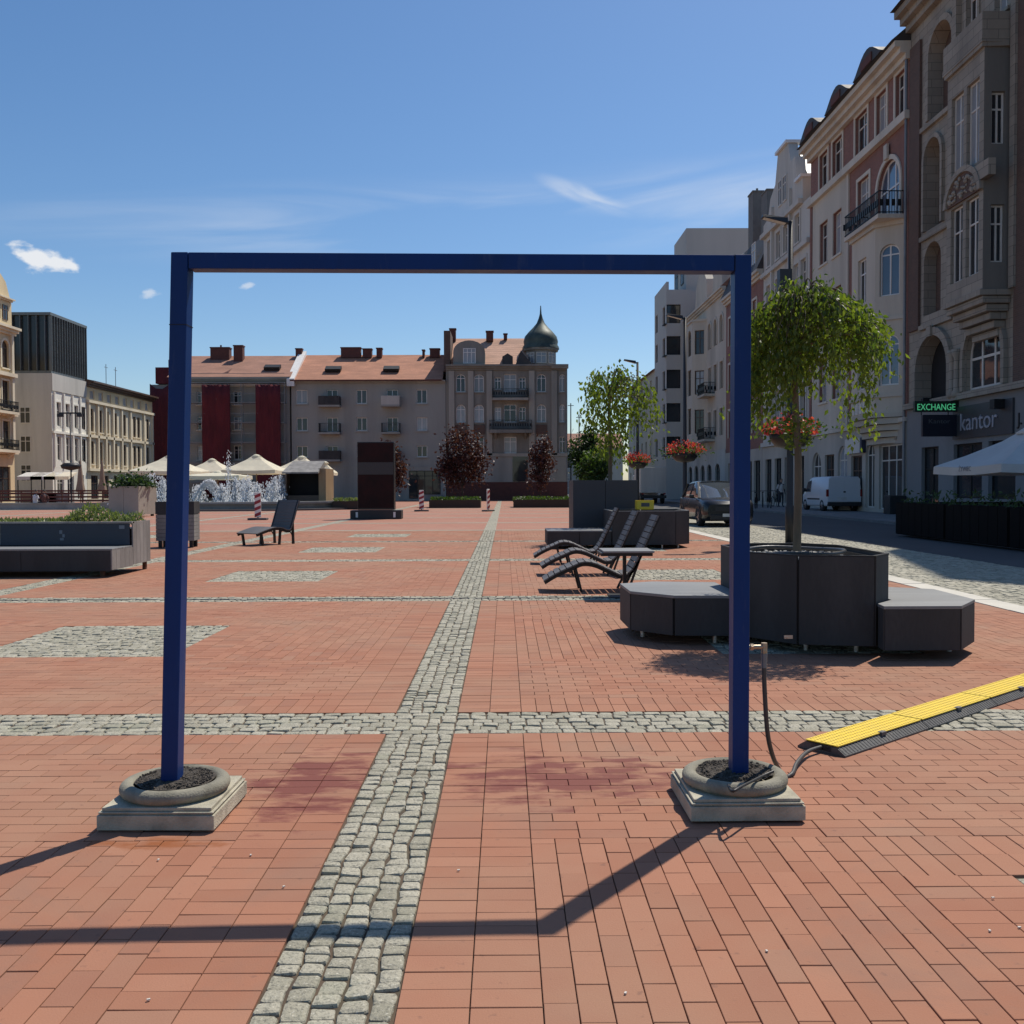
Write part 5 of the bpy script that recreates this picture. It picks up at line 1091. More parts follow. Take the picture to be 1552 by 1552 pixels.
# ---- light grey modern house with square bays
R5 = Bld('modern_house', (16.5, 107.4, 0), R(-90), 'light grey modern apartment house with corner windows'); Lr = 107.4-99.6
RW = (4.6, 8.0, 11.4, 14.8, 18.0)
R5.openings(M_MODERN, 0, Lr, 0, 21.4, [(u, u+1.5, v, v+1.9, 0, dict(mull=0, trans=0)) for v in RW for u in (.6, 5.4)], frame=M_IRON, glass=GL_DARK); R5.part('core', MB().box(0, Lr-.31, .3, 20, 0, 21.4), M_MODERN)
xf = Matrix.Translation((Lr, 0, 0)) @ Matrix.Rotation(R(90), 4, 'Z')
R5.openings(M_MODERN, 0, 2.6, 0, 21.4, [(.03, 1.45, v, v+1.9, 0, dict(mull=0, trans=0)) for v in RW], xf=xf, frame=M_IRON, glass=GL_DARK, name='end_wall')
R5.part('core_wall', B(Lr-.29, Lr-.001, 2.6, 20, 0, 21.3), M_MODERN)
for v in RW: R5.part('sun_blade', MB().box(Lr-.9, Lr+.25, -.3, -.005, v-.14, v-.06), M_IRON)
R5.part('penthouse', MB().box(.3, Lr-.4, 2.1, 20, 21.41, 27.7), M_MODERN); R5.part('parapet', MB().box(.0, Lr, .0, .25, 21.402, 22.2), M_MODERN)
for u in (1.2, 4.6): R5.window(u, u+1.5, 22.4, 24.6, 0, 2.05, M_IRON, GL_DARK)
R6 = Bld('cream_house', (16.6, 131, 0), R(-90), 'low cream house beyond the modern apartment house'); Lr = 131-107.5
R6.openings(M_CREAM, 0, Lr, 0, 14.2, [(u, u+1.2, v, v+2.2, 0, {}) for v in (1, 4.4, 7.8, 11.2) for u in (2, 5.5, 9, 12.5, 16, 19.5)], frame=M_TRIMW); R6.body(M_CREAM, 0, Lr, 14.2, 10); R6.roof(M_TILE1, 0, Lr, 14.2, 3, 10)
e = Bld('distant_house', (3.0, 190, 0), 0, 'hazy grey house far down the side street')
e.openings(M_GREYST, 0, 20, 0, 9, [(u, u+1.3, v, v+2, 0, {}) for v in (1.2, 5) for u in (1.5, 5, 8.5, 12, 15.5)], frame=M_TRIMW); e.body(M_GREYST, 0, 20, 9, 10); e.roof(M_TILE1, 0, 20, 9, 3, 10)
for k, (x, h) in enumerate(((11.2, 15.5), (12.6, 13.5))):
    f = empty('mast', (x, 165, 0), 0, ('taller', 'shorter')[k]+' thin mast in the gap at the street mouth', 'mast'); MB().cyl((0, 0, 0), (0, 0, h), .16, .08, n=8).build('pole', M_POLE, f); MB().beam((-.5, 0, h-.4), (.5, 0, h-.4), .1, .1).build('crossarm', M_POLE, f)

# ---- houses across the far end of the square
YF = 105.0
def pxu(x): return onY(x, 740, YF).x
def pxv(y): return onY(776, y, YF).z
def far_bld(name, x0, label): return Bld(name, (pxu(x0), YF, 0), 0, label)
x0 = 443; C2 = far_bld('grey_house', x0, 'grey apartment house with orange tiled roof and white firewall'); Lr = pxu(676)-pxu(x0); u_ = lambda x: pxu(x)-pxu(443)
W_ = []
rows = [(590, 611), (632, 652), (675, 692)]
for i, xs in enumerate(((450, 467), (541, 557), (632, 648))):
    for r in rows: W_.append((u_(xs[0]), u_(xs[1]), pxv(r[1]), pxv(r[0]), 0, {}))
for xs in ((496, 513), (587, 604)):
    for r in rows: W_.append((u_(xs[0]), u_(xs[1]), pxv(r[1]+2), pxv(r[0]), 0, dict(mull=1, trans=0)))
C2.openings(M_GREYST, 0, Lr, pxv(706), pxv(577), W_, frame=M_WHITE, sill=M_GREYST, trans=0); C2.body(M_GREYST, 0, Lr, pxv(577), 12)
C2.part('ground_floor', B(0, Lr, -.1, .28, 0, pxv(706)-.01), M_GREYS2)
for xs in ((486, 518), (580, 608)):
    for r in (614, 655, 696): C2.balcony(M_GREYST, u_(xs[0]), u_(xs[1]), pxv(r), 1.1, .95, .2, solid=(M_PALEG if (xs[0], r) == (580, 614) else M_DARKP) if r != 655 else None, infill=False)
C2.roof(M_TILE2, -.1, Lr-.3, pxv(576), pxv(526)-pxv(576), 12, .6, .5); C2.cornice(M_GREYS2, 0, Lr, pxv(577)-.25, .3, .5); C2.part('gutter', B(0, Lr-.4, -.72, -.6, pxv(576)-.12, pxv(576)+.02), M_CHIM)
C2.part('firewall', MB().add([(-.35, -.7, pxv(574)), (.45, -.7, pxv(574)), (.45, 6, pxv(524)+.3), (-.35, 6, pxv(524)+.3), (-.35, -.7, pxv(574)-.8), (.45, -.7, pxv(574)-.8), (.45, 6, pxv(576)), (-.35, 6, pxv(576))], [(0, 1, 2, 3), (0, 4, 5, 1), (1, 5, 6, 2), (0, 3, 7, 4), (3, 2, 6, 7)]), M_WHITE)
def skylight(b, u, vfrac, rise, d, v0, over, ridge, w=1.2, mt=None):
    yr = d*ridge; y = -over+(yr+over)*vfrac; z = v0+rise*vfrac; sl = math.atan2(rise, yr+over); b.part('skylight', MB().obox((u, y-.1, z+.25), (w, .9, .35), Matrix.Rotation(sl, 3, 'X')), M_IRON)
for x in (503, 592): skylight(C2, u_(x), .33, pxv(526)-pxv(576), 12, pxv(576), .6, .5, 1.7)
for x, w, h in ((522, 2.2, 517), (548, 1.0, 519), (567, .6, 518), (655, 1.1, 519), (637, .25, 521)): C2.chimney(u_(x), 5.4, pxv(532), pxv(h), w, .8, M_CHIM, 0)
gw = [(u_(620), u_(668), .2, 3.2, 0, dict(name='shop_window', mull=3, trans=.8))]
C2.openings(M_GREYS2, u_(600), Lr, 0, 3.6, gw, y=-.14, depth=.03, name='shopfront', frame=M_IRON, glass=GL_DARK)
# left neighbour under scaffold netting
x0 = 262; C1 = far_bld('netted_house', x0, 'grey house with red scaffold netting and brown tiled roof'); Lr = pxu(440)-pxu(x0); u1_ = lambda x: pxu(x)-pxu(262)
W_ = [(u1_(a), u1_(b), pxv(d), pxv(c), 0, {}) for a, b in ((355, 368), (300, 312), (276, 286)) for c, d in ((592, 612), (630, 650), (674, 695))]
C1.openings(M_GREYST, 0, Lr, 0, pxv(572), W_, frame=M_WHITE, sill=M_PALEG); C1.body(M_GREYST, 0, Lr, pxv(572), 12)
C1.roof(M_TILE1, -.3, Lr+.2, pxv(571), pxv(527)-pxv(571), 12, .6, .5); C1.cornice(M_GREYS2, 0, Lr, pxv(572)-.5, .55, .6); C1.part('parapet_band', B(0, Lr, -.12, -.004, pxv(585), pxv(577)), M_CREAM)
m, nt, bs = nodes('red_netting'); v = nnew(nt, 'ShaderNodeTexCoord').outputs['Object']
c = mixc(nt, mrange(nt, noise(nt, mapping(nt, v, (1, 1, .4)), .9, 6, .6), .3, .7), (.075, .009, .014), (.14, .017, .022)); nt.links.new(c, bs.inputs['Base Color']); bs.inputs['Roughness'].default_value = .9
bumpn(nt, bs, noise(nt, mapping(nt, v, (2, 1, .5)), 1.5, 3), .8, .2); M_NET = m
for a, b in ((314, 356), (394, 431)):
    mb = MB(); u0, u1 = u1_(a), u1_(b); n = 14; top = pxv(584)
    vs = []; 
    for z in range(9):
        for k in range(n+1): vs.append((u0+(u1-u0)*k/n, -1.5+.06*math.sin(k*1.9+z)+.05*math.sin(z*2.3+k*.7), .4+(top-.4)*z/8))
    mb.add(vs, [(z*(n+1)+k, z*(n+1)+k+1, (z+1)*(n+1)+k+1, (z+1)*(n+1)+k) for z in range(8) for k in range(n)], 0, True)
    o = C1.part('netting', mb, M_NET); s = o.modifiers.new('thick', 'SOLIDIFY'); s.thickness = .03
mb = MB()
for x in (288, 318, 335, 352, 372, 398, 413, 428, 437):
    for y in (-1.4, -.5): mb.cyl((u1_(x), y, 0), (u1_(x), y, pxv(582)), .04, n=6)
for k in range(6): mb.box(u1_(288), u1_(437), -1.4, -.4, 2+k*2.1, 2.06+k*2.1)
for k in range(6): mb.beam((u1_(288), -1.42, 3+k*2.1), (u1_(437), -1.42, 3+k*2.1), .04, .04)
C1.part('scaffold', mb, M_ZINC)
skylight(C1, u1_(410), .32, pxv(527)-pxv(571), 12, pxv(571), .6, .5, 1.7)
C1.chimney(u1_(316), 5.2, pxv(560), pxv(517), 2.1, 1.0, M_CHIM, 1); C1.chimney(u1_(347), 4.6, pxv(545), pxv(515), 1.0, .9, M_CHIM, 0); C1.chimney(u1_(439), 5.6, pxv(532), pxv(518), .7, .7, M_CHIM, 0)
C1.part('gable_wall', MB().add([(u1_(318), .2, pxv(568)), (u1_(346), 5, pxv(536)), (u1_(346), .6, pxv(562)), (u1_(318)+.05, 5.0, pxv(560))], [(0, 2, 1, 3)]), M_CHIM)
# corner house with the dome
x0 = 677; C3 = far_bld('domed_house', x0, 'dark grey art nouveau corner house with green dome and spire'); Lr = pxu(860)-pxu(677); u3 = lambda x: pxu(x)-pxu(677)
W_ = []
cols = ((692, 706), (719, 734), (764, 783), (814, 828), (848, 857))
for k, (a, b) in enumerate(cols):
    for c, d, ar in ((567, 594, .4), (613, 640, .5), (662, 687, 0)): W_.append((u3(a), u3(b), pxv(d), pxv(c), ar if k != 2 else 0, dict(glass=GL_CURT if (k+c) % 3 else GL_DARK)))
for a, b in ((750, 760), (787, 797)):
    for c, d in ((572, 590), (617, 638)): W_.append((u3(a), u3(b), pxv(d), pxv(c), 0, {}))
M_DOMEW = plaster('soot_grey_render', (.275, .26, .225), (.10, .093, .08), .7, .2, .5); M_DTRIM = plaster('pale_soot_trim', (.40, .375, .32), (.2, .19, .16), .6)
C3.openings(M_DOMEW, 0, Lr, pxv(692), pxv(560), W_, frame=M_WHITE, sill=M_DOMEW, depth=.35, trans=.68); C3.body(M_DOMEW, 0, Lr, pxv(560), 13)
C3.part('ground_floor', B(0, Lr, -.15, .33, 1.2, pxv(692)-.01), M_GREYS2); C3.part('dark_plinth', B(0, Lr, -.2, -.151, .0, 1.95), M_CHIM)
C3.part('shop_window', B(u3(777), u3(800), -.22, -.152, 2.0, 5.0), GL_DARK)
for x in (681, 710, 738, 802, 836): C3.part('pilaster', B(u3(x), u3(x)+.6, -.25, -.004, pxv(690), pxv(562)), M_DTRIM)
for xs in cols[:2]+cols[3:4]: C3.part('spandrel_panel', B(u3(xs[0])-.1, u3(xs[1])+.1, -.1, -.004, pxv(658), pxv(644)), M_DBRK)
C3.cornice(M_DOMEW, 0, Lr, pxv(561), .55, .7); C3.band(M_DTRIM, 0, Lr, pxv(692), .35, .25)
C3.balcony(M_DTRIM, u3(747), u3(801), pxv(604), 1.1, .95, .25); C3.balcony(M_DOMEW, u3(742), u3(806), pxv(652), 1.3, 1.0, .35, corbel=M_DOMEW)
C3.roof(M_TILE3, .5, u3(802), pxv(558), pxv(499)-pxv(558), 13, .3, .5); C3.part('firewall', B(-.25, .45, .4, 8, pxv(562), pxv(500)), M_DBRK)
C3.chimney(u3(683), 6, pxv(505), pxv(486), .7, .8, M_CHIM, 0); C3.chimney(u3(742), 5.6, pxv(505), pxv(491), .8, .8, M_CHIM, 0); C3.chimney(u3(767), 6, pxv(502), pxv(494), .4, .5, M_CHIM, 0)
n = 12; a, b = u3(688), u3(736); P = [(a, pxv(556)), (b, pxv(556)), (b, pxv(533))]+[((a+b)/2+(b-a)/2*math.cos(math.pi*k/n), pxv(533)+(pxv(516)-pxv(533))*math.sin(math.pi*k/n)) for k in range(1, n)]+[(a, pxv(533))]
d_ = C3.part('dormer', MB().prismY(P, -.15, 5), M_DOMEW); C3.window(u3(703), u3(722), pxv(551), pxv(528), 0, -.2, M_WHITE, GL_CURT, 2, .7, parent=d_); C3.part('dormer_ledge', B(a, b, -.5, -.16, pxv(556), pxv(552)), M_DTRIM, parent=d_)
C3.part('dormer', MB().prismY([(u3(762), pxv(557)), (u3(778), pxv(557)), (u3(778), pxv(540)), (u3(770), pxv(535)), (u3(762), pxv(540))], .2, 4), M_DKROOF)
# turret
cu = u3(822); rT = (u3(850)-u3(792))/2; tz = lambda y: pxv(y)
t = C3.part('turret', MB().lathe([(rT*.86, tz(560)), (rT*.86, tz(527)), (rT*1.0, tz(526)), (rT*1.02, tz(523)), (rT*.9, tz(522))], 8, (cu, 3.4, 0), 0, False, R(22.5)), M_DOMEW)
prof = [(rT*1.0, tz(523)), (rT*.97, tz(519)), (rT*.90, tz(516)), (rT*.93, tz(511)), (rT*.86, tz(503)), (rT*.66, tz(496)), (rT*.42, tz(489)), (rT*.22, tz(482)), (rT*.11, tz(474)), (.1, tz(467)), (.05, tz(455)), (0, tz(454))]
MB().lathe(prof, 16, (cu, 3.4, 0)).build('dome', mat('green_copper', (.055, .075, .06), .55, .35, .8, 12, .2, .03, metal=.2, dirt=(.16, .2, .16), dfac=.5), t)
for k in range(3):
    th = R(-90+45*(k-1)); w = 1.1; M4 = Matrix.Translation((cu, 3.4, 0)) @ Matrix.Rotation(th+R(90), 4, 'Z') @ Matrix.Translation((-w/2, -rT*.86*.93, 0)); C3.window(0, w, tz(547), tz(530), 0, 0, M_TRIMW, GL_CURT, parent=t, xf=M4)
C3.part('turret_parapet', B(u3(836), Lr+.1, -.6, .0, pxv(559), pxv(553)), M_DTRIM); C3.part('turret_gable', MB().prismY([(u3(780), pxv(558)), (u3(812), pxv(558)), (u3(790), pxv(531))], .0, .5), M_DKROOF)
C3.drain(Lr-.1, 0, pxv(562), M_ZINC)

# ---- left side of the square
LX = -47.0
D1 = Bld('cream_palace', (LX, 81, 0), R(90), 'ornate cream corner house at the left edge'); Lr = 94-81
W_ = [(u, u+1.3, v, v+2.6, (.65 if v > 12 else 0), {}) for v in (5.2, 9.0, 12.8) for u in (1, 3.6, 6.2, 9.0, 11)]
M_CRL = plaster('warm_cream_plaster', (.70, .56, .34), (.4, .32, .2), .4); M_CRL2 = plaster('pale_cream_trim', (.72, .63, .47), (.44, .38, .28), .4)
D1.openings(M_CRL, 0, Lr, 4.6, 16.4, W_, frame=M_BROWNF, glass=GL_DARK, surround=M_CRL2, sill=M_CRL2, depth=.4); D1.body(M_CRL, 0, Lr, 16.4, 12)
for v in (4.7, 8.3, 12.0): D1.band(M_CRL2, 0, Lr+.1, v, .35, .45)
D1.cornice(M_CRL2, 0, Lr+.3, 16.0, .7, .8); D1.part('attic', B(0, Lr-.6, -.3, .3, 16.72, 19.0), M_CRL); D1.cornice(M_CRL2, 0, Lr-.6, 18.9, .4, .7); D1.part('attic_gable', MB().prismY([(8.0, 19.32), (12.2, 19.32), (11.4, 20.8), (10.1, 21.6), (8.8, 20.8)], -.3, .3), M_CRL)
for u in (9.3, 10.7): D1.window(u, u+.9, 17.2, 18.6, 0, -.34, M_BROWNF, GL_DARK)
for v in (5.05, 8.65): D1.balcony(M_CRL2, 8.6, 12.4, v, .9, .95, .25, corbel=M_CRL2)
for u in (.5, 8.2, 12.5): D1.part('pilaster', B(u, u+.4, -.25, -.004, 5.1, 16), M_CRL2)
D1.openings(M_CRL, 0, Lr, 0, 4.58, [(u, u+2.2, .2, 3.5, 0, dict(name='shop_window')) for u in (.8, 4, 7, 10)], depth=.4, name='shopfront', y=-.05, frame=M_BROWNF, glass=GL_DARK)
D2 = Bld('white_house', (LX, 102, 0), R(90), 'white house with dark metal box storey on top'); Lr = 110.3-102
M_WLH = plaster('bright_white_plaster', (.82, .79, .70), (.5, .47, .4), .3)
W_ = [(u, u+1.0, v, v+2.5, 0, {}) for v in (4.4, 8.0) for u in (1.0, 3.1, 5.2, 7.0)]
D2.openings(M_WLH, 0, Lr, 3.6, 11.6, W_, frame=M_TRIMW, glass=GL_DARK, surround=M_WLH, depth=.35); D2.body(M_PALEG, 0, Lr, 13.4, 14); D2.part('frieze', B(0, Lr, -.1, .29, 11.61, 13.4), M_PALEG)
D2.openings(M_WLH, 0, Lr, 0, 3.59, [(u, u+1.6, .2, 2.9, 0, dict(name='shop_window')) for u in (1, 3.4, 5.9)], depth=.3, name='shopfront', frame=M_TRIMW, glass=GL_DARK)
for u in (.3, 2.5, 4.6, 6.5): D2.part('pilaster', B(u, u+.22, -.18, -.004, 3.7, 11.5), M_WLH)
D2.band(M_WLH, 0, Lr, 7.2, .25, .2)
xf = Matrix.Rotation(R(-90), 4, 'Z') @ Matrix.Translation((-6, -.02, 0)) 
for v in (2.2, 5.2, 8.2): D2.window(-.9+3.6, .2+3.6, v, v+1.7, 0, 0, M_TRIMW, GL_DARK, xf=xf)
M_FIN = mat('dark_metal_fin', (.16, .175, .175), .5, .15, 1, 20, .05, metal=.4)
D2.part('top_storey', MB().box(.3, Lr+.4, .3, 12, 13.7, 19.4), mat('dark_top_glass', (.025, .03, .032), .2)); D2.part('top_slab', MB().box(.0, Lr+.6, .0, 12.4, 19.41, 19.7).box(.2, Lr+.5, .1, 12.2, 13.42, 13.68), M_FIN)
fin = B(-.03, .03, -.17, .17, 0, 5.72).mesh('fin', M_FIN)
for k in range(15): link('fin', fin, D2.e, (.25+k*.6, .12, 13.69))
for k in range(14): link('fin', fin, D2.e, (.12, .6+k*.85, 13.69), (0, 0, R(90)))
D3 = Bld('yellow_palace', (LX, 110.4, 0), R(90), 'long cream house with pilasters and rows of tall windows'); Lr = 131-110.4
W_ = [(u, u+1.0, v, v+2.6, 0, {}) for v in (4.2, 7.9) for u in (1.0, 3.4, 5.3, 7.7, 10.5, 13.8, 15.2, 18.4)]
D3.openings(M_CRL2, 0, Lr, 3.5, 11.4, W_, frame=M_BROWNF, glass=GL_DARK, sill=M_CRL2, depth=.4); D3.body(M_CRL2, 0, Lr, 13.4, 12); D3.openings(M_CRL, 0, Lr, 11.42, 12.9, [(u, u+1.2, 11.6, 12.6, 0, dict(trans=0)) for u in (1, 3.4, 5.8, 8.2, 10.6, 13, 15.4, 18)], depth=.25, frame=M_TRIMW, glass=GL_CURT)
for u in (.2, 2.6, 4.8, 7.0, 9.6, 12.4, 17, 20): D3.part('pilaster', B(u, u+.35, -.25, -.004, 3.6, 11.2), M_CRL2)
D3.band(M_CRL2, 0, Lr, 11.1, .3, .35); D3.band(M_CRL2, 0, Lr, 7.2, .3, .25); D3.band(M_CRL2, 0, Lr, 3.4, .3, .35); D3.cornice(M_BROWNF, 0, Lr, 12.95, .6, .9); D3.roof(M_BROWNF, 0, Lr, 13.56, 1.2, 12, .8)
D3.openings(M_CRL2, 0, Lr, 0, 3.38, [(u, u+2, .2, 2.9, 0, dict(name='shop_window')) for u in (1, 4, 7.5, 11, 14.5, 17.5)], depth=.4, name='shopfront', frame=M_BROWNF, glass=GL_DARK)
for u in (3, 13, 16): D3.part('aerial', MB().cyl((u, 3, 14), (u, 3, 17), .04, n=5).beam((u-.5, 3, 16.6), (u+.5, 3, 16.6), .05, .05), M_ZINC)
D4 = Bld('wrapped_house', (onY(228, 740, 133).x, 133, 0), 0, 'house wrapped in dark red netting left of the blue post'); Lr = 14
D4.part('core', MB().box(0, Lr, .6, 10, 0, 15.5), M_GREYST); mb = MB()
n = 16; vs = [(Lr*k/n, .2+.1*math.sin(k*2.1+z), 15.6*z/8-(0 if z < 8 else .8*math.sin(k))) for z in range(9) for k in range(n+1)]
mb.add(vs, [(z*(n+1)+k, z*(n+1)+k+1, (z+1)*(n+1)+k+1, (z+1)*(n+1)+k) for z in range(8) for k in range(n)], 0, True); o = D4.part('netting', mb, M_NET); s_ = o.modifiers.new('thick', 'SOLIDIFY'); s_.thickness = .05
D4.part('netting', B(.8, 3.4, .2, 6, 15.6, 17.8), M_NET); D4.part('netting', B(2.6, 3.6, .1, 6, 17.81, 18.8), M_NET)
# ------------------------------------------------------------------ cafe umbrellas
def fabric(name, c, tr=.35):
    m, nt, bs = nodes(name); v = nnew(nt, 'ShaderNodeTexCoord').outputs['Object']; k = mixc(nt, mrange(nt, noise(nt, v, 1.2, 4), .3, .7), tuple(x*.88 for x in c), c)
    nt.links.new(k, bs.inputs['Base Color']); bs.inputs['Roughness'].default_value = .85; t = nnew(nt, 'ShaderNodeBsdfTranslucent'); nt.links.new(k, t.inputs[0]); ms = nnew(nt, 'ShaderNodeMixShader'); ms.inputs[0].default_value = tr
    nt.links.new(bs.outputs[0], ms.inputs[1]); nt.links.new(t.outputs[0], ms.inputs[2]); nt.links.new(ms.outputs[0], nt.nodes['Material Output'].inputs[0]); bumpn(nt, bs, noise(nt, v, 3, 3), .2, .03); return m
M_FCREAM = fabric('cream_canvas', (.93, .90, .76), .48); M_FGREY = fabric('pale_canvas', (.72, .70, .66), .25); M_WOOD = mat('light_wood', (.30, .20, .11), .6, .2, 3, 40, .2, stretch=(1, 1, .2))
def umbrella(loc, w, ht, he, label, group, fab, rz=0.0, val=.3, txt=None):
    e = empty('cafe_umbrella', loc, rz, label, 'umbrella', group)
    k = 12; mb = MB(); vs = []; prof = [(0, ht), (.12, ht-.02), (.3, ht-(ht-he)*.30), (.65, ht-(ht-he)*.68), (1.0, he)]
    for r, z in prof:
        for i in range(4):
            for j in range(3):
                t = j/3; a = [(-1, -1), (1, -1), (1, 1), (-1, 1)][i]; b = [(-1, -1), (1, -1), (1, 1), (-1, 1)][(i+1) % 4]
                x, y = a[0]+(b[0]-a[0])*t, a[1]+(b[1]-a[1])*t; sag = .06*math.sin(math.pi*t)*r; vs.append((x*r*w/2, y*r*w/2, z-sag))
    n = 12; mb.add(vs, [(q*n+i, q*n+(i+1) % n, (q+1)*n+(i+1) % n, (q+1)*n+i) for q in range(4) for i in range(n)])
    c = mb.build('canopy', fab, e, fixn=False); s = c.modifiers.new('thick', 'SOLIDIFY'); s.thickness = .012
    mb = MB(); bs_ = vs[-n:]; vv = [(x*1.002, y*1.002, z) for x, y, z in bs_]+[(x*1.006, y*1.006, z-val) for x, y, z in bs_]; mb.add(vv, [(i, (i+1) % n, n+(i+1) % n, n+i) for i in range(n)])
    vl = mb.build('valance', fab, e, fixn=False); s = vl.modifiers.new('thick', 'SOLIDIFY'); s.thickness = .01
    MB().lathe([(0, ht+.14), (.18, ht+.10), (.42, ht-.06), (.40, ht-.09)], 12).build('vent_cap', fab, e)
    MB().cyl((0, 0, .05), (0, 0, ht), .035, n=10).build('pole', M_WOOD if fab is M_FCREAM else M_STEEL, e); B(-.4, .4, -.4, .4, 0, .06).build('base', M_STEEL, e)
    mb = MB()
    for i in range(0, n): mb.beam((0, 0, he+.28*(ht-he)), tuple(Vector(bs_[i])*.55+Vector((0, 0, .45*(he+.5*(ht-he))-.02))), .02, .02)
    mb.build('ribs', M_WOOD if fab is M_FCREAM else M_STEEL, e)
    if txt:
        for rot, ps in ((0, (0, -w/2*1.012, he-val*.74)), (-90, (-w/2*1.012, 0, he-val*.74))): lettering(txt, mat('faint_grey_print', (.22, .22, .24), .8), e, ps, .18, .002, R(rot), align='CENTER')
    return e
GU = 'cream cafe umbrellas behind the fountain'
def at_u(px, top, edge, wpx, Y, label):
    p = onY(px, 740, Y); ht = onY(px, top, Y).z; he = onY(px, edge, Y).z; umbrella((p.x, Y, 0), wpx/FPX*Y, ht, he, label, GU, M_FCREAM, R(random.uniform(-6, 6)), .25)
at_u(258, 692, 714, 88, 78, 'cream cafe umbrella cut by the left blue post')
at_u(322, 697, 715, 66, 86, 'small cream umbrella just right of the left blue post')
at_u(389, 691, 713, 80, 76, 'largest cream umbrella, behind the white jets')
at_u(458, 693, 712, 66, 82, 'cream umbrella over the dark kiosk roof')
at_u(492, 701, 716, 34, 90, 'narrow cream umbrella edge right of the kiosk')
at_u(330, 716, 721, 84, 70, 'low flat cream umbrella in front of the others')
def folded(px, Y, label):
    p = onY(px, 740, Y); e = empty('folded_umbrella', (p.x, Y, 0), 0, label, 'umbrella', 'folded beige umbrellas on the left terrace')
    MB().lathe([(.02, 3.9), (.08, 3.75), (.14, 3.2), (.26, 2.0), (.42, 1.15), (.36, 1.12), (.05, 1.4)], 10, smooth=False).build('canopy', fabric('beige_canvas_%d' % px, (.42, .33, .25)), e); MB().cyl((0, 0, 0), (0, 0, 4.0), .04, n=8).build('pole', M_WOOD, e); B(-.3, .3, -.3, .3, 0, .08).build('base', M_STEEL, e)
folded(122, 84, 'folded beige umbrella nearer the dark street lantern'); folded(155, 86, 'folded beige umbrella nearer the beige planter box')
p = onY(108, 740, 80); e = empty('street_lantern', (p.x, 80, 0), 0, 'dark lantern post with a flower bowl before the white house', 'street lamp'); MB().lathe([(.1, 0), (.06, .6), (.05, 7.6), (0, 7.6)], 8).build('pole', M_POLE, e)
MB().lathe([(.1, 2.9), (.7, 3.05), (.8, 3.3), (.5, 3.5), (.1, 3.5)], 12).build('bowl', M_POLE, e); B(-.9, .9, -.05, .05, 7.5, 7.62).build('arm', M_POLE, e)
for s in (-1, 1): B(s*.8-.2, s*.8+.2, -.18, .18, 7.25, 7.49).build('lamp_head', M_POLE, e)
# terrace rail and seat backs on the left
e = empty('terrace_fence', (onY(95, 740, 82).x, 82, 0), 0, 'low brown terrace fence before the white house', 'fence')
for k in range(7): B(-5.2+k*1.7, -5.1+k*1.7, -.05, .05, 0, 1.25).build('post', M_BROWNF, e)
for z in (.35, .65, .95, 1.15): B(-5.2, 5.2, -.09, -.051, z, z+.14).build('rail', M_CHIM, e)
for k, px in enumerate((52, 72, 92)):
    f = empty('market_stall', (onY(px, 740, 88).x, 88, 0), 0, ('grey', 'white', 'cream')[k]+' awning stall on the left terrace', 'stall', 'small awning stalls on the left terrace'); 
    MB().add([(-1.1, -.9, 2.5), (1.1, -.9, 2.5), (1.1, .9, 2.9), (-1.1, .9, 2.9), (-1.1, -.9, 2.2), (1.1, -.9, 2.2), (1.1, .9, 2.8), (-1.1, .9, 2.8)], [(0, 1, 2, 3), (4, 7, 6, 5), (0, 4, 5, 1), (1, 5, 6, 2), (3, 2, 6, 7), (0, 3, 7, 4)]).build('awning', (M_FGREY, M_WHITE, M_FCREAM)[k], f); B(-1, 1, -.5, .5, 0, 1).build('counter', (M_WOOD, M_CHIM, M_GREYP)[k], f)
    for s in (-1, 1): B(s*1.05-.03, s*1.05+.03, -.85, -.79, 0, 2.3).build('post', M_STEEL, f)
# kiosk with wooden side
p = onY(466, 740, 66); e = empty('wooden_kiosk', (p.x, 66, 0), 0, 'dark wooden kiosk with grey sloping canopy by the fountain', 'kiosk'); w = 2.7
B(-w/2, w/2-.5, .35, 2.4, 0, 2.6).build('back_wall', M_INT, e); B(w/2-.48, w/2, -.6, 2.4, 0, 2.7).build('side_wall', M_WOOD, e); B(-w/2, -w/2+.1, -.6, .34, 0, 2.6).build('side_wall', M_BROWNF, e)
MB().add([(-w/2-.1, -1.2, 2.45), (w/2-.4, -1.2, 2.45), (w/2-.4, 1.2, 3.25), (-w/2+.15, 1.2, 3.25), (-w/2-.1, -1.2, 2.35), (w/2-.4, -1.2, 2.35), (w/2-.4, 1.2, 2.72), (-w/2+.15, 1.2, 2.72)], [(0, 1, 2, 3), (4, 7, 6, 5), (0, 4, 5, 1), (1, 5, 6, 2), (3, 2, 6, 7), (0, 3, 7, 4)]).build('canopy', M_GREYP, e)
B(-w/2+.12, w/2-.5, -.55, -.2, 0, .9).build('counter', M_BROWNF, e)
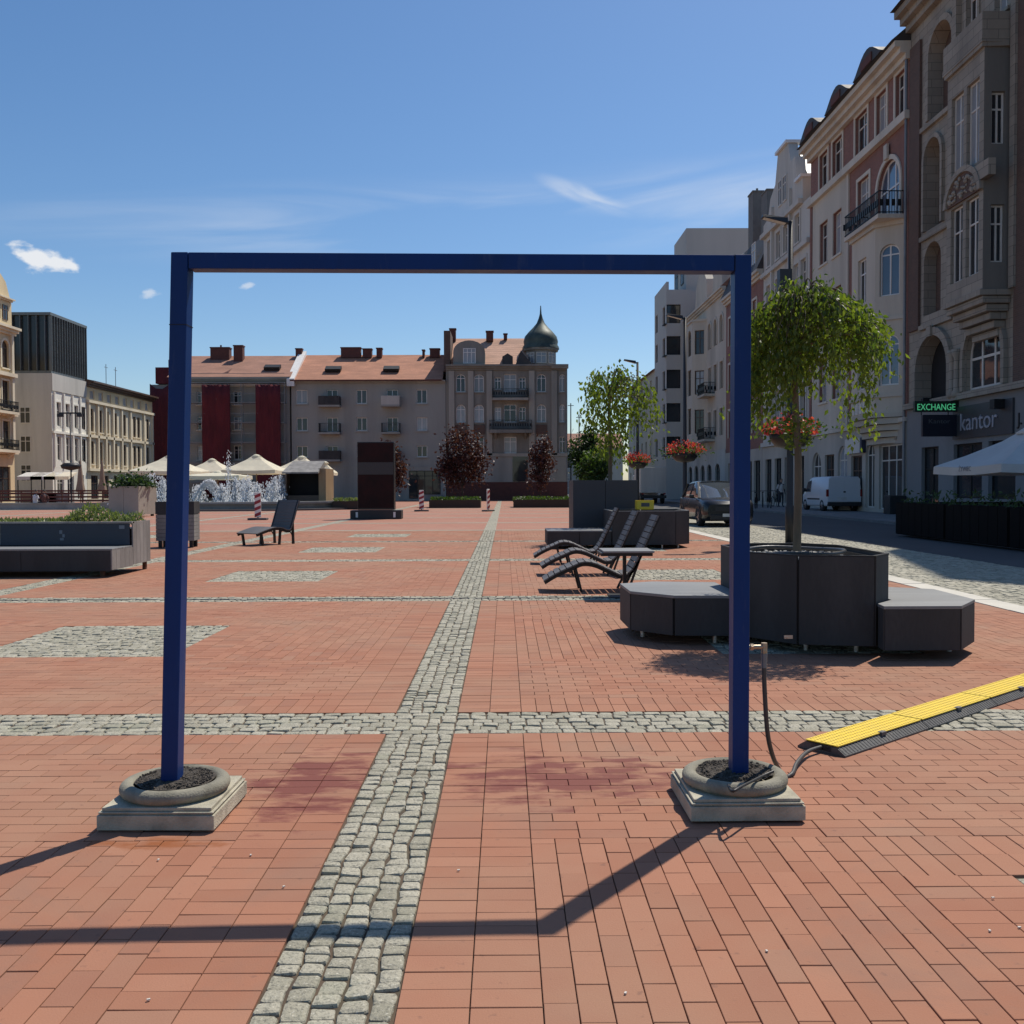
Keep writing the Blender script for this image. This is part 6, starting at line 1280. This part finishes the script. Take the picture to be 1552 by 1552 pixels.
# ------------------------------------------------------------------ fountain
FY = 60.5; fx0, fx1 = onY(150, 765, FY).x, onY(505, 765, FY).x; fcx = (fx0+fx1)/2
ft = empty('fountain', (fcx, FY+5, 0), 0, 'wide stone fountain basin with many white water jets', 'fountain'); hw = (fx1-fx0)/2
M_FST = mat('wet_grey_stone', (.30, .30, .285), .6, .2, 1.5, 20, .2, dirt=(.14, .15, .14), dfac=.6)
def ell(a, b, n=48): return [(a*math.cos(2*math.pi*k/n), b*math.sin(2*math.pi*k/n)) for k in range(n)]
def ering(mb, a, b, th, z0, z1, n=48):
    O, I = ell(a, b, n), ell(a-th, b-th, n); vs = [(x, y, z0) for x, y in O]+[(x, y, z1) for x, y in O]+[(x, y, z1) for x, y in I]+[(x, y, z0) for x, y in I]
    mb.add(vs, [(r*n+i, r*n+(i+1) % n, ((r+1) % 4)*n+(i+1) % n, ((r+1) % 4)*n+i) for r in range(4) for i in range(n)]); return mb
ering(MB(), hw, 5.2, .5, .0, .42).build('basin_wall', M_FST, ft); ering(MB(), hw+.25, 5.45, .8, .421, .55).build('basin_rim', M_FST, ft); MB().prism(ell(hw+1.2, 6.2), -.05, .11).build('step', mat('dark_wet_stone', (.10, .10, .10), .5), ft)
m, nt, bs = nodes('pool_water'); bs.inputs['Base Color'].default_value = (.12, .17, .18, 1); bs.inputs['Roughness'].default_value = .08; bumpn(nt, bs, noise(nt, nnew(nt, 'ShaderNodeTexCoord').outputs['Object'], 3, 4), .5, .1)
MB().prism(ell(hw-.52, 4.68), .2, .36).build('water', m, ft)
m, nt, bs = nodes('white_spray'); bs.inputs['Base Color'].default_value = (.9, .9, .9, 1); bs.inputs['Roughness'].default_value = .8; bs.inputs['Specular IOR Level'].default_value = .1; tr = nnew(nt, 'ShaderNodeBsdfTranslucent'); tr.inputs[0].default_value = (.9, .92, .95, 1)
ms = nnew(nt, 'ShaderNodeMixShader'); ms.inputs[0].default_value = .6; nt.links.new(bs.outputs[0], ms.inputs[1]); nt.links.new(tr.outputs[0], ms.inputs[2]); nt.links.new(ms.outputs[0], nt.nodes['Material Output'].inputs[0]); M_SPRAY = m
OCT = [(0, 0, 1), (1, 0, 0), (0, 1, 0), (-1, 0, 0), (0, -1, 0), (0, 0, -1)]; OF = [(0, 1, 2), (0, 2, 3), (0, 3, 4), (0, 4, 1), (5, 2, 1), (5, 3, 2), (5, 4, 3), (5, 1, 4)]
def drops(P, S, name, parent):
    P = np.asarray(P); S = np.asarray(S); n = len(P); V = (P[:, None]+np.array(OCT)[None]*S[:, None]).reshape(-1, 3); F = ((np.arange(n)*6)[:, None, None]+np.array(OF)[None]).reshape(-1, 3)
    return link(name, fast_mesh(name, V, [F], M_SPRAY, smooth=True), parent)
def jet(x, y, h, w, n=260, sd=0):
    g = np.random.default_rng(sd); t = g.random(n)**1.25; z = .36+h*t*(.75+.25*g.random(n)); r = np.abs(g.normal(0, 1, n))*w*.34*(1.15-.6*t); a = g.random(n)*6.283
    s = g.uniform(.35, 1, n)*.060*(1.1-t*.4); P = np.stack([x+r*np.cos(a), y+r*np.sin(a), z], 1); S = np.stack([s*.8, s*.8, s*g.uniform(1, 2.6, n)], 1); tag(drops(P, S, 'water_jet', ft), kind='stuff')
for k, (px, top, w) in enumerate(((182, 728, .6), (196, 720, .75), (211, 722, .7), (228, 718, .7), (246, 722, .6), (300, 735, .6), (336, 734, .5), (357, 722, .35), (368, 726, .6), (376, 722, .7), (390, 732, .7), (408, 730, .5), (416, 722, .55), (425, 720, .45), (435, 731, .4))):
    Y = FY+3+(k % 3)*1.7; p = onY(px, top, Y); jet(p.x-fcx, Y-FY-5, max(.5, p.z-.36)*1.05, w*1.5, 800, k)
p = onY(346, 680, FY+6); jet(p.x-fcx, 1, p.z-.36, .6, 330, 77)
for k, (pa_, pb_, top) in enumerate(((292, 342, 728), (300, 330, 731))):    # arching jets
    Y = FY+3.4+k*1.6; a, b = onY(pa_, 760, Y).x, onY(pb_, 760, Y).x; hh = onY(300, top, Y).z-.4; g = np.random.default_rng(k+50); n = 1100; t = g.random(n)
    P = np.stack([a+(b-a)*t-fcx, Y-FY-5+g.normal(0, .07, n), .4+hh*4*t*(1-t)+g.normal(0, .06, n)-g.random(n)**3*.6*hh*t], 1); s = g.uniform(.015, .038, n); tag(drops(P, np.stack([s*1.4, s, s*1.2], 1), 'water_arch', ft), kind='stuff')
# ------------------------------------------------------------------ red totem, beacons, benches
p = onZ(569, 787); e = empty('info_totem', (p.x, p.y+.5, 0), 0, 'tall dark red advertising totem with a grey band on a black base', 'totem'); w = .82; h = 3.46
m, nt, bs = nodes('dark_red_panel'); v = nnew(nt, 'ShaderNodeTexCoord').outputs['Object']; c = mixc(nt, mrange(nt, noise(nt, v, 1.6, 5), .35, .7), (.010, .0015, .002), (.026, .0035, .0035)); nt.links.new(c, bs.inputs['Base Color']); bs.inputs['Roughness'].default_value = .5; bs.inputs['Specular IOR Level'].default_value = .2
B(-w, w, -.3, .3, .42, h).build('body', mat('black_case', (.012, .011, .012), .4), e, bevel=.02); B(-w+.03, w-.03, -.325, -.302, 2.55, h-.05).build('red_panel', m, e); B(-w+.03, w-.03, -.325, -.302, 2.0, 2.54).build('grey_band', mat('dark_grey_band', (.035, .034, .036), .5), e); B(-w+.03, w-.03, -.325, -.302, .5, 1.99).build('red_panel', m, e)
B(-w-.32, w+.32, -.42, .42, 0, .40).build('base', mat('black_base', (.02, .02, .022), .5), e, bevel=.02)
for s in (-1, 1): B(s*(w+.02)-.05, s*(w+.02)+.05, -.426, -.421, .08, .32).build('reflector', M_WHITE, e)
def beacon(px, py, ht, label, rz=0):
    p = onZ(px, py); e = empty('guide_beacon', (p.x, p.y, 0), R(rz), label, 'traffic beacon', 'red and white guide beacons on the square'); w = .14
    B(-.42, .42, -.2, .2, 0, .09).build('base', M_RUB, e, bevel=.02); B(-w, w, -.03, .03, .12, ht).build('board', M_WHITE, e, bevel=.02); B(-.03, .03, -.02, .02, .09, .12).build('peg', M_STEEL, e)
    n = 4; st = (ht-.12)/n
    for k in range(n):
        z = .12+k*st; z2 = min(ht, z+st*.5)
        MB().add([(-w, -.034, z), (w, -.034, min(ht, z+st*.42)), (w, -.034, min(ht, z+st*.92)), (-w, -.034, z2), (-w, -.031, z), (w, -.031, min(ht, z+st*.42)), (w, -.031, min(ht, z+st*.92)), (-w, -.031, z2)], [(0, 1, 2, 3), (7, 6, 5, 4), (0, 4, 5, 1), (1, 5, 6, 2), (2, 6, 7, 3), (3, 7, 4, 0)]).build('red_stripe', mat('red_sheeting', (.30, .02, .035), .45), e)
beacon(391, 788, 1.22, 'guide beacon in front of the fountain, behind the lone lounger'); beacon(639, 775, 1.25, 'guide beacon just right of the red totem'); beacon(740, 775, 1.3, 'guide beacon beside the sett strip at the far end', 60)
p = onZ(653, 769); e = empty('park_bench', (p.x, p.y, 0), 0, 'pale bench at the left end of the far planting trough', 'bench'); B(-.9, .9, -.2, .2, .42, .47).build('seat', M_BTOP, e); B(-.9, .9, .18, .23, .5, .9).build('backrest', M_BTOP, e)
for s in (-.75, .75): B(s-.04, s+.04, -.18, .18, 0, .419).build('leg', M_STEEL, e)
# ------------------------------------------------------------------ vehicles
M_TYRE = mat('tyre', (.015, .015, .016), .8); M_RIM = mat('alloy', (.45, .45, .46), .3, metal=.9); M_GLZ = glassmat('car_glass', (.06, .07, .08), .05, 1.0); M_BLKP = mat('black_plastic', (.02, .02, .021), .55)
M_HEAD = mat('headlight_glass', (.55, .57, .6), .1, .05, spec=.8); M_TAIL = mat('tail_light_red', (.20, .012, .012), .2); M_PLATE = mat('number_plate', (.6, .6, .58), .5)
def loft(secs, closed=True):
    """secs: list of (y, [(x,z)...]) half sections from bottom centre to top centre, mirrored"""
    mb = MB(); k = None; vs = []
    for y, P in secs:
        full = [(x, z) for x, z in P]+[(-x, z) for x, z in P[::-1]]; k = len(full); vs += [(x, y, z) for x, z in full]
    n = len(secs); mb.add(vs, [(i*k+j, i*k+(j+1) % k, (i+1)*k+(j+1) % k, (i+1)*k+j) for i in range(n-1) for j in range(k)], 0, True); mb.add(vs[:k], [tuple(range(k))]); mb.add(vs[-k:], [tuple(range(k-1, -1, -1))]); return mb
def wheel(e, x, y, r, w=.21):
    t = MB(); s = 1 if x > 0 else -1
    pr = [(r*.62, -w/2), (r*.93, -w/2), (r, -w*.32), (r, w*.32), (r*.93, w/2), (r*.62, w/2), (r*.62, -w/2)]
    vs = []; n = 24
    for rr_, xx in pr:
        for j in range(n): a = 2*math.pi*j/n; vs.append((x+xx, y+rr_*math.cos(a), r+rr_*math.sin(a)))
    t.add(vs, [(i*n+j, i*n+(j+1) % n, (i+1)*n+(j+1) % n, (i+1)*n+j) for i in range(6) for j in range(n)], 0, True); o = t.build('wheel', M_TYRE, e)
    rm = MB().cyl((x-w*.3, y, r), (x+w*.36*s, y, r), r*.61, n=20)
    for j in range(5): a = 2*math.pi*j/5; rm.beam((x+s*w*.38, y, r), (x+s*w*.40, y+r*.58*math.cos(a), r+r*.58*math.sin(a)), .05, .03)
    rm.build('rim', M_RIM, o)
def car(loc, rz, label, paintm, L_=4.35, Wd=1.84, H=1.60):
    e = empty('parked_car', loc, rz, label, 'car'); hw = Wd/2; f = -L_/2; b = L_/2                       # nose towards -y
    def sec(w, z0, zs, zt, tuck=.9): return [(0, z0), (w*.88, z0), (w*.97, z0+.10), (w, (z0+zs)/2), (w*.985, zs), (w*tuck, zt-.02), (0, zt)]
    S = [(f, sec(hw*.84, .32, .66, .80)), (f+.08, sec(hw*.92, .22, .76, .90)), (f+.28, sec(hw*.98, .20, .82, .95)), (f+.75, sec(hw, .20, .88, .99, .88)), (f+1.18, sec(hw, .20, .92, 1.03, .9)), (f+1.5, sec(hw, .20, .92, 1.02)), (0, sec(hw, .20, .94, 1.03)), (b-.9, sec(hw, .20, .96, 1.04)), (b-.25, sec(hw*.98, .24, .97, 1.04)), (b-.05, sec(hw*.93, .3, .9, 1.0)), (b, sec(hw*.86, .36, .82, .94))]
    loft(S).build('body', paintm, e)
    def cab(w, wt, z0, z1): return [(0, z0), (w, z0), (wt+.03, z1-.07), (wt-.05, z1), (0, z1+.015)]
    C = [(f+1.12, cab(hw*.90, hw*.88, .97, 1.0)), (f+1.55, cab(hw*.93, hw*.78, 1.0, 1.30)), (f+1.92, cab(hw*.935, hw*.72, 1.0, H-.02)), (f+2.5, cab(hw*.94, hw*.71, 1.0, H)), (b-1.0, cab(hw*.94, hw*.70, 1.0, H-.02)), (b-.35, cab(hw*.92, hw*.70, 1.0, H-.08)), (b-.12, cab(hw*.88, hw*.8, 1.0, 1.06))]
    gl = loft(C).build('windows', M_GLZ, e)
    C2_ = [(f+1.9, [(0, H-.035), (hw*.68, H-.05), (hw*.62, H-.005), (0, H+.012)]), (f+2.5, [(0, H-.02), (hw*.69, H-.04), (hw*.63, H+.012), (0, H+.026)]), (b-1.0, [(0, H-.03), (hw*.68, H-.05), (hw*.62, H-.0), (0, H+.012)]), (b-.55, [(0, H-.12), (hw*.66, H-.12), (hw*.6, H-.07), (0, H-.05)])]
    loft(C2_).build('roof', paintm, e)
    mb = MB()
    for s in (-1, 1):
        mb.beam((s*hw*.90, f+1.15, 1.0), (s*hw*.725, f+1.93, H-.03), .06, .05); mb.beam((s*hw*.955, f+2.55, 1.0), (s*hw*.73, f+2.55, H-.04), .07, .03); mb.beam((s*hw*.93, b-.55, 1.0), (s*hw*.73, b-.75, H-.08), .09, .04)
    mb.build('pillars', paintm, e)
    for s in (-1, 1):
        mr = MB().obox((s*(hw+.09), f+1.5, 1.06), (.17, .10, .13)).build('mirror', paintm, e, bevel=.03); MB().beam((s*(hw-.04), f+1.48, 1.0), (s*(hw+.05), f+1.5, 1.03), .04, .04).build('mirror_arm', M_BLKP, mr)
        MB().add([(s*hw*.56, f+.055, .68), (s*hw*.90, f+.17, .72), (s*hw*.93, f+.30, .87), (s*hw*.60, f+.09, .82), (s*hw*.56, f+.2, .62), (s*hw*.88, f+.3, .66), (s*hw*.88, f+.4, .77), (s*hw*.60, f+.25, .73)], [(0, 1, 2, 3), (4, 7, 6, 5), (0, 4, 5, 1), (1, 5, 6, 2), (2, 6, 7, 3), (3, 7, 4, 0)]).build('headlight', M_HEAD, e)
        for yy in (f+.86, b-.82): wheel(e, s*(hw-.10), yy, .325)
        for yy in (f+.86, b-.82):
            mb = MB(); n = 14
            for k in range(n): a, c = math.pi*k/n, math.pi*(k+1)/n; mb.beam((s*(hw+.004), yy+.385*math.cos(a), .325+.385*math.sin(a)), (s*(hw+.004), yy+.385*math.cos(c), .325+.385*math.sin(c)), .02, .055)
            mb.build('wheel_arch', M_BLKP, e)
    B(-hw*.55, hw*.55, f-.012, f+.05, .54, .72).build('grille', M_BLKP, e, bevel=.01); B(-hw*.75, hw*.75, f-.03, f+.12, .24, .44).build('bumper', M_BLKP, e, bevel=.03); B(-.26, .26, f-.045, f-.031, .36, .47).build('number_plate', M_PLATE, e)
    mb = MB()
    for s in (-1, 1): mb.beam((s*.35, f+1.13, 1.005), (s*.02, f+1.25, 1.06), .02, .015)
    mb.build('wipers', M_BLKP, e); return e
M_CARP = mat('dark_car_paint', (.010, .011, .013), .3, .1, 1, 200, 0, spec=.4, coat=.35); M_VANP = mat('white_van_paint', (.62, .63, .65), .35, .05, 1, 50, 0, coat=.4)
p = onZ(1104, 799); car((p.x, p.y+2.2, 0), R(1.5), 'dark parked car facing the viewer, half hidden by the right blue post', M_CARP)
def van(loc, rz, label):
    e = empty('parked_van', loc, rz, label, 'van'); hw = .90; L_ = 4.35; f, b = L_/2, -L_/2          # nose towards +y, tail faces the viewer
    def sec(w, z0, z1, wt): return [(0, z0), (w*.95, z0), (w, z0+.1), (w, min(.95, z1-.1)), (wt, z1-.07), (wt-.1, z1), (0, z1+.02)]
    S = [(b, sec(hw*.97, .34, 1.78, hw*.88)), (b+.06, sec(hw, .28, 1.81, hw*.90)), (.2, sec(hw, .26, 1.82, hw*.90)), (.75, sec(hw, .26, 1.80, hw*.88)), (1.15, sec(hw, .26, 1.52, hw*.86)), (1.42, sec(hw, .26, 1.12, hw*.92)), (f-.35, sec(hw*.96, .26, .96, hw*.9)), (f-.06, sec(hw*.85, .28, .80, hw*.78)), (f, sec(hw*.75, .34, .66, hw*.7))]
    loft(S).build('body', M_VANP, e)
    for s in (-1, 1):
        x = s*(hw*.94); MB().add([(s*.905, .42, 1.02), (s*.905, 1.28, 1.02), (s*.855, .98, 1.55), (s*.835, .46, 1.64), (s*.88, .42, 1.02), (s*.88, 1.28, 1.02), (s*.83, .98, 1.55), (s*.81, .46, 1.64)], [(0, 1, 2, 3), (4, 7, 6, 5), (0, 4, 5, 1), (1, 5, 6, 2), (2, 6, 7, 3), (3, 7, 4, 0)]).build('door_window', M_GLZ, e)
        B(s*.902-.008, s*.902+.008, -1.0, .95, .60, .68).build('side_trim', M_BLKP, e); B(s*.86-.07, s*.86+.07, b-.012, b+.1, .78, 1.15).build('tail_light', M_TAIL, e, bevel=.01)
        MB().obox((s*1.0, 1.2, 1.12), (.18, .1, .2)).build('mirror', M_BLKP, e, bevel=.03)
        for yy in (-1.35, 1.35): wheel(e, s*.80, yy, .31)
    MB().add([(-.7, 1.0, 1.66), (.7, 1.0, 1.66), (.78, 1.44, 1.14), (-.78, 1.44, 1.14), (-.7, .96, 1.62), (.7, .96, 1.62), (.78, 1.4, 1.1), (-.78, 1.4, 1.1)], [(0, 1, 2, 3), (4, 7, 6, 5), (0, 4, 5, 1), (1, 5, 6, 2), (2, 6, 7, 3), (3, 7, 4, 0)]).build('windscreen', M_GLZ, e)
    B(-.88, .88, b-.06, b+.1, .28, .50).build('rear_bumper', M_BLKP, e, bevel=.03)
    for a, c in ((-.82, -.006), (.006, .82)): B(a, c, b-.016, b+.05, .54, 1.70).build('rear_door', M_VANP, e, bevel=.012)
    B(-.40, .12, b-.024, b-.017, .62, .74).build('number_plate', M_PLATE, e); B(-.06, .06, b-.03, b-.017, .98, 1.06).build('door_handle', M_BLKP, e); return e
a = onZ(1260, 780); c_ = onZ(1308, 780)
van((17.55, 52.6, .085), R(1), 'white parked delivery van seen from behind, at the cream house shops')
e = empty('box_truck', (12.2, 82, 0), 0, 'grey white box truck far along the street', 'truck'); B(-1.05, 1.05, -2, 2, .9, 3.0).build('box', M_PALEG, e, bevel=.03); B(-1, 1, 2.05, 3.6, .5, 2.4).build('cab', M_VANP, e, bevel=.1); B(-1.05, 1.05, -2.05, -1.9, .45, .7).build('bumper', M_BLKP, e)
for s in (-1, 1):
    for yy in (-1.2, 2.6): wheel(e, s*.85, yy, .42, .28)
    B(s*.9-.1, s*.9+.1, -2.03, -2.001, .75, .88).build('tail_light', M_TAIL, e)
# ------------------------------------------------------------------ street cafe on the right
FXL = 11.25
for i in range(4):
    y0 = 27.4-3.1*i; e = empty('cafe_planter', (FXL, y0-1.5, 0), 0, ('farthest', 'second', 'third', 'nearest')[i]+' dark cafe planter box along the terrace edge', 'planter', 'dark planter boxes round the cafe terrace')
    B(-.22, .22, -1.52, 1.5, .06, .95).build('box', mat('near_black_board', (.010, .009, .009), .9, spec=.1), e)
    for k in range(7): B(-.245, -.222, -1.5+k*.43, -1.5+k*.43+.41, .08, .94).build('board', mat('near_black_board', (.010, .009, .009), .9, spec=.1), e)
    n = 150; P = np.stack([RNG.uniform(-.25, .25, n), RNG.uniform(-1.5, 1.5, n), .95+RNG.random(n)**2*.35], 1); D = unit(RNG.normal(0, 1, (n, 3))+[0, 0, 1]); S = unit(np.cross(D, RNG.normal(0, 1, (n, 3)))); tag(link('plants', leaf_mesh('plants', P, D, S, RNG.uniform(.08, .18, n), M_DGRN, .4), e), kind='stuff')
e = empty('cafe_planter', (14.6, 27.6, 0), R(90), 'end planter box closing the cafe terrace towards the wall', 'planter', 'dark planter boxes round the cafe terrace'); B(-.22, .22, -3.2, 3.2, .06, .95).build('box', MATS['near_black_board'], e)
for k in range(15): B(-.245, -.222, -3.2+k*.43, -3.2+k*.43+.41, .08, .94).build('board', MATS['near_black_board'], e)
p = onY(1414, 718, 27.2); cx = p.x+1.9; umbrella((13.9, 25.6, 0), 3.6, 2.86, 1.94, 'large pale umbrella with printed edge on the shaded terrace', 'pale umbrellas over the shaded cafe', M_FGREY, R(1), .2, 'ŻYWIEC')
umbrella((15.4, 21.2, 0), 3.2, 2.92, 1.96, 'second pale umbrella, nearer the picture edge', 'pale umbrellas over the shaded cafe', M_FGREY, R(-1), .2, 'ŻYWIEC')
def cafe_chair(x, y, rz, label):
    e = empty('cafe_chair', (x, y, .1 if x > 14.2 else 0), rz, label, 'chair', 'cafe chairs under the pale umbrellas'); M_ = M_DARKP
    B(-.22, .22, -.22, .22, .43, .47).build('seat', M_, e); B(-.22, .22, .19, .22, .5, .88).build('backrest', M_, e)
    for sx in (-1, 1):
        for sy in (-1, 1): B(sx*.19-.02, sx*.19+.02, sy*.19-.02, sy*.19+.02, 0, .43).build('leg', M_STEEL, e)
def cafe_table(x, y, label):
    e = empty('cafe_table', (x, y, .1 if x > 14.2 else 0), 0, label, 'table', 'cafe tables under the pale umbrellas'); MB().cyl((0, 0, .72), (0, 0, .75), .38, n=20).build('table_top', M_GREYP, e); MB().cyl((0, 0, .03), (0, 0, .72), .03, n=8).build('stem', M_STEEL, e); MB().cyl((0, 0, 0), (0, 0, .03), .24, n=14).build('base', M_STEEL, e)
cafe_table(13.3, 25.2, 'round cafe table under the farther pale umbrella')
cafe_chair(12.6, 25.3, R(90), 'dark cafe chair left of the round table on the shaded terrace'); cafe_chair(14.0, 25.0, R(-90), 'dark cafe chair right of the round table on the shaded terrace')
p = onX(1356, 775, 18.1); e = empty('shop_planter', (18.1, p.y, .1), 0, 'dark square pot beside the cream shop door', 'planter'); B(-.38, .38, -.38, .38, 0, .85).build('pot', M_BLKP, e, bevel=.02); bsh = B(-.34, .34, -.34, .34, .80, .87).build('soil', M_SOIL, e)
# parked bicycles and terrace seats further up the street
def bicycle(x, y, rz, label):
    e = empty('bicycle', (x, y, .1), rz, label, 'bicycle', 'bicycles parked up the shaded pavement')
    for xx in (-.52, .52):
        mb = MB(); n = 20; P = [(xx+.33*math.cos(6.2832*k/n), 0, .34+.33*math.sin(6.2832*k/n)) for k in range(n+1)]; mb.tube(P, .02, 6, cap=False)
        for k in range(8): mb.beam((xx, 0, .34), (xx+.32*math.cos(.785*k), 0, .34+.32*math.sin(.785*k)), .006, .006)
        mb.build('wheel', M_TYRE, e)
    mb = MB(); mb.tube([(-.52, 0, .34), (-.15, 0, .88), (.32, 0, .86), (-.05, 0, .32), (-.15, 0, .88)], .018, 6); mb.tube([(-.52, 0, .34), (-.05, 0, .32)], .015, 6); mb.tube([(.52, 0, .34), (.34, 0, .98)], .018, 6); mb.build('frame', M_STEEL, e)
    B(-.3, -.05, -.07, .07, .92, .98).build('saddle', M_BLKP, e, bevel=.02); MB().tube([(.28, -.26, 1.02), (.36, -.1, 1.03), (.36, .1, 1.03), (.28, .26, 1.02)], .015, 6).build('handlebar', M_STEEL, e)
for k, (px, Y) in enumerate(((1146, 57), (1156, 60), (1166, 58.5), (1175, 62))): p = onY(px, 760, Y); bicycle(min(p.x, 17.8), Y, R(70+k*7), ('leftmost', 'second', 'third', 'rightmost')[k]+' of four dark bicycles parked up the shaded pavement')
# ------------------------------------------------------------------ people
M_SKIN = mat('skin', (.42, .25, .18), .55, .08); M_HAIR = mat('dark_hair', (.03, .02, .015), .6)
def person(loc, rz, joints, edges, shirt, trousers, label, head):
    me = bpy.data.meshes.new('person'); me.from_pydata([j[0] for j in joints], edges, []); me.materials.append(trousers)
    o = link('person', me, None, loc, (0, 0, rz)); tag(o, label, 'person')
    s = o.modifiers.new('skin', 'SKIN'); 
    for i, j in enumerate(joints): me.skin_vertices[0].data[i].radius = (j[1], j[1]*(j[2] if len(j) > 2 else 1))
    me.skin_vertices[0].data[0].use_root = True; sb = o.modifiers.new('smooth', 'SUBSURF'); sb.levels = 1; sb.render_levels = 2
    hx, hy, hz = head
    mb = MB(); mb.lathe([(0, -.115), (.05, -.105), (.07, -.05), (.078, .02), (.07, .075), (.04, .11), (0, .118)], 14, (hx, hy, hz)); h = mb.build('head', M_SKIN, o); 
    MB().obox((hx, hy-.085, hz-.01), (.022, .03, .04)).build('nose', M_SKIN, h)
    for s_ in (-1, 1): MB().obox((hx+s_*.078, hy, hz), (.015, .03, .05)).build('ear', M_SKIN, h); MB().obox((hx+s_*.03, hy-.073, hz+.015), (.018, .01, .01)).build('eye', M_HAIR, h)
    MB().lathe([(.082, .0), (.088, .04), (.078, .09), (.045, .124), (0, .132)], 14, (hx, hy+.014, hz)).build('hair', M_HAIR, o)
    return o
def shirt_on(o, pts, m, name='shirt'):
    mb = MB()
    for P, r in pts: mb.tube(P, r, 10)
    mb.build(name, m, o)
ST = [((0, 0, .95), .115, .8), ((0, 0, 1.15), .12, .75), ((0, 0, 1.36), .135, .7), ((0, 0, 1.48), .055), ((0, -.01, 1.56), .05), ((.10, 0, .90), .085), ((.11, -.02, .50), .06), ((.12, .02, .09), .04), ((.13, -.12, .035), .035), ((-.10, 0, .90), .085), ((-.12, .04, .50), .06), ((-.12, .10, .09), .04), ((-.13, -.03, .035), .035), ((.20, 0, 1.40), .055), ((.25, .02, 1.13), .042), ((.24, -.06, .88), .033), ((.24, -.09, .78), .03, .5), ((-.20, 0, 1.40), .055), ((-.25, .04, 1.13), .042), ((-.25, .0, .88), .033), ((-.25, -.02, .78), .03, .5)]
SE = [(0, 1), (1, 2), (2, 3), (3, 4), (0, 5), (5, 6), (6, 7), (7, 8), (0, 9), (9, 10), (10, 11), (11, 12), (2, 13), (13, 14), (14, 15), (15, 16), (2, 17), (17, 18), (18, 19), (19, 20)]
M_SHW = mat('pale_shirt', (.50, .47, .45), .8); M_JEAN = mat('dark_trousers', (.03, .035, .05), .8); M_SHG = mat('white_shirt', (.66, .66, .66), .8)
def torso(o, m, z=0, dy=0, lean=0): shirt_on(o, [([(0, dy, .93+z), (0, dy, 1.15+z), (0, dy+lean*.5, 1.36+z), (0, dy+lean, 1.46+z)], [.15, .148, .165, .075]), ([(.17, dy+lean*.6, 1.40+z), (.25, dy+.02, 1.15+z)], [.075, .062]), ([(-.17, dy+lean*.6, 1.40+z), (-.25, dy+.04, 1.15+z)], [.075, .062])], m)
p = onY(1187, 760, 61); o = person((min(17.3, p.x), 61, .1), R(20), ST, SE, M_SHW, M_JEAN, 'person in a pale top walking up the shaded pavement', (0, -.02, 1.66)); torso(o, M_SHW)
SIT = [((0, 0, .50), .12, .85), ((0, .03, .72), .125, .75), ((0, 0, .93), .135, .7), ((0, -.03, 1.05), .055), ((0, -.05, 1.13), .05), ((.10, -.08, .50), .085), ((.13, -.42, .52), .065), ((.13, -.45, .09), .042), ((.13, -.57, .035), .035), ((-.10, -.08, .50), .085), ((-.13, -.40, .52), .065), ((-.13, -.40, .09), .042), ((-.13, -.52, .035), .035), ((.20, 0, .97), .055), ((.25, -.06, .72), .042), ((.17, -.28, .60), .033), ((.14, -.37, .58), .03, .5), ((-.20, 0, .97), .055), ((-.25, -.06, .72), .042), ((-.17, -.28, .60), .033), ((-.14, -.37, .58), .03, .5)]
e = empty('low_wall', (onY(62, 755, 66).x, 66, 0), 0, 'low stone seat wall left of the fountain', 'wall'); B(-4.2, 5.5, -.25, .25, 0, .40).build('wall_block', M_FST, e); B(-4.3, 5.6, -.3, .3, .401, .46).build('coping', M_FST, e)
for k, (px, m_) in enumerate(((54, M_SHG), (67, M_CHIM))):
    p = onY(px, 750, 66); o = person((p.x, 66-.02, -.02), R(150+k*40), SIT, SE, m_, M_JEAN, ('person in a white top sitting on the low wall at left', 'person in a dark top sitting beside the one in white')[k], (0, -.06, 1.24))
    shirt_on(o, [([(0, 0, .5), (0, .03, .72), (0, 0, .93), (0, -.03, 1.04)], [.155, .15, .165, .075]), ([(.17, 0, .97), (.25, -.05, .74)], [.075, .062]), ([(-.17, 0, .97), (-.25, -.05, .74)], [.075, .062])], m_)
